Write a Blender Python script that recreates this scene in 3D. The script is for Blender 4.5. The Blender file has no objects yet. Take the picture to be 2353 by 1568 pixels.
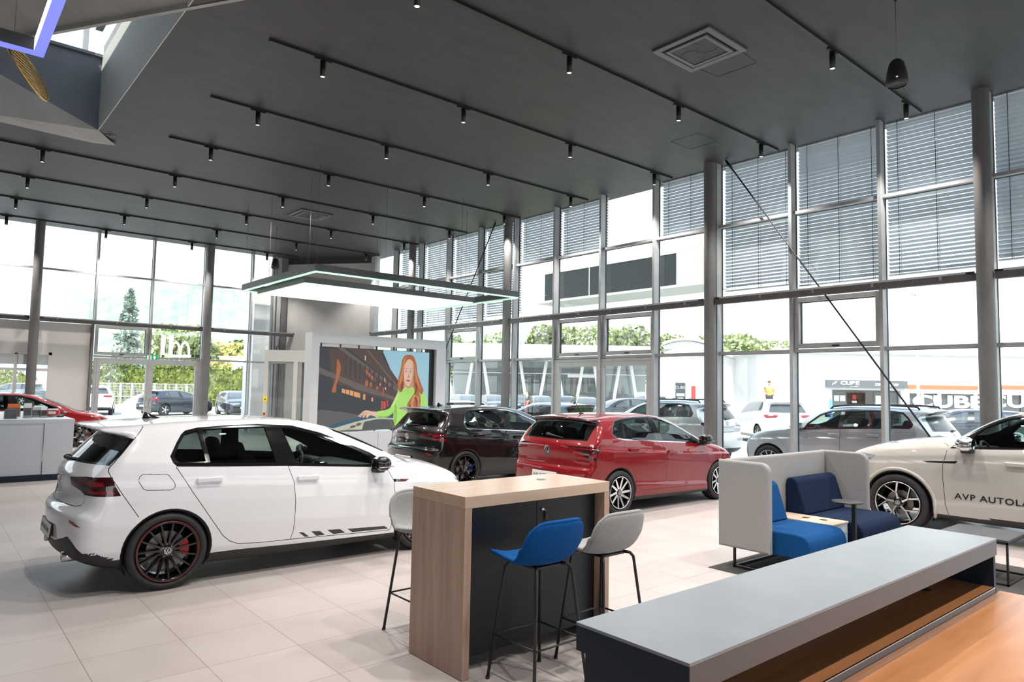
import bpy, bmesh, math, random
import numpy as np
from mathutils import Vector, Matrix
random.seed(7)
S = bpy.context.scene
COL = S.collection
PI = math.pi
def R(d): return math.radians(d)

# ---------------------------------------------------------------- camera
CAM_H = 1.80
YAW, PITCH, ROLL, FPX = 0.706315943, 0.0688126666, 0.0180377670, 1594.32236
fw = Vector((math.sin(YAW)*math.cos(PITCH), math.cos(YAW)*math.cos(PITCH), math.sin(PITCH)))
rt = Vector((math.cos(YAW), -math.sin(YAW), 0.0))
up = rt.cross(fw)
r2 = rt*math.cos(ROLL) + up*math.sin(ROLL)
u2 = -rt*math.sin(ROLL) + up*math.cos(ROLL)
cam = bpy.data.objects.new('camera', bpy.data.cameras.new('camera'))
COL.objects.link(cam)
M = Matrix(((r2.x, u2.x, -fw.x, 0), (r2.y, u2.y, -fw.y, 0), (r2.z, u2.z, -fw.z, CAM_H), (0, 0, 0, 1)))
cam.matrix_world = M
cam.data.sensor_width = 36.0
cam.data.lens = FPX*36.0/2353.0
cam.data.clip_end = 3000
S.camera = cam

# ---------------------------------------------------------------- world, sun, exposure
w = bpy.data.worlds.new('sky'); S.world = w; w.use_nodes = True
nt = w.node_tree; bg = nt.nodes['Background']
tc = nt.nodes.new('ShaderNodeTexCoord'); sp = nt.nodes.new('ShaderNodeSeparateXYZ')
rp = nt.nodes.new('ShaderNodeValToRGB')
nt.links.new(tc.outputs['Generated'], sp.inputs[0]); nt.links.new(sp.outputs['Z'], rp.inputs[0])
rp.color_ramp.elements[0].position = 0.0; rp.color_ramp.elements[0].color = (1.0, 1.0, 1.0, 1)
rp.color_ramp.elements[1].position = 0.8; rp.color_ramp.elements[1].color = (0.60, 0.78, 1.0, 1)
nt.links.new(rp.outputs[0], bg.inputs['Color'])
bg.inputs['Strength'].default_value = 2.6
sl = bpy.data.lights.new('sun', 'SUN'); so = bpy.data.objects.new('sun', sl); COL.objects.link(so)
sl.energy = 8.0; sl.angle = R(0.6); sl.color = (1.0, 0.95, 0.86)
SUN_DIR = Vector((0.50, 0.42, -1.05)).normalized()      # direction the sunlight travels
so.rotation_euler = SUN_DIR.to_track_quat('-Z', 'Y').to_euler()
so.location = (-20, -20, 40)
S.view_settings.view_transform = 'Standard'
S.view_settings.look = 'None'
S.view_settings.gamma = 1.0
S.view_settings.use_curve_mapping = False
S.view_settings.exposure = 0.0
S.cycles.max_bounces = 9
S.cycles.diffuse_bounces = 4
S.cycles.glossy_bounces = 4
S.cycles.transparent_max_bounces = 24
S.cycles.caustics_reflective = False
S.cycles.caustics_refractive = False
S.cycles.sample_clamp_indirect = 6.0

# ---------------------------------------------------------------- helpers
def tag(o, label=None, cat=None, group=None, kind=None):
    if label: o['label'] = label
    if cat: o['category'] = cat
    if group: o['group'] = group
    if kind: o['kind'] = kind
    return o
def thing(name, label, cat, loc=(0, 0, 0), rz=0.0, group=None):
    o = bpy.data.objects.new(name, None); COL.objects.link(o)
    o.empty_display_size = 0.1
    o.location = loc; o.rotation_euler = (0, 0, rz)
    return tag(o, label, cat, group)
def link_mesh(name, me, parent=None):
    o = bpy.data.objects.new(name, me); COL.objects.link(o)
    if parent is not None: o.parent = parent
    return o
def kids(o): return [c for c in bpy.data.objects if c.parent == o]
def copy_tree(o, parent=None, label=None):
    c = o.copy(); COL.objects.link(c); c.parent = parent
    if label: c['label'] = label
    for ch in list(o.children): copy_tree(ch, c)
    return c

class MB:
    """collects shapes and links them as one mesh object"""
    def __init__(s): s.bm = bmesh.new(); s.mi = 0; s.mats = []
    def use(s, m):
        if m not in s.mats: s.mats.append(m)
        s.mi = s.mats.index(m); return s
    def face(s, pts, smooth=False):
        vs = [s.bm.verts.new(p) for p in pts]
        f = s.bm.faces.new(vs); f.material_index = s.mi; f.smooth = smooth; return f
    def box(s, c, d, rot=None, bev=0.0, seg=2):
        """box centre c, full dims d"""
        m = Matrix.Translation(c)
        if rot is not None:
            m = m @ (rot.to_4x4() if isinstance(rot, Matrix) else Matrix.Rotation(rot, 4, 'Z'))
        m = m @ Matrix.Diagonal((d[0], d[1], d[2], 1))
        r = bmesh.ops.create_cube(s.bm, size=1.0, matrix=m)
        fs = set(f for v in r['verts'] for f in v.link_faces)
        for f in fs: f.material_index = s.mi
        if bev > 0:
            es = list(set(e for v in r['verts'] for e in v.link_edges))
            q = bmesh.ops.bevel(s.bm, geom=es, offset=bev, segments=seg, affect='EDGES', profile=0.5)
            for f in q['faces']: f.material_index = s.mi; f.smooth = True
        return s
    def b2(s, x0, x1, y0, y1, z0, z1, bev=0.0, seg=2):
        return s.box(((x0+x1)/2, (y0+y1)/2, (z0+z1)/2), (abs(x1-x0), abs(y1-y0), abs(z1-z0)), None, bev, seg)
    def tube(s, pts, r, n=10, cap=True, close=False):
        pts = [Vector(p) for p in pts]; rings = []; N = len(pts)
        prev = None
        for i, p in enumerate(pts):
            if close: t = pts[(i+1) % N]-pts[i-1]
            elif i == 0: t = pts[1]-p
            elif i == N-1: t = p-pts[i-1]
            else: t = (pts[i+1]-p).normalized()+(p-pts[i-1]).normalized()
            t = t.normalized()
            if prev is None:
                a = Vector((0, 0, 1)) if abs(t.z) < .9 else Vector((1, 0, 0))
                u = t.cross(a).normalized()
            else:
                u = prev-t*prev.dot(t); u.normalize()
            prev = u; v = t.cross(u)
            rr = r[i] if isinstance(r, (list, tuple)) else r
            rings.append([s.bm.verts.new(p+u*rr*math.cos(2*PI*k/n)+v*rr*math.sin(2*PI*k/n)) for k in range(n)])
        rg = range(N) if close else range(N-1)
        for i in rg:
            A, B = rings[i], rings[(i+1) % N]
            for k in range(n):
                f = s.bm.faces.new((A[k], A[(k+1) % n], B[(k+1) % n], B[k])); f.smooth = True; f.material_index = s.mi
        if cap and not close:
            f = s.bm.faces.new(rings[0][::-1]); f.material_index = s.mi
            f = s.bm.faces.new(rings[-1]); f.material_index = s.mi
        return s
    def lathe(s, prof, c=(0, 0, 0), axis='Z', n=32, smooth=True, close=False):
        """prof: list of (radius, height along axis)"""
        c = Vector(c); rings = []
        for (r, h) in prof:
            ring = []
            for k in range(n):
                a = 2*PI*k/n; x, y = r*math.cos(a), r*math.sin(a)
                p = {'Z': (x, y, h), 'Y': (x, h, y), 'X': (h, x, y)}[axis]
                ring.append(s.bm.verts.new(c+Vector(p)))
            rings.append(ring)
        idx = list(range(len(rings)-1))
        for i in idx:
            A, B = rings[i], rings[i+1]
            for k in range(n):
                f = s.bm.faces.new((A[k], A[(k+1) % n], B[(k+1) % n], B[k])); f.smooth = smooth; f.material_index = s.mi
        if close:
            for ring in (rings[0][::-1], rings[-1]):
                f = s.bm.faces.new(ring); f.material_index = s.mi
        return s
    def prism(s, poly, axis, a, b):
        """extrude 2-D polygon along axis from a to b"""
        def P(p, h): return {'X': (h, p[0], p[1]), 'Y': (p[0], h, p[1]), 'Z': (p[0], p[1], h)}[axis]
        A = [s.bm.verts.new(P(p, a)) for p in poly]; B = [s.bm.verts.new(P(p, b)) for p in poly]
        n = len(poly)
        fs = [s.bm.faces.new(A[::-1]), s.bm.faces.new(B)]
        for k in range(n): fs.append(s.bm.faces.new((A[k], A[(k+1) % n], B[(k+1) % n], B[k])))
        for f in fs: f.material_index = s.mi
        return s
    def ball(s, c, r, sub=2):
        q = bmesh.ops.create_icosphere(s.bm, subdivisions=sub, radius=1.0, matrix=Matrix.Translation(c) @ Matrix.Diagonal((r[0], r[1], r[2], 1)) if isinstance(r, (tuple, list)) else Matrix.Translation(c) @ Matrix.Diagonal((r, r, r, 1)))
        for v in q['verts']:
            for f in v.link_faces: f.smooth = True; f.material_index = s.mi
        return s
    def build(s, name, mat=None, parent=None, recalc=True, loc=None, smooth=None):
        if recalc: bmesh.ops.recalc_face_normals(s.bm, faces=s.bm.faces[:])
        me = bpy.data.meshes.new(name); s.bm.to_mesh(me); s.bm.free()
        if mat is not None and not s.mats: s.mats = [mat]
        for m in s.mats: me.materials.append(m)
        if smooth is not None:
            me.polygons.foreach_set('use_smooth', [smooth]*len(me.polygons))
        o = link_mesh(name, me, parent)
        if loc is not None: o.location = loc
        return o

# ---------------------------------------------------------------- materials
def mat(name, col=(.5, .5, .5), rough=.5, metal=0.0, coat=0.0, spec=.5, emit=None, es=0.0):
    m = bpy.data.materials.new(name); m.use_nodes = True
    b = m.node_tree.nodes['Principled BSDF']
    b.inputs['Base Color'].default_value = (*col, 1); b.inputs['Roughness'].default_value = rough
    b.inputs['Metallic'].default_value = metal; b.inputs['Coat Weight'].default_value = coat
    b.inputs['Coat Roughness'].default_value = .03
    b.inputs['Specular IOR Level'].default_value = spec
    if emit: b.inputs['Emission Color'].default_value = (*emit, 1); b.inputs['Emission Strength'].default_value = es
    return m
def nodes(m): return m.node_tree.nodes, m.node_tree.links, m.node_tree.nodes['Principled BSDF']
def noise_mat(name, c1, c2, scale=(10, 10, 10), rough=.5, detail=4, bump=0.0, bs=50, coat=0.0, lo=.35, hi=.65, **k):
    m = mat(name, c1, rough, coat=coat, **k); N, L, b = nodes(m)
    t = N.new('ShaderNodeTexCoord'); mp = N.new('ShaderNodeMapping'); n = N.new('ShaderNodeTexNoise'); r = N.new('ShaderNodeValToRGB')
    mp.inputs['Scale'].default_value = scale; n.inputs['Detail'].default_value = detail; n.inputs['Scale'].default_value = 1.0
    L.new(t.outputs['Object'], mp.inputs[0]); L.new(mp.outputs[0], n.inputs['Vector']); L.new(n.outputs['Fac'], r.inputs[0])
    r.color_ramp.elements[0].color = (*c1, 1); r.color_ramp.elements[0].position = lo
    r.color_ramp.elements[1].color = (*c2, 1); r.color_ramp.elements[1].position = hi
    L.new(r.outputs[0], b.inputs['Base Color'])
    if bump > 0:
        n2 = N.new('ShaderNodeTexNoise'); n2.inputs['Scale'].default_value = bs; n2.inputs['Detail'].default_value = 2
        bp = N.new('ShaderNodeBump'); bp.inputs['Strength'].default_value = bump; bp.inputs['Distance'].default_value = .01
        L.new(t.outputs['Object'], n2.inputs['Vector']); L.new(n2.outputs['Fac'], bp.inputs['Height']); L.new(bp.outputs[0], b.inputs['Normal'])
    return m
def thin_glass(name, tint=(1, 1, 1), refl=1.0, ior=1.45):
    m = bpy.data.materials.new(name); m.use_nodes = True; N = m.node_tree.nodes; L = m.node_tree.links
    N.remove(N['Principled BSDF']); out = N['Material Output']
    tr = N.new('ShaderNodeBsdfTransparent'); tr.inputs[0].default_value = (*tint, 1)
    gl = N.new('ShaderNodeBsdfGlossy'); gl.inputs['Roughness'].default_value = 0.0; gl.inputs[0].default_value = (refl, refl, refl, 1)
    fr = N.new('ShaderNodeFresnel'); fr.inputs[0].default_value = ior
    g = N.new('ShaderNodeNewGeometry'); mx0 = N.new('ShaderNodeMix'); 
    # the pane is one sheet: use the same Fresnel from both sides
    vt = N.new('ShaderNodeVectorMath'); vt.operation = 'DOT_PRODUCT'
    ab = N.new('ShaderNodeMath'); ab.operation = 'ABSOLUTE'
    L.new(g.outputs['Normal'], vt.inputs[0]); L.new(g.outputs['Incoming'], vt.inputs[1]); L.new(vt.outputs['Value'], ab.inputs[0])
    s1 = N.new('ShaderNodeMath'); s1.operation = 'SUBTRACT'; s1.inputs[0].default_value = 1.0; L.new(ab.outputs[0], s1.inputs[1])
    p5 = N.new('ShaderNodeMath'); p5.operation = 'POWER'; L.new(s1.outputs[0], p5.inputs[0]); p5.inputs[1].default_value = 5.0
    ma = N.new('ShaderNodeMath'); ma.operation = 'MULTIPLY_ADD'; L.new(p5.outputs[0], ma.inputs[0]); ma.inputs[1].default_value = .92; ma.inputs[2].default_value = .07
    N.remove(fr); N.remove(mx0)
    mx = N.new('ShaderNodeMixShader'); L.new(ma.outputs[0], mx.inputs[0]); L.new(tr.outputs[0], mx.inputs[1]); L.new(gl.outputs[0], mx.inputs[2])
    L.new(mx.outputs[0], out.inputs[0])
    return m
def text_mesh(body, size, depth=0.0, spacing=1.0, ax='CENTER', ay='CENTER', bold=0.0):
    cu = bpy.data.curves.new('lettering', 'FONT'); cu.body = body; cu.size = size; cu.extrude = depth
    cu.align_x = ax; cu.align_y = ay; cu.space_character = spacing; cu.offset = bold
    o = bpy.data.objects.new('lettering', cu); COL.objects.link(o)
    dg = bpy.context.evaluated_depsgraph_get(); dg.update()
    me = bpy.data.meshes.new_from_object(o.evaluated_get(dg))
    bpy.data.objects.remove(o); bpy.data.curves.remove(cu)
    me.materials.clear()
    return me
def text_obj(name, body, size, m, parent, loc, xdir, ydir, depth=.001, spacing=1.0, ax='CENTER', bold=0.0, sx=1.0):
    """flat letters; xdir = reading direction, ydir = up on the face"""
    me = text_mesh(body, size, depth, spacing, ax, 'CENTER', bold); me.name = name
    X = Vector(xdir).normalized(); Y = Vector(ydir).normalized(); Z = X.cross(Y)
    mm = Matrix(((X.x*sx, Y.x, Z.x, loc[0]), (X.y*sx, Y.y, Z.y, loc[1]), (X.z*sx, Y.z, Z.z, loc[2]), (0, 0, 0, 1)))
    me.transform(mm); me.materials.append(m)
    return link_mesh(name, me, parent)
# ---------------------------------------------------------------- shared materials
M_GAP = mat('panel_gap_black', (.008, .008, .009), .6)
M_TRIM = mat('gloss_black_trim', (.006, .006, .007), .12, coat=.6)
M_PLAST = mat('black_plastic', (.018, .019, .02), .5)
M_LINING = mat('dark_cabin_lining', (.012, .012, .013), .8)
M_TYRE = noise_mat('tyre_rubber', (.012, .012, .013), (.02, .02, .021), (30, 30, 30), .62)
M_GLASS_F = thin_glass('car_glass_clear', (.62, .72, .68), .9)
M_GLASS_R = thin_glass('car_glass_tinted', (.30, .36, .35), .9)
M_GLASS_B = thin_glass('car_glass_dark', (.10, .12, .12), .9)
M_CHROME = mat('chrome', (.82, .83, .84), .08, metal=1.0)
M_ALU = mat('machined_aluminium', (.75, .76, .77), .22, metal=1.0)
M_DISC = mat('brake_disc_steel', (.22, .21, .20), .38, metal=.9)
M_RED_LENS = mat('red_lamp_lens', (.22, .004, .008), .08, coat=1.0)
M_DARK_LENS = mat('smoked_red_lens', (.030, .003, .006), .06, coat=1.0)
M_LENS = mat('clear_lamp_lens', (.35, .42, .50), .06, metal=.4, coat=1.0)
M_SEAT = noise_mat('dark_seat_fabric', (.012, .012, .013), (.02, .02, .022), (60, 60, 60), .85)
M_DASH = mat('dashboard_grey', (.03, .031, .033), .55)
M_PLATE = mat('number_plate_white', (.80, .80, .78), .35)
M_INK = mat('black_lettering', (.01, .01, .011), .45)

# ================================================================ cars
# a body is a smooth solid (side outline x plan x section), meshed, cut along its panel lines into parts
def catmull(P, n=8, closed=True):
    P = np.array(P, float); N = len(P); out = []
    for i in range(N if closed else N-1):
        if closed: p0, p1, p2, p3 = P[i-1], P[i], P[(i+1) % N], P[(i+2) % N]
        else: p0, p1, p2, p3 = P[max(i-1, 0)], P[i], P[i+1], P[min(i+2, N-1)]
        for k in range(n):
            t = k/n
            # centripetal-like damping keeps corners tight
            m1 = (p2-p0)*.5; m2 = (p3-p1)*.5; L = np.linalg.norm(p2-p1)
            for m in (m1, m2):
                l = np.linalg.norm(m)
                if l > L: m *= L/l
            out.append((2*t**3-3*t**2+1)*p1+(t**3-2*t**2+t)*m1+(-2*t**3+3*t**2)*p2+(t**3-t**2)*m2)
    if not closed: out.append(P[-1])
    return np.array(out)
def inpoly(x, z, P):
    P = np.asarray(P); c = np.zeros(x.shape, bool); n = len(P)
    for i in range(n):
        a, b = P[i], P[(i+1) % n]
        if a[1] == b[1]: continue
        m = ((a[1] > z) != (b[1] > z)) & (x < (b[0]-a[0])*(z-a[1])/(b[1]-a[1])+a[0])
        c ^= m
    return c
def sst(x, a, b):
    t = np.clip((x-a)/(b-a), 0, 1); return t*t*(3-2*t)

class Body:
    def __init__(s, spec):
        s.sp = spec
        P = catmull(spec['sil'], 7)
        s.hx = .01; s.x0, s.x1 = P[:, 0].min()-.5, P[:, 0].max()+.5; s.z0, s.z1 = -.2, P[:, 1].max()+.4
        nx = int((s.x1-s.x0)/s.hx)+1; nz = int((s.z1-s.z0)/s.hx)+1
        gx, gz = np.meshgrid(s.x0+np.arange(nx)*s.hx, s.z0+np.arange(nz)*s.hx, indexing='ij')
        d2 = np.full(gx.shape, 1e9)
        for i in range(len(P)):
            a, b = P[i], P[(i+1) % len(P)]; e = b-a; L = e@e
            if L < 1e-12: continue
            t = np.clip(((gx-a[0])*e[0]+(gz-a[1])*e[1])/L, 0, 1)
            d2 = np.minimum(d2, (gx-a[0]-t*e[0])**2+(gz-a[1]-t*e[1])**2)
        D = np.sqrt(d2); D[inpoly(gx, gz, P)] *= -1
        for _ in range(2):       # light smoothing
            D[1:-1, 1:-1] = (D[1:-1, 1:-1]*4+D[:-2, 1:-1]+D[2:, 1:-1]+D[1:-1, :-2]+D[1:-1, 2:])/8
        s.D = D
    def look(s, x, z):
        fx = np.clip((x-s.x0)/s.hx, 0, s.D.shape[0]-1.001); fz = np.clip((z-s.z0)/s.hx, 0, s.D.shape[1]-1.001)
        i = fx.astype(int); j = fz.astype(int); u = fx-i; v = fz-j; D = s.D
        return (D[i, j]*(1-u)+D[i+1, j]*u)*(1-v)+(D[i, j+1]*(1-u)+D[i+1, j+1]*u)*v
    def W(s, x, z):
        q = s.sp; t = z-np.interp(x, *q['belt'])
        w = np.interp(t, *q['sec'])-np.interp(x, *q['plan'])-np.interp(x, *q['cabin'])*np.clip(t*4, 0, 1)
        return w
    def f(s, x, y, z):
        q = s.sp; ay = np.abs(y); y2 = ay*ay
        wr = 1-sst(x, q['rb'][0], q['rb'][1]); wf = sst(x, q['fb'][0], q['fb'][1])
        kf = np.interp(z, *q['kf']); kr = np.interp(z, *q['kr'])
        xe = x-kr*y2*wr+kf*y2*wf
        ze = z+q['crown']*y2*sst(z, .6, .95)
        a = s.look(xe, ze); b = ay-s.W(x, z)
        k = np.interp(x, *q['kx'])*(1-sst(z, .95, 1.25))+np.interp(x, *q['kt'])*sst(z, .95, 1.25)
        h = np.maximum(k-np.abs(a-b), 0)/k
        return np.maximum(a, b)+h*h*k*.25
    def grad(s, P, e=.012):
        x, y, z = P[:, 0], P[:, 1], P[:, 2]
        g = np.stack([s.f(x+e, y, z)-s.f(x-e, y, z), s.f(x, y+e, z)-s.f(x, y-e, z), s.f(x, y, z+e)-s.f(x, y, z-e)], 1)/(2*e)
        return g
    def normals(s, P):
        g = s.grad(P); return g/np.maximum(np.linalg.norm(g, axis=1, keepdims=True), 1e-9)
    def surfY(s, x, z):
        lo, hi = 0.0, 1.3
        if s.f(np.array([x]), np.array([0.0]), np.array([z]))[0] > 0: return 0.0
        for _ in range(30):
            m = (lo+hi)/2
            if s.f(np.array([x]), np.array([m]), np.array([z]))[0] > 0: hi = m
            else: lo = m
        return lo
    def surfX(s, y, z, rear=True):
        a = .8; b = s.x0 if rear else s.x1
        if not rear: a = 2.0
        for _ in range(34):
            m = (a+b)/2
            if s.f(np.array([m]), np.array([y]), np.array([z]))[0] > 0: b = m
            else: a = m
        return a
    def surfZ(s, x, y):
        lo, hi = .7, 2.0
        for _ in range(30):
            m = (lo+hi)/2
            if s.f(np.array([x]), np.array([y]), np.array([m]))[0] > 0: hi = m
            else: lo = m
        return lo
    def mesh(s, h):
        P = s.sp['sil']; xs = np.array(P)[:, 0]
        X = np.arange(xs.min()-.06, xs.max()+.06, h); Y = np.arange(-h*1.5, 1.12, h); Z = np.arange(.05, np.array(P)[:, 1].max()+.06, h)
        gx, gy, gz = np.meshgrid(X, Y, Z, indexing='ij')
        F = s.f(gx, gy, gz); In = F < 0
        nx, ny, nz = F.shape
        acc = np.zeros((nx-1, ny-1, nz-1, 3)); cnt = np.zeros((nx-1, ny-1, nz-1))
        sl = lambda ax, k, n: tuple(slice(k, k+n[a]) if a == ax else slice(None) for a in range(3))
        for ax in range(3):
            A = [slice(None)]*3; B = [slice(None)]*3; A[ax] = slice(0, -1); B[ax] = slice(1, None)
            fa, fb = F[tuple(A)], F[tuple(B)]; cr = (fa < 0) != (fb < 0)
            t = np.where(cr, fa/np.where(cr, fa-fb, 1), 0)
            pos = [g[tuple(A)].copy() for g in (gx, gy, gz)]
            pos[ax] = pos[ax]+t*h
            pos = np.stack(pos, -1)*cr[..., None]
            o1, o2 = [a for a in range(3) if a != ax]
            for d1 in (0, 1):
                for d2 in (0, 1):
                    q = [slice(None)]*3
                    q[o1] = slice(d1, (F.shape[o1]-1)+d1); q[o2] = slice(d2, (F.shape[o2]-1)+d2)
                    acc += pos[tuple(q)]; cnt += cr[tuple(q)]
        act = cnt > 0; idx = -np.ones(cnt.shape, int); idx[act] = np.arange(act.sum())
        V = acc[act]/cnt[act][:, None]; T = []
        for ax in range(3):
            A = [slice(None)]*3; B = [slice(None)]*3; A[ax] = slice(0, -1); B[ax] = slice(1, None)
            ia, ib = In[tuple(A)], In[tuple(B)]; o1, o2 = [(1, 2), (2, 0), (0, 1)][ax]
            for flag in (True, False):
                c = np.argwhere((ia != ib) & (ia == flag))
                ok = (c[:, o1] > 0) & (c[:, o2] > 0) & (c[:, o1] < cnt.shape[o1]) & (c[:, o2] < cnt.shape[o2]); c = c[ok]
                def g(d1, d2):
                    q = c.copy(); q[:, o1] -= d1; q[:, o2] -= d2; return idx[q[:, 0], q[:, 1], q[:, 2]]
                a, b, cc, d = g(1, 1), g(0, 1), g(0, 0), g(1, 0)
                if not flag: a, b, cc, d = d, cc, b, a
                T.append(np.stack([a, b, cc], 1)); T.append(np.stack([a, cc, d], 1))
        T = np.concatenate(T)
        for _ in range(5):
            g = s.grad(V, .004); fv = s.f(V[:, 0], V[:, 1], V[:, 2])
            V = V-g*(np.clip(fv, -.02, .02)/np.maximum((g*g).sum(1), .2))[:, None]
        return V, T

MAPS = {'front': lambda V: V[:, [1, 2]], 'side': lambda V: V[:, [0, 2]], 'rear': lambda V: V[:, [1, 2]], 'top': lambda V: V[:, [0, 1]],
        'wrapr': lambda V: np.stack([V[:, 0]+V[:, 1], V[:, 2]], 1), 'wrapf': lambda V: np.stack([V[:, 0]-V[:, 1], V[:, 2]], 1)}
def split_line(V, T, lab, mask, q, a, b, snap=.0012):
    """split the triangles in mask that cross the 2-D line a-b (q: 2-D image of V)"""
    n = np.array([-(b[1]-a[1]), b[0]-a[0]]); L = np.hypot(*n)
    if L < 1e-9: return V, T, lab
    n = n/L; cand = np.where(mask)[0]
    if len(cand) == 0: return V, T, lab
    d = (q-np.array(a))@n; sg = np.where(np.abs(d) < snap, 0, np.sign(d)).astype(int)
    st = sg[T[cand]]; cut = (st.max(1) > 0) & (st.min(1) < 0); cand = cand[cut]
    if len(cand) == 0: return V, T, lab
    t = T[cand]; st = sg[t]; l = lab[cand]
    hasz = (st == 0).any(1); newT = []; newL = []; E0 = []; 
    # rotate so that the zero vertex (or the lone vertex) comes first
    lone = np.where(hasz, np.argmax(st == 0, 1), 0)
    nz = ~hasz
    if nz.any():
        s_ = st[nz]; sm = s_.sum(1)      # +1: two pos one neg
        lone[nz] = np.argmax(s_ == -np.sign(sm)[:, None], 1)
    r = np.stack([t[np.arange(len(t)), (lone+k) % 3] for k in range(3)], 1)
    edges = np.concatenate([r[hasz][:, [1, 2]], r[nz][:, [0, 1]], r[nz][:, [0, 2]]])
    es = np.sort(edges, 1); ue, inv = np.unique(es, axis=0, return_inverse=True); inv = inv.reshape(-1)
    da, db = d[ue[:, 0]], d[ue[:, 1]]; tt = (da/(da-db))[:, None]
    NV = V[ue[:, 0]]*(1-tt)+V[ue[:, 1]]*tt; base = len(V); V = np.concatenate([V, NV])
    nh = hasz.sum(); m1 = base+inv[:nh]; e1 = base+inv[nh:nh+nz.sum()]; e2 = base+inv[nh+nz.sum():]
    rh, rn = r[hasz], r[nz]
    for tri, ll in ((np.stack([rh[:, 0], rh[:, 1], m1], 1), l[hasz]), (np.stack([rh[:, 0], m1, rh[:, 2]], 1), l[hasz]),
                    (np.stack([rn[:, 0], e1, e2], 1), l[nz]), (np.stack([e1, rn[:, 1], rn[:, 2]], 1), l[nz]), (np.stack([e1, rn[:, 2], e2], 1), l[nz])):
        newT.append(tri); newL.append(ll)
    keep = np.ones(len(T), bool); keep[cand] = False
    return V, np.concatenate([T[keep]]+newT), np.concatenate([lab[keep]]+newL)
def tri_info(V, T):
    a, b, c = V[T[:, 0]], V[T[:, 1]], V[T[:, 2]]; n = np.cross(b-a, c-a)
    return (a+b+c)/3, n/np.maximum(np.linalg.norm(n, axis=1, keepdims=True), 1e-12)
def paint_poly(V, T, lab, mp, poly, label, filt, only=None):
    poly = np.asarray(poly, float); n = len(poly)
    for i in range(n):
        a, b = poly[i], poly[(i+1) % n]
        q = MAPS[mp](V); c, nn = tri_info(V, T); ok = filt(c, nn)
        if only is not None: ok &= np.isin(lab, only)
        tq = q[T]; mn = tq.min(1); mx_ = tq.max(1); e = .004
        ok &= (mx_[:, 0] > min(a[0], b[0])-e) & (mn[:, 0] < max(a[0], b[0])+e) & (mx_[:, 1] > min(a[1], b[1])-e) & (mn[:, 1] < max(a[1], b[1])+e)
        V, T, lab = split_line(V, T, lab, ok, q, a, b)
    c, nn = tri_info(V, T); qc = MAPS[mp](c); m = filt(c, nn) & inpoly(qc[:, 0], qc[:, 1], poly)
    if only is not None: m &= np.isin(lab, only)
    lab = lab.copy(); lab[m] = label
    return V, T, lab
def seam_quads(line, wd):
    line = np.asarray(line, float); out = []
    for a, b in zip(line[:-1], line[1:]):
        d = b-a; L = np.hypot(*d)
        if L < 1e-6: continue
        d = d/L; n = np.array([-d[1], d[0]])*wd/2; e = d*wd*.4
        out.append([a-e+n, b+e+n, b+e-n, a-e-n])
    return out
FILT = {
    'side': lambda c, n: (n[:, 1] > .30) & (c[:, 1] > .3),
    'sideall': lambda c, n: (c[:, 1] > .3),
    'rear': lambda c, n: (n[:, 0] < -.2) & (c[:, 0] < .6),
    'front': lambda c, n: (n[:, 0] > .15) & (c[:, 0] > 1.2),
    'wrapr': lambda c, n: (c[:, 0] < .3) & (n[:, 2] < .75) & (n[:, 2] > -.6),
    'wrapf': lambda c, n: (c[:, 0] > 1.8) & (n[:, 2] < .9) & (n[:, 2] > -.6),
    'top': lambda c, n: n[:, 2] > .45,
    'hatch': lambda c, n: (c[:, 0] < .3) & (n[:, 2] < .86) & (c[:, 2] > .9),
    'under': lambda c, n: (n[:, 2] < -.30) & (c[:, 2] < .40),
    'rearall': lambda c, n: c[:, 0] < .32,
    'any': lambda c, n: np.ones(len(c), bool),
}
def body_parts(spec, h):
    """returns {label: (V, N, T, side)} for the whole car"""
    B = Body(spec); V, T = B.mesh(h); lab = np.array(['body_shell']*len(T), dtype='U24')
    q = V[:, [1, 2]]
    V, T, lab = split_line(V, T, lab, np.ones(len(T), bool), q, (0, 0), (0, 1), 1e-4)
    c, _ = tri_info(V, T); k = c[:, 1] > 0; T, lab = T[k], lab[k]
    for op in spec['ops']:
        mp, poly, label = op[0], op[1], op[2]; ft = FILT[op[3] if len(op) > 3 and op[3] else mp]
        if label.startswith('~'):
            for qd in seam_quads(poly, op[4] if len(op) > 4 else .006):
                V, T, lab = paint_poly(V, T, lab, mp, qd, label[1:], ft)
        else:
            V, T, lab = paint_poly(V, T, lab, mp, poly, label, ft)
    V, T, lab = paint_poly(V, T, lab, 'top', [(-2, -.1), (-2, 1.5), (5, 1.5), (5, -.1)], 'plast', FILT['under'])
    for (ax, R_) in spec['arches']:      # wheel arches
        cz = spec['wheel_r']; P = [(ax+R_*math.cos(t), cz+R_*math.sin(t)) for t in np.linspace(0, 2*PI, 41)[:-1]]
        V, T, lab = paint_poly(V, T, lab, 'side', P, 'hole', FILT['sideall'])
    k = lab != 'hole'; T, lab = T[k], lab[k]
    N = B.normals(V)
    return B, V, N, T, lab
def sub(V, N, T):
    u, inv = np.unique(T, return_inverse=True); return V[u], N[u], inv.reshape(T.shape)
def np_mesh(name, V, N, T, mats, midx=None):
    me = bpy.data.meshes.new(name)
    me.vertices.add(len(V)); me.vertices.foreach_set('co', np.ascontiguousarray(V, dtype=np.float32).ravel())
    me.loops.add(len(T)*3); me.loops.foreach_set('vertex_index', T.astype(np.int32).ravel())
    me.polygons.add(len(T)); me.polygons.foreach_set('loop_start', np.arange(0, len(T)*3, 3, dtype=np.int32))
    me.polygons.foreach_set('use_smooth', np.ones(len(T), bool))
    for m in mats: me.materials.append(m)
    if midx is not None: me.polygons.foreach_set('material_index', midx.astype(np.int32))
    me.update(calc_edges=True)
    me.normals_split_custom_set_from_vertices([tuple(map(float, n)) for n in N])
    return me
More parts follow.
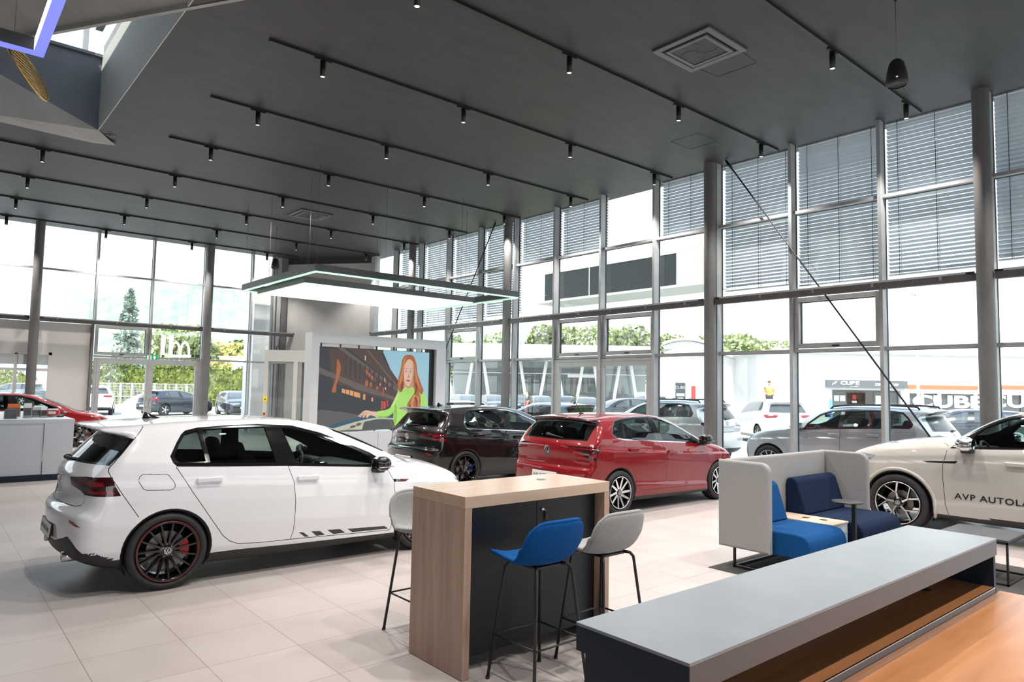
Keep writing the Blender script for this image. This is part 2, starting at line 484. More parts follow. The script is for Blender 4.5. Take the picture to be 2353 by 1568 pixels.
FLIP = np.array([1., -1., 1.])
def mirror(V, N, T): return V*FLIP, N*FLIP, T[:, ::-1]
def with_lining(V, N, T, mi, lining_idx, d=.018):
    V2 = V-N*d; n = len(V)
    return np.concatenate([V, V2]), np.concatenate([N, -N]), np.concatenate([T, T[:, ::-1]+n]), np.concatenate([mi, np.full(len(T), lining_idx)])

def paint_mat(name, col, metal=0.0, rough=.32, flake=0.0):
    m = mat(name, col, rough, metal=metal, coat=1.0); N, L, b = nodes(m)
    b.inputs['Coat Roughness'].default_value = .015; b.inputs['Specular IOR Level'].default_value = .15
    return m
def vw_badge(mb, r, m_ring, t=.006):
    """round badge in the local xz plane, thickness along y; V over W inside a ring"""
    mb.use(m_ring)
    n = 36; w = r*.13
    prof = [(r, -t), (r, t), (r-w, t), (r-w, -t), (r, -t)]
    mb.lathe(prof, (0, 0, 0), 'Y', n)
    def st(a, b, ww=.14):
        a = Vector((a[0]*r, 0, a[1]*r)); b = Vector((b[0]*r, 0, b[1]*r)); d = (b-a); L = d.length; d.normalize()
        nrm = Vector((-d.z, 0, d.x))*ww*r*.5
        A = [a+nrm, b+nrm, b-nrm, a-nrm]
        vs = [mb.bm.verts.new(p+Vector((0, -t, 0))) for p in A]+[mb.bm.verts.new(p+Vector((0, t, 0))) for p in A]
        for f in ((0, 1, 2, 3), (7, 6, 5, 4), (0, 4, 5, 1), (1, 5, 6, 2), (2, 6, 7, 3), (3, 7, 4, 0)):
            fc = mb.bm.faces.new([vs[i] for i in f]); fc.material_index = mb.mi
    st((-.36, .82), (-.06, .12)); st((.36, .82), (.06, .12)); st((-.1, .14), (.1, .14), .1)
    st((-.80, .40), (-.34, -.78)); st((.80, .40), (.34, -.78)); st((-.36, -.76), (0, -.02)); st((.36, -.76), (0, -.02))

def make_wheel(parent, loc, Rr, rim, wd, style, ring=None, caliper=None, left=False, spokemat=None, detail=True, rot=0.0):
    """tyre mesh is the wheel; rim, disc, caliper, hub cap are its pieces. outer face looks to -y"""
    n = 56 if detail else 28; hw = wd/2
    mb = MB().use(M_TYRE)
    pr = [(rim-.012, -hw+.03), (rim+.004, -hw+.012), (rim+.016, -hw+.002), ((rim+Rr)/2, -hw-.005), (Rr-.018, -hw+.006), (Rr-.004, -hw+.018), (Rr, -hw+.034)]
    for g in (-.05, 0.0, .05):
        if detail: pr += [(Rr, g-.006), (Rr-.008, g-.004), (Rr-.008, g+.004), (Rr, g+.006)]
    pr += [(Rr, hw-.034), (Rr-.004, hw-.018), (Rr-.018, hw-.006), ((rim+Rr)/2, hw+.004), (rim+.016, hw), (rim-.012, hw-.03)]
    mb.lathe(pr, (0, 0, 0), 'Y', n)
    w = mb.build('wheel', None, parent); w.location = loc
    if left: w.rotation_euler = (0, 0, PI)
    rm = MB(); sm = spokemat or M_TRIM
    rm.use(M_TRIM)
    rm.lathe([(rim-.012, -hw+.03), (rim-.004, -hw+.006), (rim-.012, -hw-.001), (rim-.024, -hw+.008), (rim-.032, -hw+.05), (rim-.045, -hw+.09), (rim-.045, hw-.02), (rim-.012, hw-.03)], (0, 0, 0), 'Y', n)
    if ring is not None:
        rm.use(ring); rm.lathe([(rim-.002, -hw+.004), (rim-.005, -hw-.004), (rim-.010, -hw-.0035), (rim-.010, -hw+.006)], (0, 0, 0), 'Y', n)
    if sm is M_ALU:
        rm.use(M_ALU); rm.lathe([(rim-.008, -hw+.001), (rim-.012, -hw-.0035), (rim-.021, -hw+.001), (rim-.021, -hw+.006)], (0, 0, 0), 'Y', n)
    yo, yh = -hw+.012, -hw+.038      # front of spokes at rim and at hub
    def seg(p0, p1, w0, w1, y0, y1, back=.035):
        p0 = Vector((p0[0], 0, p0[1])); p1 = Vector((p1[0], 0, p1[1])); d = (p1-p0).normalized(); nn = Vector((-d.z, 0, d.x))
        A = [p0+nn*w0/2, p1+nn*w1/2, p1-nn*w1/2, p0-nn*w0/2]; ys = [y0, y1, y1, y0]
        ft = [rm.bm.verts.new(a+Vector((0, y, 0))) for a, y in zip(A, ys)]
        A2 = [p0+nn*w0*.8, p1+nn*w1*.8, p1-nn*w1*.8, p0-nn*w0*.8]
        bk = [rm.bm.verts.new(a+Vector((0, y+back, 0))) for a, y in zip(A2, ys)]
        rm.use(sm); f = rm.bm.faces.new(ft); f.material_index = rm.mi
        rm.use(M_TRIM)
        for k in range(4):
            f = rm.bm.faces.new((ft[k], bk[k], bk[(k+1) % 4], ft[(k+1) % 4])); f.material_index = rm.mi
    pol = lambda r, a: (r*math.cos(a), r*math.sin(a))
    ro = rim-.022
    for (r0, a0, r1, a1, w0, w1, nrep) in style:
        for k in range(nrep):
            o = rot+2*PI*k/nrep
            seg(pol(r0, a0+o), pol(min(r1, 1)*ro if r1 <= 1 else ro, a1+o), w0, w1, yh+(yo-yh)*((r0/ro)), yh+(yo-yh)*min(r1, 1))
    rm.use(M_TRIM)
    rm.lathe([(.001, yh-.004), (.062, yh-.002), (.075, yh+.012), (.078, yh+.05)], (0, 0, 0), 'Y', 28)
    if detail:
        for k in range(5):
            a = rot+.3+2*PI*k/5; rm.use(M_DISC); rm.lathe([(.0005, yh-.006), (.009, yh-.006), (.010, yh)], (.056*math.cos(a), 0, .056*math.sin(a)), 'Y', 8)
    rm.build('rim', None, w, recalc=False)
    hb = MB()
    hb.use(M_TRIM).lathe([(.0005, yh-.012), (.030, yh-.011), (.033, yh-.004)], (0, 0, 0), 'Y', 24)
    o = hb.build('hub_cap', None, w)
    if detail:
        b2 = MB(); vw_badge(b2, .030, M_CHROME, .0015)
        ob = b2.build('hub_badge', None, w); ob.location = (0, yh-.0135, 0)
    ds = MB().use(M_DISC)
    ds.lathe([(.07, -.02), (.09, -.035), (.165 if rim > .2 else .14, -.035), (.165 if rim > .2 else .14, -.012), (.07, -.012)], (0, 0, 0), 'Y', 40, smooth=False)
    ds.use(M_PLAST).lathe([(.0005, -.05), (.07, -.05), (.08, -.03), (.08, .02)], (0, 0, 0), 'Y', 20)
    ds.build('brake_disc', None, w, recalc=False)
    if caliper is not None:
        cb = MB().use(caliper[0])
        sgn = -1 if left else 1
        A = [caliper[1]+t for t in np.linspace(-.42, .42, 9)]
        r1, r2 = .105, .182
        prev = None
        for sgy, yy in ((0, -.062), (1, .0)):
            pass
        ring = []
        for a in A:
            c_, s_ = math.cos(a)*sgn, math.sin(a)
            ring.append([cb.bm.verts.new((r1*c_, -.062, r1*s_)), cb.bm.verts.new((r2*c_, -.062, r2*s_)), cb.bm.verts.new((r2*c_, .01, r2*s_)), cb.bm.verts.new((r1*c_, .01, r1*s_))])
        for p, q in zip(ring[:-1], ring[1:]):
            for k in range(4): cb.bm.faces.new((p[k], q[k], q[(k+1) % 4], p[(k+1) % 4]))
        cb.bm.faces.new(ring[0]); cb.bm.faces.new(ring[-1][::-1])
        cb.build('brake_caliper', None, w)
    return w

PAINTED = {'body_shell', 'front_door', 'rear_door', 'tailgate', 'bonnet', 'front_bumper', 'rear_bumper', 'fuel_flap', 'roof_panel'}
CENTRE = {'body_shell', 'tailgate', 'bonnet', 'front_bumper', 'rear_bumper', 'windshield', 'rear_window', 'roof_panel'}
PNAME = {'front_door': 'door', 'rear_door': 'door', 'front_window': 'side_window', 'rear_side_window': 'side_window', 'quarter_window': 'quarter_window'}
def build_car(spec, h, paint, root, opts):
    """make all parts of one car below root (an Empty on the ground under the rear axle, heading +x)"""
    B, V, N, T, lab = body_parts(spec, h)
    gm = {'windshield': M_GLASS_F, 'front_window': M_GLASS_F, 'rear_side_window': M_GLASS_R, 'quarter_window': M_GLASS_R, 'rear_window': M_GLASS_B, 'headlight': M_LENS, 'tail_light': M_DARK_LENS, 'tail_light_glow': M_RED_LENS,
          'rear_reflector': M_RED_LENS}
    made = {}; body = None
    # dark flat marks that belong to the shell: seams, black trim
    extra = {'gap': 1, 'trim': 2, 'plast': 3, 'stripe': 2, 'under': 3, 'chromeline': 5}
    shell = [l for l in np.unique(lab) if l in extra or l == 'body_shell']
    m = np.isin(lab, shell); Tb = T[m]; mi = np.array([extra.get(l, 0) for l in lab[m]])
    u, inv = np.unique(Tb, return_inverse=True); Vs, Ns, Ts = V[u], N[u], inv.reshape(Tb.shape)
    V2, N2, T2 = mirror(Vs, Ns, Ts)
    Va = np.concatenate([Vs, V2]); Na = np.concatenate([Ns, N2]); Ta = np.concatenate([Ts, T2+len(Vs)]); ma = np.concatenate([mi, mi])
    Va, Na, Ta, ma = with_lining(Va, Na, Ta, ma, 4)
    me = np_mesh('body_shell', Va, Na, Ta, [paint, M_GAP, M_TRIM, M_PLAST, M_LINING, M_CHROME], ma)
    link_mesh('body_shell', me, root)
    for l in np.unique(lab):
        if l in shell: continue
        Vp, Np, Tp = sub(V, N, T[lab == l])
        painted = l in PAINTED
        sets = []
        if l in CENTRE:
            V2, N2, T2 = mirror(Vp, Np, Tp)
            sets.append((np.concatenate([Vp, V2]), np.concatenate([Np, N2]), np.concatenate([Tp, T2+len(Vp)])))
        else:
            sets.append((Vp, Np, Tp)); sets.append(mirror(Vp, Np, Tp))
        for (a, b, c) in sets:
            nm = PNAME.get(l, l).replace('_glow', '')
            if painted:
                a, b, c, q = with_lining(a, b, c, np.zeros(len(c), int), 1)
                me = np_mesh(nm, a, b, c, [paint, M_LINING], q)
            else: me = np_mesh(nm, a, b, c, [gm.get(l, M_TRIM)])
            o = link_mesh(nm, me, root); made.setdefault(l, []).append(o)
    # windows and lower panels of a door move with the door
    sidey = lambda o: sum(v.co.y for v in o.data.vertices[:40])
    def pick(l, sgn):
        for o in made.get(l, []):
            if sidey(o)*sgn > 0: return o
    for sgn in (1, -1):
        for win, door in (('front_window', 'front_door'), ('rear_side_window', 'rear_door')):
            a, b = pick(win, sgn), pick(door, sgn)
            if a and b: a.parent = b
    tg = made.get('tailgate', [None])[0]
    if tg:
        for l in ('rear_window',):
            for o in made.get(l, []): o.parent = tg
    # wheel-arch liners
    for (ax, R_) in spec['arches']:
        for sg in (1, -1):
            lm = MB().use(M_PLAST)
            rows = []
            for t in np.linspace(-.5, PI+.5, 26):
                x, z = ax+R_*math.cos(t), spec['wheel_r']+R_*math.sin(t)
                y = B.surfY(x, z)-.002 if z > .21 else .80
                if y < .5: y = .80
                rows.append([lm.bm.verts.new((x, sg*y, z)), lm.bm.verts.new((ax+(R_-.02)*math.cos(t), sg*(y-.012), spec['wheel_r']+(R_-.02)*math.sin(t))), lm.bm.verts.new((x, sg*.50, z))])
            for a, b in zip(rows[:-1], rows[1:]):
                for k in range(2):
                    f = lm.bm.faces.new((a[k], a[k+1], b[k+1], b[k])); f.material_index = lm.mi; f.smooth = True
            lm.build('wheel_arch_liner', None, root)
    # cabin
    wb = spec['wb']; zf = spec.get('floor', .28)
    cb = MB().use(M_LINING); cb.b2(-.55, wb-.35, -.70, .70, zf, zf+.05); cb.b2(-.60, .05, -.62, .62, zf, .62)
    cb.build('cabin_floor', None, root)
    fx = spec.get('seatx', 1.22); hz = spec.get('seatz', 0.0)
    def seat(name, x, y, wdt, rear=False):
        s_ = MB().use(M_SEAT)
        s_.box((x, y, .46+hz), (.52, wdt, .16), None, .05, 3)
        rr = Matrix.Rotation(R(-20), 3, 'Y')
        s_.box((x-.36, y, .80+hz), (.15, wdt*.94, .62), rr, .06, 3)
        n_ = 1 if not rear else 3
        for k in range(n_):
            yy = y if n_ == 1 else y+(k-1)*.42
            s_.box((x-.49, yy, 1.13+hz), (.10, .25, .19), rr, .045, 3)
            s_.tube([(x-.45, yy-.06, 1.0+hz), (x-.48, yy-.06, 1.1+hz)], .008, 6); s_.tube([(x-.45, yy+.06, 1.0+hz), (x-.48, yy+.06, 1.1+hz)], .008, 6)
        s_.build(name, None, root)
    seat('front_seat', fx, .37, .50); seat('front_seat', fx, -.37, .50); seat('rear_seat', fx-.86, 0, 1.18, True)
    d = MB().use(M_DASH); dx = spec.get('dashx', 2.05); dz = spec.get('dashz', .86)
    d.box((dx, 0, dz), (.50, 1.36, .16), None, .05, 3); d.box((dx-.18, .37, dz+.08), (.14, .34, .09), None, .03, 2); d.box((dx-.22, -.02, dz+.02), (.05, .26, .17), None, .015, 2)
    d.box((dx-.35, 0, dz-.22), (.9, .22, .22), None, .04, 2)
    d.build('dashboard', None, root)
    st = MB().use(M_DASH); c = Vector((dx-.38, .37, dz+.02)); tl = R(24)
    ring = [c+Vector((-math.sin(tl)*math.cos(a)*-.18, .18*math.sin(a), math.cos(tl)*.18*math.cos(a))) for a in np.linspace(0, 2*PI, 29)[:-1]]
    st.tube(ring, .016, 8, close=True); st.box(c+Vector((.02, 0, 0)), (.05, .15, .10), Matrix.Rotation(tl, 3, 'Y'), .02, 2)
    st.tube([c+Vector((0, .17, 0)), c, c+Vector((0, -.17, 0))], .014, 6); st.tube([c, c+Vector((.3, 0, -.1))], .03, 8)
    st.build('steering_wheel', None, root)
    mr = MB().use(M_PLAST); zx = spec.get('mirx', 1.75); mz = B.surfZ(zx, 0)-.07
    mr.box((zx, 0, mz), (.04, .22, .07), None, .02, 2); mr.tube([(zx, 0, mz), (zx+.05, 0, mz+.06)], .012, 6); mr.build('rear_view_mirror', None, root)
    # wheels
    rw = spec['wheel_r']
    for x in (0, wb):
        for sg in (-1, 1):
            yy = spec['track']/2
            make_wheel(root, (x, sg*yy, rw), rw, spec['rim_r'], spec['tyre_w'], opts['style'], opts.get('ring'), opts.get('caliper'), sg > 0, opts.get('spoke'), opts.get('detail', True), opts.get('rot', 0.0))
    # door handles
    for (x, z, L) in spec['handles']:
        for sg in (-1, 1):
            y = B.surfY(x, z); hb = MB().use(paint)
            hb.box((x, sg*(y+.026), z), (L, .026, .050), None, .0125, 4)
            for e in (-1, 1): hb.box((x+e*(L/2-.025), sg*(y+.008), z), (.04, .04, .03), None, .008, 2)
            hb.use(M_PLAST).box((x, sg*(y+.001), z-.005), (L*.5, .006, .05), None, .002, 1)
            o = hb.build('door_handle', None, root)
            dr = pick('front_door' if x > fx-.2 else 'rear_door', sg)
            if dr: o.parent = dr
    # wing mirrors
    (mx, mz2) = spec['mirror']
    for sg in (-1, 1):
        y = B.surfY(mx, mz2-.06); mm = MB().use(opts.get('mirror_mat', paint)); sc = spec.get('mirs', 1.0)
        prof = [(-.075, .0, .0), (-.07, .065, .055), (-.03, .085, .075), (.03, .088, .078), (.075, .070, .055), (.10, .035, .03), (.108, .004, .004)]
        # rounded housing: rings across x
        rings = []
        for (dx_, hy, hz_) in prof:
            rings.append([mm.bm.verts.new((mx+dx_*sc, sg*(y+.125*sc)+hy*sc*1.25*math.copysign(abs(math.cos(t))**.7, math.cos(t)), mz2+hz_*sc*math.copysign(abs(math.sin(t))**.7, math.sin(t)))) for t in np.linspace(0, 2*PI, 21)[:-1]])
        for a, b in zip(rings[:-1], rings[1:]):
            for k in range(20):
                f = mm.bm.faces.new((a[k], a[(k+1) % 20], b[(k+1) % 20], b[k])); f.smooth = True; f.material_index = mm.mi
        f = mm.bm.faces.new(rings[1]); f.material_index = mm.mi
        mm.use(M_PLAST); mm.box((mx+.01*sc, sg*(y+.05*sc), mz2-.075*sc), (.11*sc, .13*sc, .05*sc), None, .015, 2)
        mm.use(M_CHROME if opts.get('mirror_line') else M_TRIM); mm.box((mx+.02*sc, sg*(y+.125*sc), mz2-.028*sc), (.17*sc, .215*sc, .012*sc), None, .004, 1)
        mm.build('wing_mirror', None, root)
    opts.get('finish', lambda *a: None)(B, root, made, pick, paint)
    return B, made
# ================================================================ the building shell
XF, YB, ZC = 13.3, 26.9, 6.85
GZ = -.08
def struct(o): o['kind'] = 'structure'; return o
# floor: square stone tiles
M_FLOOR = mat('stone_floor_tiles', (.6, .55, .52), .34)
def floor_nodes(m):
    N, L, b = nodes(m)
    g = N.new('ShaderNodeTexCoord'); mp = N.new('ShaderNodeMapping'); L.new(g.outputs['Object'], mp.inputs[0])
    mp.inputs['Location'].default_value = (-.900/.607, -4.085/.607, 0); mp.inputs['Scale'].default_value = (1/.607, 1/.607, 1)
    sx = N.new('ShaderNodeSeparateXYZ'); L.new(mp.outputs[0], sx.inputs[0])
    def joint(out):
        f = N.new('ShaderNodeMath'); f.operation = 'FRACT'; L.new(out, f.inputs[0])
        s = N.new('ShaderNodeMath'); s.operation = 'SUBTRACT'; L.new(f.outputs[0], s.inputs[0]); s.inputs[1].default_value = .5
        a = N.new('ShaderNodeMath'); a.operation = 'ABSOLUTE'; L.new(s.outputs[0], a.inputs[0])
        k = N.new('ShaderNodeMath'); k.operation = 'GREATER_THAN'; L.new(a.outputs[0], k.inputs[0]); k.inputs[1].default_value = .4962; return k
    jx, jy = joint(sx.outputs['X']), joint(sx.outputs['Y'])
    mx = N.new('ShaderNodeMath'); mx.operation = 'MAXIMUM'; L.new(jx.outputs[0], mx.inputs[0]); L.new(jy.outputs[0], mx.inputs[1])
    fl = N.new('ShaderNodeVectorMath'); fl.operation = 'FLOOR'; L.new(mp.outputs[0], fl.inputs[0])
    wn = N.new('ShaderNodeTexWhiteNoise'); wn.noise_dimensions = '2D'; L.new(fl.outputs[0], wn.inputs['Vector'])
    n = N.new('ShaderNodeTexNoise'); n.inputs['Scale'].default_value = 2.2; n.inputs['Detail'].default_value = 7; L.new(g.outputs['Object'], n.inputs['Vector'])
    ad = N.new('ShaderNodeMath'); ad.operation = 'MULTIPLY_ADD'; L.new(wn.outputs['Value'], ad.inputs[0]); ad.inputs[1].default_value = .35; L.new(n.outputs['Fac'], ad.inputs[2])
    r = N.new('ShaderNodeValToRGB'); L.new(ad.outputs[0], r.inputs[0])
    r.color_ramp.elements[0].position = .35; r.color_ramp.elements[0].color = (.39, .348, .335, 1); r.color_ramp.elements[1].position = .95; r.color_ramp.elements[1].color = (.455, .415, .40, 1)
    mc = N.new('ShaderNodeMix'); mc.data_type = 'RGBA'; L.new(mx.outputs[0], mc.inputs['Factor']); L.new(r.outputs[0], mc.inputs['A']); mc.inputs['B'].default_value = (.20, .178, .17, 1)
    L.new(mc.outputs['Result'], b.inputs['Base Color'])
    rr = N.new('ShaderNodeMapRange'); L.new(n.outputs['Fac'], rr.inputs[0]); rr.inputs['To Min'].default_value = .34; rr.inputs['To Max'].default_value = .46; b.inputs['Specular IOR Level'].default_value = .35; L.new(rr.outputs[0], b.inputs['Roughness'])
floor_nodes(M_FLOOR)
m = MB(); m.b2(-9, XF+.05, -8, YB+.05, -.2, 0); struct(m.build('floor', M_FLOOR))

M_CEIL = noise_mat('dark_grey_ceiling_plaster', (.026, .027, .030), (.037, .038, .042), (1.5, 4, 1), .55, 5, bump=.05, bs=30)
M_SOFFIT = noise_mat('grey_ceiling_panel', (.30, .30, .29), (.36, .36, .35), (2, 2, 2), .6, 4)
M_WALL = noise_mat('pale_grey_plaster', (.40, .40, .39), (.44, .44, .43), (2, 2, 2), .8, 4)
M_WHITE = mat('white_plaster', (.62, .62, .60), .7)
M_STEEL = noise_mat('grey_painted_steel', (.12, .12, .12), (.145, .145, .145), (6, 6, 2), .6, 3)
M_ALUF = noise_mat('light_grey_aluminium_frame', (.32, .335, .34), (.36, .375, .38), (5, 5, 5), .42, 2, metal=0.0)
M_BLK = mat('matt_black_metal', (.010, .010, .011), .45)
M_PANE = thin_glass('window_glass', (.93, .97, .96), 1.0)
M_RUBBER = mat('black_gasket', (.012, .012, .012), .6)

m = MB()      # ceiling with the opening of the roof light
TOP = ZC+.30
m.prism([(2.48, -8), (XF+.40, -8), (XF+.40, 24.25), (10.9, YB+.05), (2.48, YB+.05)], 'Z', ZC, TOP)
m.prism([(-9, 16.42), (2.479, 16.42), (2.479, YB+.05), (-9, YB+.05)], 'Z', ZC, TOP)
m.prism([(-9, -8), (2.479, -8), (2.479, 9.0), (-9, 9.0)], 'Z', ZC, TOP)
struct(m.build('ceiling', M_CEIL))
# folded roof light at the upper left
m = MB().use(M_WHITE)
m.prism([(9.05, ZC+.001), (15.86, ZC+.001), (15.86, 8.38), (9.05, 8.38)], 'X', 2.465, 2.4785)
o = struct(m.build('trim_1', None))
M_DUSK = noise_mat('slate_blue_panel', (.115, .13, .155), (.13, .145, .17), (3, 3, 3), .6, 3)
m = MB(); m.prism([(2.48, ZC), (2.48, 8.38), (-3.2, 8.38), (-3.2, 8.37), (.83, 7.50)], 'Y', 15.86, 15.98); m.b2(-3.2, 2.48, 15.80, 15.87, 8.34, 8.40)
struct(m.build('trim_2', M_DUSK))
m = MB()
A, B_, C_, D_, E_ = (2.48, 15.86, ZC), (2.90, 16.45, ZC-.06), (.80, 16.10, ZC-.06), (-3.2, 15.86, 8.37), (.83, 15.86, 7.50)
m.face([A, B_, C_, E_]); m.face([E_, C_, D_]); m.face([C_, (-3.2, 16.0, 6.8), D_])
m.b2(-9, .80, 16.08, 16.42, ZC-.06, ZC+.3); m.prism([(.80, 16.08), (2.90, 16.43), (2.48, 16.6), (.80, 16.5)], 'Z', ZC-.06, ZC+.02)
struct(m.build('trim_3', M_SOFFIT))
m = MB()      # sloping panel and its edge beam on the near side
d = Vector((.87-2.8, 12.29-9.2, 0)).normalized(); nrm = Vector((d.y, -d.x, 0))
p0 = Vector((2.98, 8.92, 0)); p1 = p0+d*5.2
q = [p0, p1, p1+nrm*.06, p0+nrm*.06]
m.prism([(v.x, v.y) for v in q], 'Z', ZC-.01, ZC+.13)
m.face([(p0.x, p0.y, ZC+.06), (p1.x, p1.y, ZC+.06), (-4.5, 12.6, 9.2), (-4.5, 7.5, 8.4)])
m.face([(p0.x, p0.y, ZC+.06), (-4.5, 7.5, 8.4), (-4.5, 7.2, ZC)])
m.face([(p1.x, p1.y, ZC+.06), (-.9, 14.8, 8.5), (-4.5, 12.6, 9.2)])
struct(m.build('trim_4', M_SOFFIT))
m = MB(); m.b2(-9, 1.7, 9.0, 17.0, 9.5, 9.6); m.b2(2.48, 2.62, 9.05, 15.86, ZC+.31, 8.60); m.b2(2.48, 2.62, 9.0, 17.0, 9.4, 9.6); m.b2(-9, 2.6, 9.0, 9.1, ZC, 9.5); m.b2(-9, -8.9, 9, 17, ZC, 9.5)
struct(m.build('trim_5', M_SOFFIT))
m = MB().use(M_PANE); m.face([(-8.9, 16.9, TOP), (2.5, 16.9, TOP), (2.5, 16.9, 9.5), (-8.9, 16.9, 9.5)]); m.use(M_ALUF)
m.use(M_PANE); m.face([(1.7, 9.0, 9.55), (2.6, 9.0, 9.55), (2.6, 17.0, 9.55), (1.7, 17.0, 9.55)]); m.use(M_ALUF)
for x in (2.30, -1.2): m.b2(x-.05, x+.05, 16.82, 16.98, TOP, 9.5)
for x in (1.73,): m.b2(x-.03, x+.03, 9.0, 17.0, 9.5, 9.56)
o = struct(m.build('window_1', None))

# walls out of the picture and behind the camera (with the glazed fronts the showroom has on those sides)
m = MB(); m.b2(-9.2, -9, -8, YB, 0, ZC); struct(m.build('wall_left', M_WALL))
m = MB(); m.b2(-9, XF, -8.2, -8, 0, .5); m.b2(-9, XF, -8.2, -8, 4.6, ZC)
for x in np.arange(-9, XF, 2.4): m.b2(x-.08, x+.08, -8.2, -8, .5, 4.6)
struct(m.build('wall_front', M_WALL))
m = MB(); m.face([(-9, -8.1, .5), (XF, -8.1, .5), (XF, -8.1, 4.6), (-9, -8.1, 4.6)]); struct(m.build('window_2', M_PANE))
# slanted grey wall closing the far corner
m = MB(); m.prism([(11.02, YB), (13.34, 23.9), (13.5, 24.1), (11.25, YB+.2)], 'Z', 0, ZC-.02); struct(m.build('wall_back', M_WALL))
m = MB(); m.prism([(10.96, YB-.02), (13.3, 23.80), (13.34, 23.88), (11.02, YB)], 'Z', ZC-.24, ZC-.001); struct(m.build('trim_6', M_CEIL))

# ---- glazed front on the right (plane x = 13.3)
MUL = [3.44+1.703*i for i in range(-5, 12)]+[23.55]
ROWS = [0.05, 2.65, 3.80, 5.43, ZC]
def xbar(mb, x0, x1, y0, y1, z0, z1): mb.b2(x0, x1, y0, y1, z0, z1)
win_n = 3
for i in range(len(MUL)-1):
    y0, y1 = MUL[i], MUL[i+1]
    g = MB(); 
    for a, b in zip(ROWS[:-1], ROWS[1:]): g.face([(XF, y0, a), (XF, y1, a), (XF, y1, b), (XF, y0, b)])
    o = struct(g.build(f'window_{win_n}', M_PANE)); win_n += 1
    f = MB().use(M_ALUF); f.b2(XF-.19, XF+.03, y0-.032, y0+.032, 0, ZC)
    f.use(M_RUBBER); f.b2(XF-.012, XF+.034, y0-.038, y0-.032, 0, ZC); f.b2(XF-.012, XF+.034, y0+.032, y0+.038, 0, ZC); f.use(M_ALUF)
    f.build('frame', None, o)
    t = MB().use(M_ALUF)
    for z in ROWS[1:4]:
        t.b2(XF-.12, XF+.03, y0+.032, y1-.032, z-.03, z+.03)
    t.b2(XF-.12, XF+.03, y0+.032, y1-.032, 0, .08); t.use(M_RUBBER)
    for z in ROWS[1:4]: t.b2(XF-.01, XF+.035, y0+.034, y1-.034, z-.038, z-.030)
    t.build('transom', None, o)
# grey ledge at mid height
def ledge(name, segs, axis):
    for (a, b) in segs:
        l = MB().use(M_STEEL)
        if axis == 'Y':
            l.b2(13.00, 13.10, a, b, 3.70, 3.83); 
            l.use(M_ALUF); l.b2(12.97, 13.00, a+.12, b-.12, 3.815, 3.85); l.use(M_BLK); l.b2(12.965, 13.0, a, a+.12, 3.81, 3.845); l.b2(12.965, 13.0, b-.12, b, 3.81, 3.845)
            l.use(M_ALUF)
            for y in np.arange(a+.5, b-.3, 1.1): l.b2(12.985, 13.0, y-.02, y+.02, 3.75, 3.82)
        else:
            l.b2(a, b, YB-.30, YB-.20, 3.70, 3.83); l.use(M_ALUF); l.b2(a+.12, b-.12, YB-.33, YB-.30, 3.815, 3.85); l.use(M_BLK); l.b2(a, a+.12, YB-.335, YB-.3, 3.81, 3.845); l.b2(b-.12, b, YB-.335, YB-.3, 3.81, 3.845)
            l.use(M_ALUF)
            for x in np.arange(a+.5, b-.3, 1.7): l.b2(x-.02, x+.02, YB-.315, YB-.3, 3.75, 3.82)
        struct(l.build(name, None))
COLY = [3.50, 8.64, 15.52, 20.75]
CX_ = 13.02
ledge('trim_7', [(-5, COLY[0]-.14), (COLY[0]+.14, COLY[1]-.14), (COLY[1]+.14, COLY[2]-.14), (COLY[2]+.14, COLY[3]-.14), (COLY[3]+.14, 23.6)], 'Y')
# ---- glazed wall at the back (plane y = 26.9), solid white below the ledge on its left
MX = [-9, -6.1, -4.35, -2.45, -.75, 1.0, 2.70, 4.41, 6.13, 7.88, 9.62, 10.5]
for i in range(len(MX)-1):
    x0, x1 = MX[i], MX[i+1]; rows = ROWS if x0 > 4 else ROWS[2:]
    g = MB()
    for a, b in zip(rows[:-1], rows[1:]): g.face([(x0, YB, a), (x1, YB, a), (x1, YB, b), (x0, YB, b)])
    o = struct(g.build(f'window_{win_n}', M_PANE)); win_n += 1
    f = MB().use(M_ALUF); f.b2(x1-.032, x1+.032, YB-.16, YB+.03, rows[0]-.05, ZC); f.use(M_RUBBER); f.b2(x1+.032, x1+.04, YB-.01, YB+.034, rows[0], ZC); f.b2(x1-.04, x1-.032, YB-.01, YB+.034, rows[0], ZC); f.build('frame', None, o)
    t = MB().use(M_ALUF)
    for z in [r for r in ROWS[1:4] if r >= rows[0]-.01]: t.b2(x0+.032, x1-.032, YB-.10, YB+.03, z-.03, z+.03)
    t.build('transom', None, o)
ledge('trim_8', [(-8, 2.70-.13), (2.70+.13, 7.94-.13), (7.94+.13, 11.35)], 'X')
m = MB(); m.b2(-9, 1.55, YB, YB+.18, 0, 3.70); m.b2(3.22, 4.36, YB, YB+.18, 0, 3.70); m.b2(1.55, 3.22, YB, YB+.18, 0, .55); m.b2(1.55, 3.22, YB, YB+.18, 2.66, 3.70)
struct(m.build('wall_back_left', M_WHITE))
m = MB().use(M_WHITE); 
for (a, b, c, e) in ((1.5, 1.58, .5, 2.70), (3.18, 3.27, .5, 2.70), (2.28, 2.36, .55, 2.66)): m.b2(a, b, YB-.03, YB+.06, c, e)
m.b2(1.5, 3.27, YB-.03, YB+.06, 2.62, 2.70); m.b2(1.5, 3.27, YB-.03, YB+.06, .5, .58); m.b2(1.55, 3.22, YB-.02, YB+.05, 2.10, 2.18)
m.use(M_PANE); m.face([(1.55, YB+.03, .55), (3.2, YB+.03, .55), (3.2, YB+.03, 2.65), (1.55, YB+.03, 2.65)])
m.use(M_WALL); m.b2(1.58, 2.28, YB+.07, YB+.09, 2.30, 2.64); m.b2(2.36, 3.18, YB+.07, YB+.09, 2.30, 2.64)
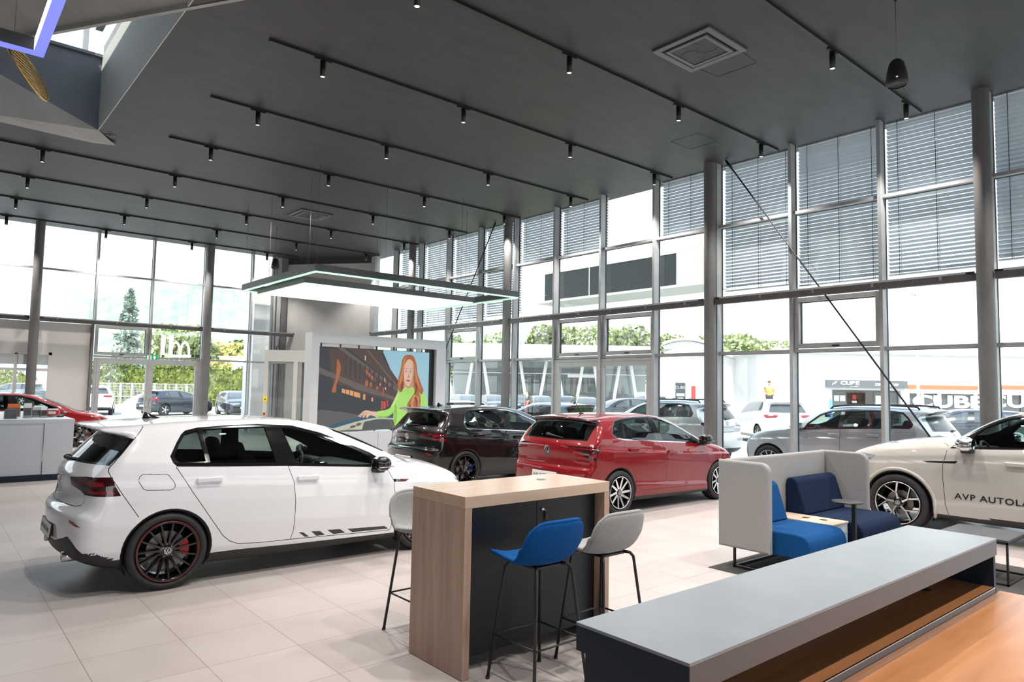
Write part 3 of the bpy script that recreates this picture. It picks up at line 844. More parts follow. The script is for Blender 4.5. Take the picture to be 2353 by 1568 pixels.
struct(m.build(f'window_{win_n}', None)); win_n += 1
m = MB().use(M_STEEL); m.b2(4.33, 4.40, YB-.17, YB+.02, 0, 3.72); m.b2(10.42, 10.58, YB-.12, YB+.05, 0, ZC-.01); m.use(M_ALUF); m.b2(10.62, 10.78, YB-.08, YB+.05, 0, ZC-.01); m.use(M_STEEL); m.b2(10.80, 11.02, YB-.10, YB+.05, 0, ZC-.01)
m.tube([(10.72, YB-.14, 0), (10.72, YB-.14, 2.9), (10.66, YB-.14, 2.95), (10.66, YB-.14, 3.25), (10.75, YB-.14, 3.3), (10.75, YB-.14, 3.6)], .022, 8)
struct(m.build('trim_9', None))
# far end of the right front: closing frame
m = MB().use(M_ALUF); m.b2(XF-.15, XF+.05, 23.60, 23.92, 0, ZC-.02); struct(m.build('trim_10', None))

# ---- doors and tilting windows in the glazing
def framed(mb, axis, c, u0, u1, z0, z1, wd=.07, dep=.08):
    """rectangular frame in a facade plane"""
    for (a, b, e, f) in ((u0, u0+wd, z0, z1), (u1-wd, u1, z0, z1), (u0+wd, u1-wd, z0, z0+wd), (u0+wd, u1-wd, z1-wd, z1)):
        if axis == 'X': mb.b2(c-dep, c+.02, a, b, e, f)
        else: mb.b2(a, b, c-dep, c+.02, e, f)
def door(n, axis, c, u0, u1, ztop):
    um = (u0+u1)/2; d = MB().use(M_ALUF); framed(d, axis, c, u0, u1, 0, ztop, .07, .10)
    root = struct(d.build(f'door_{n}', None))
    for (a, b, hs) in ((u0+.07, um, 1), (um, u1-.07, -1)):
        l = MB().use(M_ALUF); framed(l, axis, c-.03, a+.005, b-.005, .02, ztop-.075, .11, .07); l.build('door_leaf', None, root)
        h = MB().use(M_CHROME); u = b-.06 if hs > 0 else a+.06
        P = (lambda q, u_, z: (q, u_, z)) if axis == 'X' else (lambda q, u_, z: (u_, q, z))
        h.tube([P(c-.10, u, .95), P(c-.16, u, .97), P(c-.16, u, 1.22), P(c-.10, u, 1.24)], .012, 8); h.build('door_handle', None, root)
door(1, 'X', XF-.05, MUL[9]+.035, MUL[11]-.035, 2.60)
door(2, 'Y', YB-.05, 4.45, 7.85, 2.60)
def hopper(axis, c, u0, u1, z0, z1, lab):
    t = thing('tilt_window', lab, 'window', (0, 0, 0), 0, 'tilting fanlights in the glazing')
    f = MB().use(M_ALUF); framed(f, axis, c-.02, u0, u1, z0, z1, .085, .10); f.use(M_RUBBER); framed(f, axis, c+.002, u0+.085, u1-.085, z0+.085, z1-.085, .012, .03); f.build('sash', None, t)
    h = MB().use(M_BLK); um = (u0+u1)/2
    h.b2(*((c-.135, c-.12, um-.07, um+.07) if axis == 'X' else (um-.07, um+.07, c-.135, c-.12)), z0+.02, z0+.045); h.build('latch', None, t)
    return t
for k, lab in ((6, 'grey-framed tilting fanlight right of the middle facade column, above the sofa'), (9, 'grey-framed tilting fanlight over the right leaf of the facade glass door'), (10, 'grey-framed tilting fanlight over the left leaf of the facade glass door'), (13, 'grey-framed tilting fanlight behind the lower end of the far tension rod')):
    hopper('X', XF, MUL[k]+.04, MUL[k+1]-.04, 2.70, 3.70, lab)
hopper('Y', YB, 4.45, 6.08, 2.70, 3.70, 'grey-framed tilting fanlight over the back wall door, a conifer behind it')
t = thing('exit_sign', 'small green emergency exit sign above the back glass door', 'sign', (6.22, YB-.12, 2.66))
M_GREEN = mat('exit_green', (.0, .25, .09), .4, emit=(.0, .30, .10), es=.6); M_SIGNW = mat('sign_white', (.85, .85, .85), .4, emit=(1, 1, 1), es=.5)
b = MB().use(M_GREEN); b.box((0, 0, 0), (.36, .05, .20)); b.build('sign_box', None, t)
b = MB().use(M_SIGNW); yy = -.027
b.face([(.02, yy, .03), (.05, yy, .03), (.05, yy, .07), (.09, yy, .07), (.09, yy, .03), (.12, yy, .03), (.07, yy, -.06)]); b.face([(-.16, yy, -.08), (-.03, yy, -.08), (-.03, yy, .08), (-.16, yy, .08)]); b.use(M_GREEN)
yy = -.029; b.face([(-.13, yy, -.06), (-.11, yy, -.06), (-.08, yy, -.01), (-.06, yy, -.05), (-.045, yy, -.04), (-.07, yy, .03), (-.10, yy, .04), (-.125, yy, .01)]); b.lathe([(.0005, 0), (.014, 0)], (-.075, yy, .052), 'Y', 10); b.build('pictogram', None, t, recalc=False)

# ---- round steel columns and tension rods
def column(x, y, r, lab):
    t = thing('steel_column', lab, 'column', (x, y, 0), 0, 'round steel columns')
    c = MB().use(M_STEEL); c.lathe([(r, 0), (r, ZC)], (0, 0, 0), 'Z', 32); c.build('shaft', None, t)
    c = MB().use(M_STEEL); c.lathe([(r, .012), (r+.07, .012), (r+.07, 0)], (0, 0, 0), 'Z', 32); c.build('base_plate', None, t)
column(CX_, COLY[0], .125, 'round grey steel column at the glass front behind the white SUV')
column(CX_, COLY[1], .125, 'round grey steel column at the glass front behind the bonnet of the red hatchback')
column(CX_, COLY[2], .125, 'round grey steel column at the glass front behind the black hatchback')
column(CX_, COLY[3], .125, 'round grey steel column rising behind the top right of the video wall')
column(2.70, YB-.42, .135, 'round grey steel column at the back wall behind the red car')
column(7.94, YB-.42, .135, 'round grey steel column at the back wall right of the glass door')
def rod(a, b, lab):
    t = MB().use(M_BLK); t.tube([a, b], .016, 8); a, b = Vector(a), Vector(b); d = (b-a).normalized(); t.tube([b-d*.25, b-d*.05], .028, 8); t.tube([a+d*.05, a+d*.25], .028, 8)
    o = t.build('tension_rod', None); tag(o, lab, 'rod', 'diagonal tension rods')
rod((13.08, 8.28, ZC), (13.08, 3.76, .20), 'dark steel tension rod running diagonally across the windows behind the sofa')
rod((13.08, 16.2, ZC), (13.08, 20.54, .20), 'dark steel tension rod crossing the windows just right of the video wall')

# ---- venetian blinds outside the glass
M_SLAT = mat('grey_aluminium_slat', (.58, .62, .66), .45, metal=0.0); M_CORD = mat('blind_cord', (.05, .05, .05), .7)
def blind(i, zb, tilt, lab, extra=None):
    y0, y1 = MUL[i]+.045, MUL[i+1]-.02; x = XF+.16; w_ = .080; p = .0745
    t = thing('venetian_blind', lab, 'blind', (x, (y0+y1)/2, zb), 0, 'venetian blinds on the glass front'); hw = (y1-y0)/2
    s_ = MB(); z = ZC-.035-zb; k = 0
    while z > .03:
        a = R(tilt+random.uniform(-1.5, 1.5)); 
        if extra: a += R(extra(z+zb))
        pts = []
        for u in (-1, -.35, .35, 1):
            pts.append((math.cos(a)*u*w_/2, -math.sin(a)*u*w_/2+(1-u*u)*.006+z))
        A = [s_.bm.verts.new((px, -hw, pz)) for px, pz in pts]; B2 = [s_.bm.verts.new((px, hw, pz)) for px, pz in pts]
        for j in range(3): f = s_.bm.faces.new((A[j], A[j+1], B2[j+1], B2[j])); f.smooth = True
        z -= p; k += 1
    s_.build('slats', M_SLAT, t, recalc=False)
    c = MB()
    for f_ in (.12, .5, .88):
        yy = -hw+2*hw*f_; c.b2(-.046, -.043, yy-.005, yy+.005, 0, ZC-zb); c.b2(.043, .046, yy-.005, yy+.005, 0, ZC-zb)
    c.build('ladder_cords', M_CORD, t)
    b_ = MB(); b_.b2(-.045, .045, -hw, hw, ZC-.03-zb, ZC-.0005-zb); b_.build('head_rail', M_SLAT, t)
    b_ = MB(); b_.b2(-.04, .04, -hw, hw, -.01, .015); b_.build('bottom_rail', M_SLAT, t)
blow = lambda z: -9.0 if z < 4.9 else 0.0
BL = [(3, 4.1, 52, 'pulled-down blind at the far right behind the thickest near column'), (4, 4.06, 52, 'pulled-down blind cut off by the right edge of the photo'), (5, 4.0, 38, 'pulled-down blind in the bay left of the column by the white SUV'),
      (6, 3.98, 42, 'pulled-down blind in the bay behind the middle of the near tension rod'), (7, 4.03, 38, 'pulled-down blind just right of the column behind the red hatchback'), (8, 5.47, 36, 'half-height blind just left of the column behind the red hatchback'),
      (10, 5.47, 34, 'half-height blind above the left leaf of the facade glass door'), (11, 5.47, 34, 'half-height blind right of the column behind the black hatchback'), (12, 4.05, 32, 'long blind left of the column behind the black hatchback, crossed by a rod'),
      (13, 3.96, 32, 'long blind in the bay right above the far end of the green-lit pendant'), (14, 3.96, 30, 'long blind right of the column above the video wall'), (15, 3.96, 30, 'long narrow-looking blind behind the column above the video wall')]
for i, zb, tl, lab in BL: blind(i, zb, tl, 'grey '+lab, blow if i in (5, 7) else None)

# ---- light tracks with spotlights
M_LAMPGLOW = mat('spotlight_lens', (.9, .8, .6), .3, emit=(1.0, .86, .62), es=14)
spot_data = bpy.data.lights.new('spot_beam', 'SPOT'); spot_data.energy = 480; spot_data.spot_size = R(105); spot_data.spot_blend = .6; spot_data.shadow_soft_size = .05; spot_data.color = (1.0, .93, .87)
TR = [(-.91, .2, 13.25), (1.78, .2, 13.25), (4.475, .2, 13.25), (7.170, 3.62, 13.25), (9.83, 3.62, 13.25), (12.52, 3.62, 13.23), (15.21, 3.63, 13.2), (17.93, -3.0, 13.3), (20.65, -3.0, 13.25), (23.35, -3.0, 13.15), (26.05, -3.0, 11.1)]  # first two tracks and their spotlights are unseen, added to brighten the near side
ORD = ['overhead', 'nearly overhead', 'first', 'second', 'third', 'fourth', 'fifth', 'sixth', 'seventh', 'eighth', 'ninth']
LX = [12.60, 9.86, 7.15, 4.46, 1.78]
PT = ['first', 'second', 'third', 'fourth', 'fifth']
sp_src = None
for k, (y, x0, x1) in enumerate(TR):
    t = MB().use(M_BLK); t.b2(x0, x1, y-.028, y+.028, ZC-.042, ZC-.0005); o = t.build('light_track', None)
    tag(o, f'black ceiling light track, {ORD[k]} of the nine in view counted from the viewer' if k > 1 else f'black ceiling light track {ORD[k]}, unseen, added as fill', 'light track', 'light tracks on the ceiling')
    lx = [v for v in LX if x0 < v < x1-.2]
    for j, x in enumerate(lx):
        lab = f'black cylinder spotlight on the {ORD[k]} track from the viewer, {PT[j]} from its window end' if k > 1 else f'black cylinder spotlight on the {ORD[k]} track added unseen as fill, {PT[j]} from its window end'
        if sp_src is None:
            sp_src = thing('track_spotlight', lab, 'spotlight', (x, y, ZC-.042), 0, 'track spotlights')
            a = MB().use(M_BLK); a.b2(-.14, .14, -.018, .018, -.022, 0, .004, 1); a.build('adapter', None, sp_src)
            h = MB().use(M_BLK); h.lathe([(.0005, -.022), (.042, -.022), (.042, -.275), (.036, -.275), (.034, -.262)], (0, 0, 0), 'Z', 20); h.build('housing', None, sp_src)
            g = MB().use(M_LAMPGLOW); g.lathe([(.0005, -.264), (.0345, -.264)], (0, 0, 0), 'Z', 20); g.build('lens', None, sp_src, recalc=False)
            ll = bpy.data.objects.new('spot_beam', spot_data); COL.objects.link(ll); ll.parent = sp_src; ll.location = (0, 0, -.30)
        else:
            root = copy_tree(sp_src, None, lab); root.location = (x, y, ZC-.042)

# ---- ceiling cassettes, access panel, detector, pendant loudspeakers
M_CASS = mat('grey_cassette_plastic', (.10, .105, .11), .4)
def cassette(x, y, s, lab):
    t = thing('air_conditioning_cassette', lab, 'air vent', (x, y, ZC), 0, 'ceiling air conditioning cassettes')
    h = s/2; a = MB().use(M_CASS)
    def ring(o_, i_, z0, z1):
        for (u0, u1, v0, v1) in ((-o_, o_, -o_, -i_), (-o_, o_, i_, o_), (-o_, -i_, -i_, i_), (i_, o_, -i_, i_)): a.b2(u0, u1, v0, v1, z0, z1, .006, 2)
    ring(h, h*.80, -.035, 0); a.build('frame', None, t)
    g = MB().use(M_BLK); g.b2(-h*.80, h*.80, -h*.80, h*.80, -.012, -.002); g.build('air_slot', None, t)
    a = MB().use(M_CASS); ring(h*.72, h*.60, -.05, -.012); a.build('grille_frame', None, t)
    g = MB().use(M_BLK); q = h*.60; g.b2(-q, q, -q, q, -.04, -.012); g.use(M_STEEL)
    for k in range(4):       # swirl of the diffuser plate
        pts = []
        for u in np.linspace(0, 1, 9):
            r_ = q*.98*(1-u)+.02; an = k*PI/2+.2+u*1.15; pts.append((r_*math.cos(an), r_*math.sin(an), -.042))
        g.tube(pts, .004, 5)
    g.build('diffuser', None, t)
cassette(8.48, 5.80, .98, 'grey square air conditioning cassette in the ceiling, near one')
cassette(8.56, 19.35, 1.0, 'small-looking square air conditioning cassette in the ceiling behind the pendant cables')
m = MB().use(M_GAP)
for (x0, y0, x1, y1) in ((9.02, 6.16, 9.46, 6.12), (9.46, 6.12, 9.47, 5.45), (9.47, 5.45, 9.03, 5.42), (11.3, 7.75, 11.95, 7.75), (11.95, 7.75, 11.95, 8.4), (11.95, 8.4, 11.3, 8.4), (11.3, 8.4, 11.3, 7.75)): m.tube([(x0, y0, ZC-.001), (x1, y1, ZC-.001)], .004, 5)
struct(m.build('trim_11', None))
t = thing('smoke_detector', 'small grey smoke detector on the ceiling by the roof light corner', 'smoke detector', (2.72, 16.0, ZC))
b = MB().use(M_CASS); b.lathe([(.06, 0), (.058, -.02), (.04, -.035), (.0005, -.045)], (0, 0, 0), 'Z', 20); b.build('sensor', None, t)
b = MB().use(M_CASS); b.lathe([(.085, 0), (.085, -.012), (.06, -.014)], (0, 0, 0), 'Z', 24); b.build('base', None, t)
def speaker(x, y, z, lab):
    t = thing('pendant_loudspeaker', lab, 'loudspeaker', (x, y, z), 0, 'pendant loudspeakers')
    b = MB().use(M_PLAST); b.lathe([(.0005, .185), (.05, .18), (.085, .14), (.118, .0), (.128, -.11), (.122, -.145), (.11, -.15)], (0, 0, 0), 'Z', 32); b.build('housing', None, t)
    b = MB().use(M_BLK); b.lathe([(.112, -.14), (.07, -.125), (.0005, -.12)], (0, 0, 0), 'Z', 28); b.build('grille', None, t)
    b = MB().use(M_STEEL); b.tube([(-.014, 0, .20), (-.006, 0, ZC-z)], .0022, 5); b.tube([(.014, 0, .20), (.006, 0, ZC-z)], .0022, 5); b.tube([(-.014, 0, .20), (0, 0, .175), (.014, 0, .20)], .0022, 5); b.build('suspension_wire', None, t)
    b = MB().use(M_CASS); b.lathe([(.035, ZC-z), (.035, ZC-z-.02), (.02, ZC-z-.03)], (0, 0, 0), 'Z', 16); b.build('ceiling_rose', None, t)
    b = MB().use(M_SIGNW); b.box((-.115, -.03, -.085), (.01, .05, .018)); b.build('badge', None, t)
speaker(9.18, 3.36, 5.86, 'black teardrop loudspeaker hanging at the upper right by the air cassette')
speaker(8.55, 21.85, 5.68, 'small-looking black teardrop loudspeaker hanging behind the left end of the pendant')
# ================================================================ furniture and fittings
def wood_mat(name, c1, c2, axis='Z', sc=14, rough=.45):
    m = mat(name, c1, rough); N, L, b = nodes(m)
    t = N.new('ShaderNodeTexCoord'); mp = N.new('ShaderNodeMapping'); s = [sc, sc, sc]; s['XYZ'.index(axis)] = .9
    mp.inputs['Scale'].default_value = s
    L.new(t.outputs['Object'], mp.inputs[0]); n = N.new('ShaderNodeTexNoise'); n.inputs['Scale'].default_value = 1.0; n.inputs['Detail'].default_value = 6; n.inputs['Roughness'].default_value = .65; n.inputs['Distortion'].default_value = .6
    L.new(mp.outputs[0], n.inputs['Vector']); r = N.new('ShaderNodeValToRGB'); L.new(n.outputs['Fac'], r.inputs[0])
    r.color_ramp.elements[0].position = .30; r.color_ramp.elements[0].color = (*c1, 1); r.color_ramp.elements[1].position = .70; r.color_ramp.elements[1].color = (*c2, 1)
    L.new(r.outputs[0], b.inputs['Base Color']); return m
M_OAK_Z = wood_mat('brown_wood_grain_upright', (.28, .185, .14), (.42, .29, .225), 'Z', 16)
M_OAK_X = wood_mat('brown_wood_grain_along', (.40, .28, .20), (.48, .35, .26), 'X', 14, .26)
M_WALNUT = wood_mat('warm_wood_worktop', (.36, .15, .06), (.50, .23, .10), 'X', 11, .22)
M_CHAR = mat('charcoal_front', (.007, .009, .012), .42, spec=.3)
M_CTOP = noise_mat('grey_blue_laminate', (.215, .245, .27), (.24, .27, .295), (4, 4, 4), .34, 3)
M_CNAVY = mat('dark_navy_panel', (.010, .022, .038), .5, spec=.3)
M_CGREY = mat('warm_grey_edge', (.10, .098, .105), .45)
def fabric(name, c, v=.15, sc=220, rough=.9):
    c2 = tuple(min(1, x*(1+v)) for x in c); c1 = tuple(x*(1-v) for x in c)
    return noise_mat(name, c1, c2, (sc, sc*.35, sc), rough, 3, bump=.25, bs=350, lo=.3, hi=.7, spec=.15)
M_FBLUE = fabric('bright_blue_fabric', (.002, .062, .22)); M_FGREY = fabric('light_grey_fabric', (.30, .30, .30)); M_FPANEL = fabric('grey_melange_fabric', (.285, .285, .285), .12, 160)
M_FNAVY = fabric('navy_fabric', (.005, .014, .040)); M_FSEAT = fabric('royal_blue_fabric', (.003, .052, .17))
M_LACQ = mat('white_lacquer', (.58, .63, .68), .35, coat=.2)

# ---- high table
t = thing('high_table', 'brown wood-effect high table with black cupboard doors beside the blue stool', 'table', (2.64, 3.515, 0))
TX, TY = 1.345, .60
p = MB(); p.b2(0, TX, 0, TY, 1.045, 1.12, .002, 1); p.build('tabletop', M_OAK_X, t)
for x in (0, TX-.055):
    p = MB(); p.b2(x, x+.055, .0, TY, .004, 1.0449); p.build('side_panel', M_OAK_Z, t)
p = MB(); p.b2(.056, TX-.056, .12, .14, .10, 1.044); p.b2(.056, TX-.056, .12, TY-.02, .08, .10); p.build('cupboard_back', M_CHAR, t)
for x0, x1, hx in ((.056, .5*TX+.02, -.16), (.5*TX+.024, TX-.056, .02)):
    p = MB(); p.b2(x0, x1, .095, .115, .10, 1.041, .001, 1); d = p.build('door', M_CHAR, t)
    h = MB(); xm = .5*TX+.022
    if hx < 0: h.b2(xm-.165, xm-.012, .080, .097, 1.030, 1.038)
    else: h.b2(xm+.03, xm+.16, .080, .097, 1.030, 1.038)
    h.build('handle', M_CHROME, d)
k = MB().use(M_CHROME); k.lathe([(.0005, -.012), (.011, -.012), (.013, 0)], (.5*TX+.075, .094, .962), 'Y', 16); k.build('lock', None, t)
k = MB().use(M_BLK); k.tube([(.5*TX+.10, .088, .945), (.5*TX+.112, .085, .93), (.5*TX+.105, .085, .91), (.5*TX+.095, .086, .93), (.5*TX+.10, .088, .945)], .004, 6); k.b2(.5*TX+.095, .5*TX+.118, .082, .088, .895, .925, .002, 1); k.b2(.5*TX+.102, .5*TX+.107, .083, .087, .86, .9); k.use(M_CHROME); k.tube([(.5*TX+.075, .082, .962), (.5*TX+.098, .082, .95)], .003, 6)
k.build('key', None, t)
p = MB().use(M_STEEL); p.lathe([(.0005, .004), (.030, .004), (.036, .001), (.036, 0)], (.98, .36, 1.12), 'Z', 28); p.build('cable_outlet', None, t)

# ---- bar stools
def make_stool(label, fab, x, y, rz):
    t = thing('bar_stool', label, 'bar stool', (x, y, 0), rz, 'bar stools at the high table')
    # shell: profile from front edge over the seat up the back; local +y is the front
    prof = [(.215, .735), (.20, .752), (.13, .752), (.04, .742), (-.05, .735), (-.115, .745), (-.160, .790), (-.185, .85), (-.200, .91), (-.210, .965), (-.216, 1.005)]
    s = MB().use(fab); rows = []; n = len(prof)
    for i, (py, pz) in enumerate(prof):
        u = i/(n-1)
        w = [.185, .212, .228, .236, .240, .242, .243, .240, .232, .214, .165][i]
        row = []
        for v in np.linspace(-1, 1, 15):
            x_ = v*w; lift = .030*abs(v)**3 if i < 5 else (.05*abs(v)**3 if i < 7 else .0)
            fwd = 0 if i < 5 else [.03, .055, .06, .055, .045, .03][i-5]*abs(v)**2.4
            row.append((x_, py+fwd, pz+lift-(.012*abs(v)**4 if i >= 9 else 0)))
        rows.append(row)
    top = [[s.bm.verts.new(q) for q in r_] for r_ in rows]
    for a, b in zip(top[:-1], top[1:]):
        for k in range(14): s.bm.faces.new((a[k], a[k+1], b[k+1], b[k]))
    o = s.build('seat_shell', None, t, smooth=True)
    m1 = o.modifiers.new('thickness', 'SOLIDIFY'); m1.thickness = .034; m1.offset = 0
    m2 = o.modifiers.new('round', 'SUBSURF'); m2.levels = 2; m2.render_levels = 2
    # piping along the edge
    ed = [rows[i][0] for i in range(n)]+[rows[-1][k] for k in range(1, 14)]+[rows[i][14] for i in range(n-1, -1, -1)]
    e = MB().use(fab); e.tube(ed, .0125, 8); e.build('edge_piping', None, t, smooth=True)
    for sx in (-1, 1):
        for sy in (-1, 1):
            l = MB().use(M_BLK); l.tube([(sx*.10, sy*.09, .722), (sx*.135, sy*.125, .715), (sx*.150, sy*.142, .690), (sx*.218, sy*.214, .012)], .0105, 10); l.lathe([(.014, 0), (.014, .014)], (sx*.2185, sy*.2145, 0), 'Z', 12, close=True); l.build('leg', None, t)
    f = MB().use(M_BLK); z = .27; q = .1925
    for a, b in (((-q, -q, z), (q, -q, z)), ((q, -q, z), (q, q, z)), ((q, q, z), (-q, q, z)), ((-q, q, z), (-q, -q, z))): f.tube([a, b], .0065, 8)
    f.build('footrest', None, t)
    f = MB().use(M_BLK); f.b2(-.11, .11, -.10, .10, .705, .722, .004, 1); f.build('seat_plate', None, t)
    return t
make_stool('blue fabric bar stool with thin black legs in front of the black cupboard doors', M_FBLUE, 3.02, 3.245, 0)
make_stool('grey fabric bar stool right of the blue one, partly behind the big counter', M_FGREY, 3.58, 3.215, 0)
make_stool('grey fabric bar stool half hidden behind the left end of the high table', M_FGREY, 2.955, 4.40, PI)

# ---- big reception counter in the foreground
t = thing('reception_counter', 'long grey-topped reception counter with wooden worktop filling the lower right corner', 'counter', (1.557, 1.095, 0))
CW, CD = 2.575, .408
p = MB().use(M_CTOP); p.b2(0, CW, 0, CD, 1.090, 1.10, .001, 1); p.use(M_CGREY); p.b2(.001, CW-.001, .001, CD-.001, 1.018, 1.0899); p.use(M_CNAVY); p.b2(0, .002, .002, CD-.002, 1.018, 1.0895); p.build('counter_top', None, t)
p = MB(); p.b2(.03, .055, .03, CD-.012, 0, 1.017); p.build('end_panel', M_CNAVY, t)
p = MB(); p.b2(CW-.03, CW, .008, CD-.012, 0, 1.017); p.build('end_panel', M_CNAVY, t)
p = MB(); p.b2(.056, CW-.031, CD-.045, CD-.02, 0, 1.017); p.build('front_panel', M_CNAVY, t)
p = MB().use(M_WALNUT); p.b2(.056, CW-.031, .010, CD-.046, .835, .865); p.use(M_CHROME); p.b2(.056, CW-.031, .004, .0098, .861, .865); p.use(M_CGREY); p.b2(.056, CW-.031, .004, .0098, .835, .8605); p.build('inner_shelf', None, t)
p = MB(); p.b2(-.6, CW+.035, -.95, .003, .80, .838, .002, 1); p.build('worktop', M_WALNUT, t)
p = MB(); p.b2(-.55, -.5, -.9, -.05, 0, .799); p.b2(CW-.12, CW-.07, -.9, -.05, 0, .799); p.build('worktop_support', M_CNAVY, t)
p = MB().use(M_BLK); p.lathe([(.0005, .003), (.034, .003), (.040, 0)], (CW-.36, .22, .8651), 'Z', 24); p.build('cable_outlet', None, t)

# ---- lounge booth
t = thing('lounge_booth', 'grey high-sided lounge booth with one blue and one navy seat', 'sofa', (6.42, 4.17, .006))
def rbox(mb, x0, x1, y0, y1, z0, z1, r, seg=3): mb.b2(x0, x1, y0, y1, z0, z1, r, seg)
BW = 2.34
p = MB(); p.b2(.085, BW-.085, -.075, 0, .21, 1.10, .03, 3); p.build('back_panel', M_FPANEL, t, smooth=True)
for x in (0, BW-.08):
    P = [(-.575, .215), (.0, .215), (.0, 1.10)]
    for a in np.linspace(PI/2, PI, 9): P.append((-.575+.10+.10*math.cos(a), 1.10-.10+.10*math.sin(a)))
    w_ = MB(); w_.prism(P, 'X', x, x+.08)
    bmesh.ops.recalc_face_normals(w_.bm, faces=w_.bm.faces[:])
    es = [e for e in w_.bm.edges if abs(e.verts[0].co.x-e.verts[1].co.x) < 1e-5]
    bmesh.ops.bevel(w_.bm, geom=es, offset=.026, segments=4, affect='EDGES', profile=.5)
    w_.build('side_wing', M_FPANEL, t)
def seat(x0, x1, mt, nm):
    s = MB()
    prof = [(-.10, .205), (-.10, .43), (-.80, .445), (-.885, .43), (-.93, .385), (-.945, .33), (-.955, .205)]
    s.prism(prof, 'X', x0, x1); es = [e for e in s.bm.edges]
    bmesh.ops.bevel(s.bm, geom=es, offset=.018, segments=3, affect='EDGES', profile=.5)
    o = s.build('seat_cushion', mt, t, smooth=False)
    s = MB(); prof = [(-.085, .435), (-.33, .437), (-.215, .80), (-.17, .835), (-.11, .835), (-.085, .80)]
    s.prism(prof, 'X', x0+.01, x1-.02); bmesh.ops.bevel(s.bm, geom=s.bm.edges[:], offset=.02, segments=3, affect='EDGES', profile=.5)
    s.build('back_cushion', mt, t)
seat(.085, .86, M_FSEAT, 'blue'); seat(1.24, 2.245, M_FNAVY, 'navy')
p = MB().use(mat('pale_wood_console_top', (.55, .44, .35), .4)); p.b2(.865, 1.235, -.80, -.10, .425, .445, .003, 1); p.use(M_LACQ); p.b2(.875, 1.225, -.79, -.10, .20, .425); p.use(M_WALL); p.b2(.872, 1.228, -.794, -.79, .33, .335)
o = p.build('console', None, t)
q = MB().use(M_BLK)
q.lathe([(.0005, .002), (.036, .002), (.042, 0)], (1.05, -.42, .4455), 'Z', 24); q.build('cup_socket', None, o); q = MB().use(M_BLK); q.lathe([(.0005, .002), (.036, .002), (.042, 0)], (1.08, -.60, .4455), 'Z', 24); q.build('cup_socket', None, o)
for x in (.11, BW-.13):
    q = MB().use(M_BLK); y0, y1 = -.11, -.86
    q.b2(x, x+.022, y1, y0, 0, .02); q.b2(x, x+.022, y0-.022, y0, 0, .22); q.b2(x, x+.022, y1, y1+.022, 0, .205); q.build('leg_frame', None, t)
q = MB().use(M_BLK); q.b2(.11, BW-.108, -.132, -.11, 0, .02); q.b2(.11, BW-.108, -.86, -.838, .183, .205); q.build('stretcher', None, t)
t = thing('side_table', 'small round black table on a single post between the lounge seats', 'side table', (7.352, 3.25, .006))
p = MB().use(M_BLK); p.lathe([(.0005, .70), (.146, .70), (.150, .694), (.146, .688), (.0005, .688)], (0, 0, 0), 'Z', 40); p.build('table_top', None, t)
p = MB().use(M_BLK); p.box((.018, -.06, .35), (.035, .035, .68)); p.build('post', None, t)
p = MB().use(M_BLK); p.b2(-.10, .12, -.16, .14, 0, .008, .002, 1); p.build('base_plate', None, t)
t = thing('coffee_table', 'low dark coffee table with thin black frame behind the counter end', 'table', (8.31, 2.325, .006))
p = MB(); p.b2(-.32, .32, -.30, .30, .41, .432, .002, 1); p.build('table_top', noise_mat('dark_slate_laminate', (.055, .06, .066), (.075, .08, .088), (5, 5, 5), .38), t)
for sx in (-1, 1):
    for sy in (-1, 1): q = MB(); q.box((sx*.309, sy*.289, .205), (.018, .018, .41)); q.build('leg', M_BLK, t)
q = MB(); q.b2(-.318, .318, -.298, -.28, 0, .018); q.b2(-.318, .318, .28, .298, 0, .018); q.b2(-.318, -.30, -.28, .28, 0, .018); q.b2(.30, .318, -.28, .28, 0, .018); q.b2(-.318, .318, -.298, -.28, .39, .41); q.b2(-.318, .318, .28, .298, .39, .41); q.b2(-.318, -.30, -.28, .28, .39, .41); q.b2(.30, .318, -.28, .28, .39, .41); q.build('frame', M_BLK, t)
M_RUG = noise_mat('dark_grey_carpet', (.035, .034, .033), (.075, .072, .07), (90, 90, 90), .95, 4, bump=.6, bs=300)
p = MB(); p.b2(-1.36, 1.36, -1.3, 1.3, 0, .006); o = p.build('floor_rug', M_RUG, None, loc=(7.66, 2.905, 0)); tag(o, 'dark grey flat rug under the lounge booth', 'rug')

# ---- white service desk at the left with its clutter
t = thing('service_desk', 'white service desk with a dark plinth cut off by the left edge', 'desk', (2.25, 15.05, 0))
p = MB(); p.b2(-3.4, 0, 0, 3.9, 1.03, 1.10, .003, 1); p.build('desk_top', M_LACQ, t)
p = MB(); p.b2(-3.4, -.47, .02, .06, .11, 1.029); p.build('front_panel', M_LACQ, t)
p = MB(); p.b2(-.46, -.005, .0, .06, .11, 1.029); p.b2(-.06, -.005, .061, 3.88, .11, 1.029); p.build('corner_panel', M_LACQ, t)
p = MB(); p.b2(-3.4, -.20, -.0, .02, .0, .109); p.b2(-.215, -.195, .021, 3.8, 0, .109); p.build('plinth', M_CNAVY, t)
M_ACRYL = thin_glass('clear_acrylic', (.80, .82, .84), .9); M_PAPER = mat('leaflet_paper', (.75, .74, .72), .6); M_ORNG = mat('orange_card', (.75, .16, .03), .5)
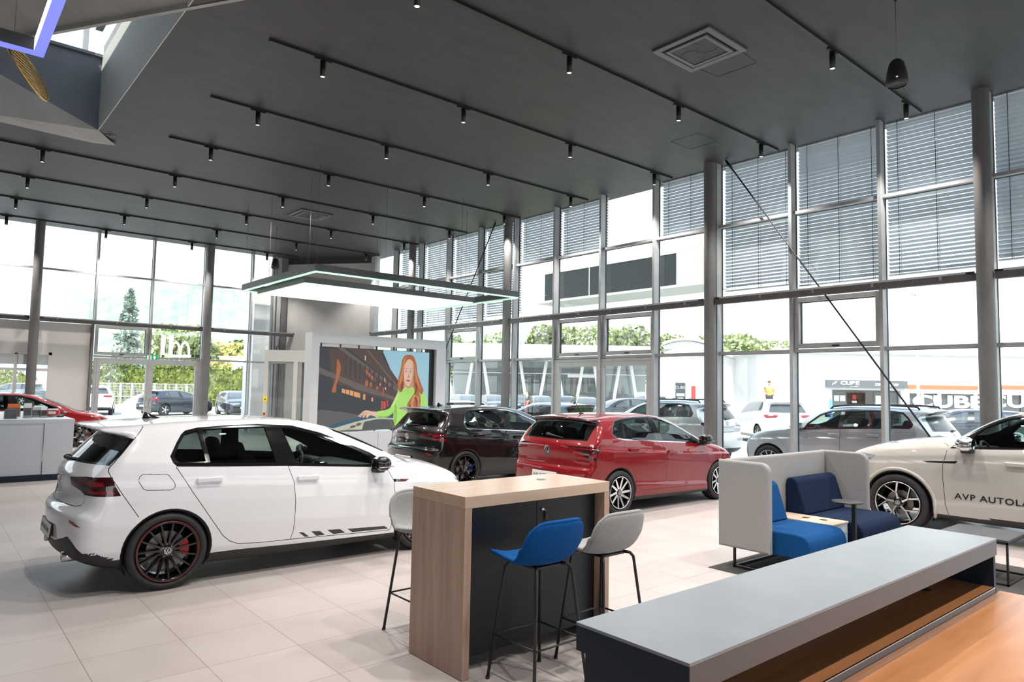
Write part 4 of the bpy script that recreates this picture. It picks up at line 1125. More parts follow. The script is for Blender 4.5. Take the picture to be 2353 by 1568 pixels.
def holder(x, y, z, w_, h_, tilt, colr, lab):
    t = thing('leaflet_stand', lab, 'leaflet stand', (x, y, z), tilt, 'leaflet stands on the white desk')
    a = MB().use(M_ACRYL); a.b2(-w_/2, w_/2, -.04, -.036, .0, h_*.7); a.b2(-w_/2, -w_/2+.003, -.036, .03, 0, h_*.7); a.b2(w_/2-.003, w_/2, -.036, .03, 0, h_*.7); a.b2(-w_/2, w_/2, -.04, .04, 0, .006); a.build('case', None, t)
    a = MB().use(colr); a.box((0, 0, h_*.5+.004), (w_*.9, .02, h_), None, .002, 1); a.use(M_CASS); a.box((0, -.011, h_*.45), (w_*.8, .003, h_*.5)); a.build('leaflets', None, t)
holder(1.57, 15.55, 1.1, .14, .27, .2, M_PAPER, 'tall leaflet stand nearest the middle of the white desk clutter')
holder(1.30, 15.35, 1.1, .20, .17, .0, M_CASS, 'low grey leaflet stand at the left edge on the white desk')
holder(1.75, 15.9, 1.1, .15, .19, -.3, M_PAPER, 'slanted clear leaflet stand left of the card terminal')
holder(1.84, 15.7, 1.1, .12, .20, .3, M_PAPER, 'small leaflet stand with grey front nearest the bare desk end')
holder(1.42, 16.2, 1.1, .22, .24, .0, M_ORNG, 'leaflet stand with orange cards at the left edge of the desk')
t = thing('card_terminal', 'red and white card terminal on the white desk before the red car', 'card reader', (2.06, 16.2, 1.1), -.4)
p = MB().use(mat('red_plastic', (.5, .02, .02), .4)); p.b2(-.10, .10, -.05, .05, .0, .12, .02, 2); p.build('body', None, t); p = MB().use(M_PAPER); p.b2(-.09, .06, -.055, .04, .12, .15, .008, 1); p.b2(-.08, .05, -.053, -.0505, .05, .10); p.build('paper_roll', None, t)
t = thing('tablet_holder', 'black flat holder lying on the white desk in front of the card terminal', 'holder', (2.06, 15.85, 1.1), .3)
p = MB().use(M_BLK); p.box((0, 0, .03), (.26, .12, .012), Matrix.Rotation(R(-9), 3, 'Y'), .003, 1); p.build('plate', None, t); p = MB().use(M_BLK); p.b2(.03, .11, -.05, .05, 0, .024, .004, 1); p.build('foot', None, t)

# ---- video wall
t = thing('video_wall', 'white framed video wall showing a woman in a lime green jumper', 'video wall', (7.25, 16.0, 0))
VW, VH, VD = 3.97, 3.10, .40
sx0, sx1, sz0, sz1 = .20, 3.66, .70, 2.85
M_VW = mat('white_video_housing', (.56, .58, .61), .45)
p = MB(); p.b2(0, sx0, 0, VD, 0, VH); p.b2(sx1, VW, 0, VD, 0, VH); p.b2(sx0+.001, sx1-.001, 0, VD, sz1, VH-.001); p.b2(sx0+.001, sx1-.001, 0, VD, 0, sz0-.06); p.build('housing', M_VW, t)
p = MB().use(M_CGREY)
for x in (1.05, 1.9, 2.75): p.b2(x-.003, x+.003, -.002, 0, .0, sz0-.06)
p.build('panel_joint', None, t)
bx0, bx1, bz0, bz1 = sx0+.02, sx1-.17, sz0-.02, sz1-.085
p = MB(); p.b2(bx0, bx1, .10, .17, bz0, bz1); scr = p.build('screen', M_BLK, t)
p = MB(); p.b2(bx1+.005, sx1-.002, .12, .35, sz0-.05, sz1-.002); p.build('side_recess', M_BLK, t)
for k in range(7):
    x = bx0+.08+k*(bx1-bx0-.16)/6; p = MB(); p.b2(x-.014, x+.014, .12, .15, bz1, sz1+.001); p.build('bracket', M_BLK, t)
    if k > 0: p = MB(); p.b2(x-.014, x+.014, .12, .15, sz0-.061, bz0); p.build('bracket', M_BLK, t)
# the picture: flat shapes on the screen, in fractions (u right, v up)
def emis(name, c, s=.5):
    m = mat(name, tuple(x*.3 for x in c), .6, emit=c, es=s); return m
PU, PV = bx1-bx0-.016, bz1-bz0-.016
def pic(mb, col, pts, layer):
    y = .0995-.0006*layer
    mb.use(col); mb.face([(bx0+.008+u*PU, y, bz0+.008+v*PV) for u, v in pts])
def smooth(pts, n=6, closed=True): return [tuple(p) for p in catmull(pts, n, closed)]
K = {k: emis('picture_'+k, c) for k, c in dict(sky=(.42, .72, .86), skyd=(.12, .55, .72), dark=(.055, .062, .075), brown=(.115, .075, .065), beam=(.17, .14, .135), rust=(.50, .16, .07), amber=(.85, .42, .18), redsign=(.75, .10, .08),
     carblue=(.05, .12, .19), cargrey=(.13, .13, .14), cream=(.62, .62, .50), glass=(.10, .11, .115), lime=(.50, .90, .20), limed=(.34, .66, .12), limel=(.68, .98, .36), skin=(.90, .60, .46), skind=(.66, .34, .22), hair=(.50, .17, .06), hairl=(.74, .32, .14), haird=(.27, .07, .035), lip=(.55, .12, .10), eye=(.12, .07, .06), white=(.75, .78, .75)).items()}
im = MB()
pic(im, K['sky'], [(0, 0), (1, 0), (1, 1), (0, 1)], 0)
pic(im, K['dark'], [(0, 0), (.70, 0), (.70, .50), (.66, .66), (.545, 1), (0, 1)], 1)
pic(im, K['brown'], [(.08, .98), (.20, .99), (.70, .50), (.70, .32), (.40, .44), (.12, .58)], 2); pic(im, K['brown'], [(.24, 1), (.56, 1), (.535, .93), (.70, .62), (.70, .52)], 2)
pic(im, K['skyd'], [(.54, .93), (.55, .86), (.63, .70), (.60, .74), (.565, .85)], 2)
pic(im, K['beam'], [(.15, 1), (.20, 1), (.70, .52), (.70, .47)], 3); pic(im, K['beam'], [(0, .76), (.10, .70), (.36, .56), (.68, .40), (.68, .36), (.34, .49), (.10, .64), (0, .68)], 3); pic(im, K['beam'], [(.40, .99), (.42, .99), (.69, .56), (.69, .53)], 3)
for (u, v) in ((.40, .70), (.425, .665), (.45, .63)): pic(im, K['rust'], [(u, v), (u+.02, v-.02), (u+.02, v+.03), (u, v+.05)], 4)
for (u, v, w_, h_) in ((.20, .455, .03, .05), (.235, .44, .03, .055), (.27, .425, .03, .06), (.305, .41, .03, .06), (.335, .40, .025, .06)): pic(im, K['amber'], [(u, v), (u+w_, v-.012), (u+w_, v+h_-.012), (u, v+h_)], 4)
for (u, v, w_, h_, c) in ((.385, .37, .02, .07, 'amber'), (.40, .54, .025, .07, 'rust'), (.44, .53, .02, .06, 'rust'), (.46, .35, .015, .05, 'amber'), (.55, .245, .015, .11, 'redsign'), (.57, .26, .02, .09, 'redsign'), (.60, .29, .012, .08, 'redsign'), (.48, .60, .012, .05, 'beam'), (.56, .43, .008, .10, 'redsign'), (.57, .60, .01, .05, 'amber'), (.61, .54, .008, .05, 'rust'), (.39, .86, .008, .06, 'white'), (.58, .50, .01, .03, 'white'), (.50, .50, .02, .04, 'rust'), (.53, .55, .01, .03, 'amber')): pic(im, K[c], [(u, v), (u+w_, v-.006), (u+w_, v+h_-.006), (u, v+h_)], 4)
for k in range(11):
    u = .22+k*.042; pic(im, K['dark'], [(u, .92-k*.03), (u+.012, .92-k*.03-.01), (u+.012, .66-k*.018), (u, .66-k*.018+.01)], 3)
pic(im, K['rust'], smooth([(.155, .86), (.185, .78), (.18, .68), (.155, .55), (.15, .46), (.118, .46), (.128, .54), (.145, .62), (.15, .74)]), 4)
# car roof and the dark foreground
pic(im, K['dark'], [(0, .16), (.35, .16), (.35, .45), (.20, .46), (0, .50)], 3)
pic(im, K['beam'], [(0, .238), (.20, .222), (.35, .18), (.35, .176), (.20, .216), (0, .234)], 5)
pic(im, K['cargrey'], smooth([(0, .0), (.6, 0), (.7, .12), (.55, .17), (.36, .175), (.18, .22), (0, .232)], 4), 4)
pic(im, K['carblue'], smooth([(.02, 0), (.12, .06), (.28, .13), (.44, .165), (.66, .16), (.72, .10), (.60, .10), (.36, .10), (.16, .02), (.1, 0)], 4), 5)
pic(im, K['cream'], smooth([(.10, 0), (.22, .055), (.38, .115), (.52, .145), (.70, .13), (.70, .115), (.52, .125), (.40, .085), (.30, .02), (.26, 0)], 4), 6)
pic(im, K['cream'], [(.24, 0), (.385, 0), (.40, .095), (.30, .045)], 6); pic(im, K['beam'], smooth([(.28, .035), (.30, .055), (.33, .05), (.32, .03), (.29, .02)], 4), 7); pic(im, K['beam'], smooth([(.33, .06), (.35, .085), (.375, .08), (.37, .055), (.34, .045)], 4), 7)
pic(im, K['glass'], [(.39, 0), (.70, 0), (.70, .11), (.55, .125), (.41, .10)], 7); pic(im, K['beam'], [(.62, .12), (.64, .115), (.69, 0), (.67, 0)], 8)
# woman: hair behind, body, arm, hand, neck, face, hair in front
pic(im, K['hair'], smooth([(.755, .94), (.80, .955), (.84, .93), (.87, .84), (.885, .72), (.92, .60), (.945, .48), (.93, .40), (.80, .44), (.74, .46), (.705, .50), (.70, .60), (.73, .74), (.73, .86)], 5), 8)
pic(im, K['lime'], smooth([(.775, .52), (.73, .50), (.70, .46), (.685, .36), (.67, .28), (.665, .12), (.69, .02), (.70, -.0), (.92, .0), (.93, .12), (.935, .24), (.99, .14), (.992, .30), (.975, .42), (.92, .48), (.86, .52)], 5), 9)
pic(im, K['limed'], smooth([(.935, .26), (.95, .30), (.94, .18), (.925, .06), (.915, .05), (.925, .16)], 4), 10); pic(im, K['limed'], smooth([(.68, .32), (.70, .20), (.69, .06), (.675, .04), (.672, .2)], 4), 10)
pic(im, K['lime'], smooth([(.73, .49), (.70, .47), (.665, .36), (.62, .255), (.50, .215), (.498, .155), (.54, .145), (.60, .150), (.66, .20), (.71, .29)], 5), 10); pic(im, K['limed'], smooth([(.52, .165), (.60, .165), (.655, .21), (.70, .28), (.66, .195), (.60, .148), (.53, .145)], 4), 11); pic(im, K['limel'], smooth([(.64, .29), (.70, .43), (.72, .45), (.69, .36), (.66, .29)], 4), 11)
pic(im, K['skin'], smooth([(.51, .215), (.46, .225), (.42, .238), (.39, .225), (.345, .165), (.352, .158), (.375, .18), (.36, .155), (.370, .152), (.395, .185), (.385, .150), (.398, .148), (.42, .185), (.415, .152), (.43, .145), (.455, .175), (.505, .158)], 4), 11)
for (a, b) in (((.352, .17), (.40, .225)), ((.372, .168), (.415, .222)), ((.398, .165), (.43, .215))): pic(im, K['skind'], [a, (a[0]+.004, a[1]-.002), (b[0]+.004, b[1]-.002), b], 12)
pic(im, K['skind'], smooth([(.745, .62), (.765, .50), (.80, .475), (.845, .50), (.85, .62)], 4), 10)
pic(im, K['lime'], smooth([(.765, .54), (.80, .515), (.845, .535), (.855, .47), (.81, .43), (.76, .46)], 4), 11)
for v in (.505, .485, .465): pic(im, K['limed'], [(.765, v+.006), (.805, v-.012), (.848, v+.004), (.848, v), (.805, v-.017), (.765, v+.001)], 12)
pic(im, K['skin'], smooth([(.80, .90), (.835, .87), (.852, .79), (.848, .68), (.832, .59), (.805, .545), (.778, .56), (.757, .62), (.745, .70), (.744, .80), (.762, .87)], 6), 12)
pic(im, K['skind'], smooth([(.835, .85), (.852, .79), (.848, .68), (.832, .59), (.812, .555), (.832, .64), (.838, .74)], 5), 13)
for cx in (.772, .818):
    pic(im, K['white'], smooth([(cx-.014, .732), (cx, .742), (cx+.014, .733), (cx, .727)], 4), 14); pic(im, K['eye'], smooth([(cx-.006, .734), (cx, .741), (cx+.006, .734), (cx, .727)], 4), 15)
    pic(im, K['eye'], [(cx-.016, .737), (cx, .747), (cx+.016, .738), (cx, .743)], 15); pic(im, K['haird'], [(cx-.02, .768), (cx+.004, .782), (cx+.022, .770), (cx+.004, .776)], 14); pic(im, K['skind'], [(cx-.015, .75), (cx, .758), (cx+.015, .75), (cx, .753)], 14)
pic(im, K['skind'], smooth([(.797, .74), (.803, .70), (.810, .672), (.800, .660), (.786, .664), (.793, .672), (.799, .69)], 4), 14); pic(im, K['haird'], smooth([(.786, .664), (.794, .660), (.803, .664), (.794, .667)], 3), 15)
pic(im, K['lip'], smooth([(.772, .622), (.786, .632), (.794, .628), (.803, .631), (.818, .619), (.796, .604)], 4), 14); pic(im, K['haird'], [(.776, .6205), (.796, .617), (.814, .6195), (.796, .6205)], 15)
pic(im, K['hair'], smooth([(.80, .955), (.77, .945), (.735, .88), (.72, .76), (.70, .64), (.695, .53), (.72, .47), (.745, .50), (.757, .60), (.752, .72), (.757, .82), (.785, .89), (.815, .92)], 5), 16)
pic(im, K['hairl'], smooth([(.77, .935), (.745, .86), (.735, .74), (.715, .62), (.712, .55), (.73, .62), (.745, .74), (.755, .85)], 5), 17); pic(im, K['haird'], smooth([(.735, .60), (.725, .52), (.735, .47), (.748, .52), (.75, .60)], 4), 17)
pic(im, K['hair'], smooth([(.80, .955), (.84, .94), (.872, .84), (.885, .72), (.92, .59), (.95, .49), (.925, .44), (.905, .47), (.925, .36), (.905, .22), (.87, .17), (.80, .25), (.795, .32), (.83, .40), (.86, .47), (.848, .56), (.853, .68), (.855, .80), (.835, .89)], 5), 16)
for P in ([(.85, .88), (.868, .74), (.895, .60), (.92, .50), (.895, .56), (.87, .66), (.858, .78)], [(.86, .44), (.83, .36), (.83, .28), (.86, .22), (.85, .32), (.875, .40)], [(.88, .42), (.90, .34), (.89, .24), (.91, .30), (.905, .40)]): pic(im, K['hairl'], smooth(P, 4), 17)
for P in ([(.862, .60), (.87, .50), (.855, .44), (.875, .46), (.89, .54)], [(.86, .40), (.88, .32), (.875, .22), (.89, .30), (.885, .40)], [(.815, .32), (.84, .25), (.85, .20), (.82, .25)]): pic(im, K['haird'], smooth(P, 4), 17)
im.build('screen_picture', None, scr, recalc=False)

# ---- glazed entrance lobby at the far corner
t = thing('entrance_lobby', 'grey framed glass entrance lobby left of the video wall', 'lobby', (9.3, 24.4, 0), math.atan2(-2.03, 2.75))
M_LOB = mat('lobby_grey_frame', (.50, .50, .48), .5)
p = MB().use(M_LOB); p.b2(0, 3.0, 0, .3, 2.62, 3.03); p.b2(0, .14, 0, .3, 0, 2.62); p.b2(1.02, 1.16, 0, .12, 0, 2.62); p.b2(2.86, 3.0, 0, .3, 0, 2.62); p.b2(0, .14, .3, 1.8, 2.62, 3.03); p.b2(0, 3, .3, 1.6, 2.95, 3.03); p.build('portal_frame', None, t)
p = MB().use(M_PANE); p.face([(.14, .06, .02), (1.02, .06, .02), (1.02, .06, 2.6), (.14, .06, 2.6)]); p.face([(1.16, .06, .02), (2.86, .06, .02), (2.86, .06, 2.6), (1.16, .06, 2.6)]); p.build('glazing', None, t)
p = MB().use(M_STEEL); p.b2(.60, .66, .08, .14, 0, 2.6); p.b2(1.28, 1.34, .16, .22, 0, 2.6); p.use(M_ALUF); p.b2(1.36, 1.42, .16, .22, 0, 2.6); p.b2(.14, 1.02, .04, .10, 2.55, 2.62); p.build('sliding_door_frame', None, t)
M_YEL = mat('yellow_notice', (.85, .62, .02), .5)
p = MB().use(M_YEL); p.b2(.01, .15, -.008, -.001, 1.18, 1.38); p.use(M_INK); p.b2(.06, .10, -.010, -.008, 1.25, 1.30); p.build('notice', None, t)
p = MB().use(mat('orange_notice', (.75, .22, .02), .5)); p.b2(.03, .11, -.008, -.001, .70, .82); p.use(M_INK); p.b2(.045, .09, -.010, -.008, .73, .79); p.build('notice', None, t)

# ---- green-lit rectangular pendant in the middle
M_LEDG = mat('pale_green_led', (.7, .9, .8), .5, emit=(.42, 1.0, .58), es=.95); M_LEDP = mat('pale_light_panel', (.8, .95, .9), .5, emit=(.74, 1.0, .88), es=1.0); M_PEND = mat('pendant_grey_metal', (.055, .06, .062), .5); M_PENDL = mat('pendant_light_grey_metal', (.30, .31, .31), .5)
t = thing('pendant_light', 'large rectangular pendant with pale green glow above the video wall', 'pendant light', (9.70, 17.0, 4.38))
hx, hy = 3.05, 2.33
p = MB().use(M_PEND)
for (a, b, c, d) in ((-hx, hx, -hy, -hy+.14), (-hx, hx, hy-.14, hy), (-hx, -hx+.14, -hy+.14, hy-.14), (hx-.14, hx, -hy+.14, hy-.14)): p.b2(a, b, c, d, 0, .16)
p.build('outer_frame', None, t)
p = MB().use(M_LEDG)
for (a, b, c, d) in ((-hx+.01, hx-.01, -hy+.005, -hy+.05), (-hx+.01, hx-.01, hy-.05, hy-.005), (-hx+.01, -hx+.05, -hy+.05, hy-.05), (hx-.05, hx-.01, -hy+.05, hy-.05)): p.b2(a, b, c, d, -.035, -.001)
p.build('outer_led_strip', None, t)
p = MB().use(M_PEND); p.b2(-2.90, 2.18, -1.42, 1.55, -.15, -.01); p.build('inner_panel_body', None, t)
p = MB().use(M_LEDP); p.b2(-2.86, 2.14, -1.38, 1.51, -.17, -.151); p.build('inner_light_panel', None, t)
for x in (-hx+.07, -hx*.4, hx*.35, hx-.07):
    for y in (-hy+.07, hy-.07): w_ = MB().use(M_STEEL); w_.tube([(x, y, .16), (x, y, ZC-4.38)], .004, 5); w_.build('suspension_cable', None, t)
for x in (-2.7, 2.0):
    for y in (-1.2, 1.3): w_ = MB().use(M_STEEL); w_.tube([(x, y, -.01), (x, y, ZC-4.38)], .004, 5); w_.build('suspension_cable', None, t)
al = bpy.data.lights.new('pendant_glow', 'AREA'); al.shape = 'RECTANGLE'; al.size = 5.0; al.size_y = 2.9; al.energy = 160; al.color = (.75, 1.0, .88); ao = bpy.data.objects.new('pendant_glow', al); COL.objects.link(ao); ao.parent = t; ao.location = (-.36, .06, -.19)
# ---- blue-violet light frame and gold disc at the upper left corner
M_LEDB = mat('violet_blue_led', (.12, .12, .3), .5, emit=(.20, .24, 1.0), es=1.0); M_LEDW = mat('white_led_side', (.9, .9, .95), .5, emit=(.9, .9, 1.0), es=1.6)
t = thing('pendant_light', 'violet-glowing square pendant frame cut off by the upper left corner', 'pendant light', (-.62, 7.9, 5.5))
hx, hy = 1.5, 1.5
p = MB().use(M_PEND)
for (a, b, c, d) in ((-hx, hx, -hy, -hy+.10), (-hx, hx, hy-.10, hy), (-hx, -hx+.10, -hy+.10, hy-.10), (hx-.10, hx, -hy+.10, hy-.10)): p.b2(a, b, c, d, .012, .16)
p.build('frame', None, t)
p = MB().use(M_LEDB)
for (a, b, c, d) in ((-hx, hx, -hy, -hy+.10), (-hx, hx, hy-.10, hy), (-hx, -hx+.10, -hy+.10, hy-.10), (hx-.10, hx, -hy+.10, hy-.10)): p.b2(a, b, c, d, -.01, .0115)
p.build('led_strip', None, t)
p = MB().use(M_LEDW); p.b2(hx-.104, hx-.1002, -hy+.10, hy-.10, .012, .15); p.build('inner_led_strip', None, t)
for (x, y) in ((hx-.05, -hy*.2), (hx-.5, hy-.05), (hx-.95, hy-.05), (-hx+.05, 0)): w_ = MB().use(M_STEEL); w_.tube([(x, y, .16), (x, y, 2.2)], .004, 5); w_.build('suspension_cable', None, t)
t = thing('ceiling_ornament', 'gold perforated disc hanging below the violet light frame', 'ornament', (.775, 9.80, 5.45))
M_GOLD = mat('brushed_gold', (.55, .38, .14), .32, metal=.85)
g = MB().use(M_GOLD); rot = Matrix.Rotation(R(66), 4, 'X') @ Matrix.Rotation(R(0), 4, 'Y'); rad = .36
ax = Matrix.Rotation(R(35), 4, 'Z')
ring = [Vector((rad*math.cos(a), rad*math.sin(a), 0)) for a in np.linspace(0, 2*PI, 41)[:-1]]
Mx = Matrix.Rotation(R(-30), 4, 'Z') @ Matrix.Rotation(R(62), 4, 'Y')
g.tube([Mx @ v for v in ring], .016, 8, close=True)
for k in range(-5, 6):
    u = k*.064; h = math.sqrt(max(rad*rad-u*u, 0))
    g.tube([Mx @ Vector((u, -h, .006)), Mx @ Vector((u, h, .006))], .0095, 6)
    g.tube([Mx @ Vector((-h, u, -.006)), Mx @ Vector((h, u, -.006))], .0095, 6)
g.build('lattice', None, t)
w_ = MB().use(M_STEEL); w_.tube([Mx @ Vector((-rad, 0, 0)), (Mx @ Vector((-rad, 0, 0)))+Vector((0, 0, 2.2))], .003, 5); w_.build('suspension_wire', None, t)
def spokes_pairs(n, w0, w1, spread0, spread1, r0=.05):
    """n pairs of spokes"""
    return [(r0, -spread0, 1, -spread1, w0, w1, n), (r0, spread0, 1, spread1, w0, w1, n)]
ST_GTI = [(.055, 0, 1, .05, .020, .012, 15)]
ST_POLO = [(.05, -.25, 1, -.20, .036, .030, 5), (.05, .28, 1, .52, .036, .028, 5)]
ST_R = [(.05, -.10, .62, -.12, .034, .022, 5), (.05, .10, .62, .12, .034, .022, 5), (.15, -.12, 1, -.30, .020, .014, 5), (.15, .12, 1, .30, .020, .014, 5)]
ST_TOU = [(.05, 0, .50, .10, .026, .020, 5), (.145, .10, 1, -.04, .020, .022, 5), (.13, .12, 1, .60, .014, .012, 5)]
ST_TEN = [(.05, 0, 1, 0, .036, .030, 5), (.05, .63, 1, .63, .026, .02, 5)]

GOLF = dict(
    wb=2.62, wheel_r=.330, rim_r=.262, tyre_w=.225, track=1.54, seatx=1.22, dashx=2.02, dashz=.84, mirx=1.62,
    sil=[(-.60, .24), (-.74, .31), (-.785, .40), (-.790, .50), (-.798, .60), (-.795, .68), (-.75, .722), (-.73, .765), (-.715, .86), (-.722, .95), (-.715, 1.0),
         (-.665, 1.072), (-.52, 1.225), (-.405, 1.335), (-.45, 1.358), (-.60, 1.392), (-.605, 1.408), (-.50, 1.420), (-.30, 1.434), (0, 1.449), (.4, 1.463), (.8, 1.468), (1.1, 1.458), (1.4, 1.425),
         (1.7, 1.355), (2.0, 1.245), (2.25, 1.135), (2.45, 1.040), (2.6, .985), (2.8, .955), (3.0, .915), (3.15, .865), (3.27, .80), (3.36, .72), (3.42, .62), (3.44, .5), (3.42, .36), (3.36, .24),
         (3.2, .17), (2.6, .16), (1.3, .155), (0, .17), (-.4, .2)],
    belt=([-1, 0, 2.25, 3.5], [1.12, 1.06, .922, .85]),
    sec=([-.92, -.80, -.72, -.50, -.30, -.155, -.125, -.06, 0, .03, .12, .22, .30, .38, .50], [.80, .842, .866, .893, .892, .880, .868, .856, .840, .832, .785, .725, .672, .615, .52]),
    plan=([-.85, -.7, -.5, -.2, .3, 1.5, 2.3, 2.7, 3.0, 3.2, 3.35, 3.5], [.10, .06, .03, .008, 0, 0, 0, .012, .045, .11, .20, .32]),
    cabin=([-.7, -.3, .3, 1.5, 2.1, 2.6], [.045, .02, 0, 0, .02, .05]),
    rb=(-.45, .35), fb=(1.2, 2.3), kf=([.2, .7, .9, 1.1, 1.45], [.22, .22, .16, .10, .08]), kr=([.3, .8, 1.1, 1.4], [.17, .22, .25, .22]),
    crown=.075, kx=([-.8, -.55, -.2, 2.5, 3.0, 3.4], [.12, .10, .06, .06, .09, .14]), kt=([-.8, -.35, 0, 2, 2.6], [.035, .05, .11, .10, .08]),
    arches=[(0, .368), (2.62, .362)],
    handles=[(.318, .928, .225), (1.262, .882, .225)], mirror=(2.03, .985))
G_RD = [(.03, 1.062), (.188, .81), (.363, .548), (.458, .411), (.524, .352), (.602, .317), (.814, .300), (1.106, .294), (1.13, .383), (1.137, .651), (1.119, .853), (1.066, 1.007), (1.0, 1.43), (-.02, 1.43)]
G_FD = [(1.066, 1.007), (1.119, .853), (1.137, .651), (1.13, .383), (1.106, .294), (2.21, .256), (2.226, .276), (2.265, .608), (2.247, .786), (2.179, .909), (2.0, 1.2), (1.5, 1.43), (1.0, 1.43)]
G_DLO = [(-.004, 1.145), (.061, 1.259), (.11, 1.33), (.15, 1.362), (.268, 1.386), (.534, 1.400), (.85, 1.405), (1.191, 1.384), (1.479, 1.308), (1.772, 1.187), (2.001, 1.090), (2.27, .920), (1.795, .953), (1.051, 1.004), (.435, 1.034), (.047, 1.056), (.015, 1.09)]
G_QW = [(.03, 1.145), (.085, 1.247), (.14, 1.325), (.258, 1.362), (.295, 1.085), (.075, 1.088), (.045, 1.11)]
G_RW = [(.298, 1.366), (.534, 1.376), (.900, 1.378), (.950, 1.042), (.435, 1.066), (.335, 1.072)]
G_FW = [(1.072, 1.366), (1.19, 1.354), (1.46, 1.282), (1.75, 1.162), (1.90, 1.095), (1.99, 1.045), (2.01, .968), (1.795, .977), (1.162, 1.022)]
def golf_ops(stripes, chrome=False):
    ops = [('side', G_FD, 'front_door'), ('side', G_RD, 'rear_door')]
    ops += [('wrapr', [(-2, .74), (-.115, .74), (-.02, .765), (.035, .84), (.037, .90), (.25, .995), (.36, .995), (.36, 1.10), (-2, 1.10)], 'tailgate', 'rear'),
            ('wrapr', [(-2, .10), (.62, .10), (.60, .652), (.48, .838), (-.1, .838), (-.03, .765), (-.12, .737), (-2, .737)], 'rear_bumper'),
            ('top', [(2.62, -.1), (2.62, .66), (2.9, .70), (3.12, .66), (3.20, .4), (3.24, -.1)], 'bonnet')]
    ops += [('side', [(-1, 1.067), (-.475, 1.067), (-.357, 1.206), (-.276, 1.30), (-.62, 1.398), (-1, 1.385)], 'tailgate', 'hatch'), ('side', [(-1, 1.085), (-.47, 1.085), (-.357, 1.206), (-.276, 1.30), (-.62, 1.396), (-1, 1.385)], 'trim', 'hatch'),
            ('rear', [(-.1, 1.095), (.665, 1.105), (.60, 1.20), (.545, 1.30), (.40, 1.325), (-.1, 1.33)], 'rear_window')]
    ops += [('side', G_DLO, 'trim'), ('side', G_QW, 'quarter_window'), ('side', G_RW, 'rear_side_window'), ('side', G_FW, 'front_window')]
    ops += [('top', [(1.57, -.1), (1.50, .44), (1.66, .60), (2.18, .72), (2.34, .60), (2.50, -.1)], 'trim', 'top'), ('top', [(1.62, -.1), (1.56, .42), (1.70, .55), (2.14, .66), (2.30, .56), (2.45, -.1)], 'windshield', 'top')]
    # tail lamp, bright inner bars
    ops += [('wrapr', [(-.33, .968), (-.30, .900), (-.06, .868), (.02, .838), (.475, .838), (.375, .996), (0, .988)], 'tail_light'),
            ('wrapr', [(.06, .955), (.30, .955), (.32, .925), (.08, .905)], 'tail_light_glow'), ('wrapr', [(-.28, .945), (.0, .950), (.0, .935), (-.27, .928)], 'tail_light_glow'), ('wrapr', [(.08, .885), (.40, .882), (.43, .858), (.08, .856)], 'tail_light_glow')]
    ops += [('wrapr', [(-.10, .640), (.02, .628), (.13, .592), (.03, .596), (-.09, .615)], 'rear_reflector')]
    ops += [('wrapf', [(2.30, .752), (2.62, .748), (2.95, .765), (3.06, .75), (3.02, .70), (2.70, .690), (2.42, .705)], 'headlight')]
    # black lower trim: diffuser, sills, front skirt
    ops += [('wrapr', [(-2, .10), (.62, .10), (.62, .292), (.40, .296), (.28, .318), (.18, .365), (.02, .455), (-.12, .50), (-.25, .47), (-.45, .43), (-2, .43)], 'plast', 'rearall')]
    ops += [('side', [(.30, .10), (.30, .262), (.60, .262), (1.10, .245), (2.32, .222), (2.32, .10)], 'plast', 'sideall'),
            ('wrapf', [(2.55, .05), (2.55, .26), (3.0, .27), (4, .30), (4, .05)], 'plast'), ('front', [(-.1, .36), (.60, .36), (.66, .50), (.60, .56), (-.1, .56)], 'trim')]
    # seams
    for L in ([(.041, 1.052), (.188, .81), (.363, .548), (.458, .411), (.524, .352), (.602, .317), (.814, .300), (1.106, .294), (2.21, .256), (2.226, .276), (2.265, .608), (2.247, .786), (2.179, .909)],
              [(1.066, 1.007), (1.119, .853), (1.137, .651), (1.13, .383), (1.106, .294)],
              [(-.251, .652), (-.372, .838), (-.465, .994), (-.482, 1.041), (-.475, 1.067), (-.357, 1.206), (-.276, 1.30), (-.191, 1.402), (-.209, 1.428)]):
        ops.append(('side', L, '~gap', 'side', .006))
    ops.append(('side', [(-.260, .96), (-.250, .99), (-.229, 1.005), (-.042, .997), (-.02, .985), (.026, .918), (.030, .890), (.018, .868), (-.009, .859), (-.198, .872), (-.225, .885), (-.260, .95)], '~gap', 'side', .005))
    ops.append(('wrapr', [(.03, .84), (.037, .79), (0, .752), (-.115, .738), (-2, .738)], '~gap', 'wrapr', .006))
    ops.append(('top', [(2.33, .80), (2.56, .735), (2.80, .745), (3.05, .735), (3.14, .66), (3.22, .4), (3.25, -.1)], '~gap', 'top', .006))
    if chrome: ops.append(('side', G_DLO+[G_DLO[0]], '~chromeline', 'side', .012))
    if stripes:
        for P in ([(1.186, .353), (1.229, .349), (1.301, .297), (1.253, .3)], [(1.316, .347), (1.411, .339), (1.468, .293), (1.374, .295)], [(1.485, .341), (1.632, .332), (1.691, .288), (1.559, .29)],
                  [(1.711, .326), (2.147, .307), (2.195, .272), (1.772, .284)], [(2.25, .300), (2.36, .296), (2.36, .275), (2.28, .272)]): ops.append(('side', P, 'stripe'))
        ops.append(('side', [(2.247, .798), (2.45, .784), (2.396, .761), (2.253, .768)], 'trim'))
    return ops
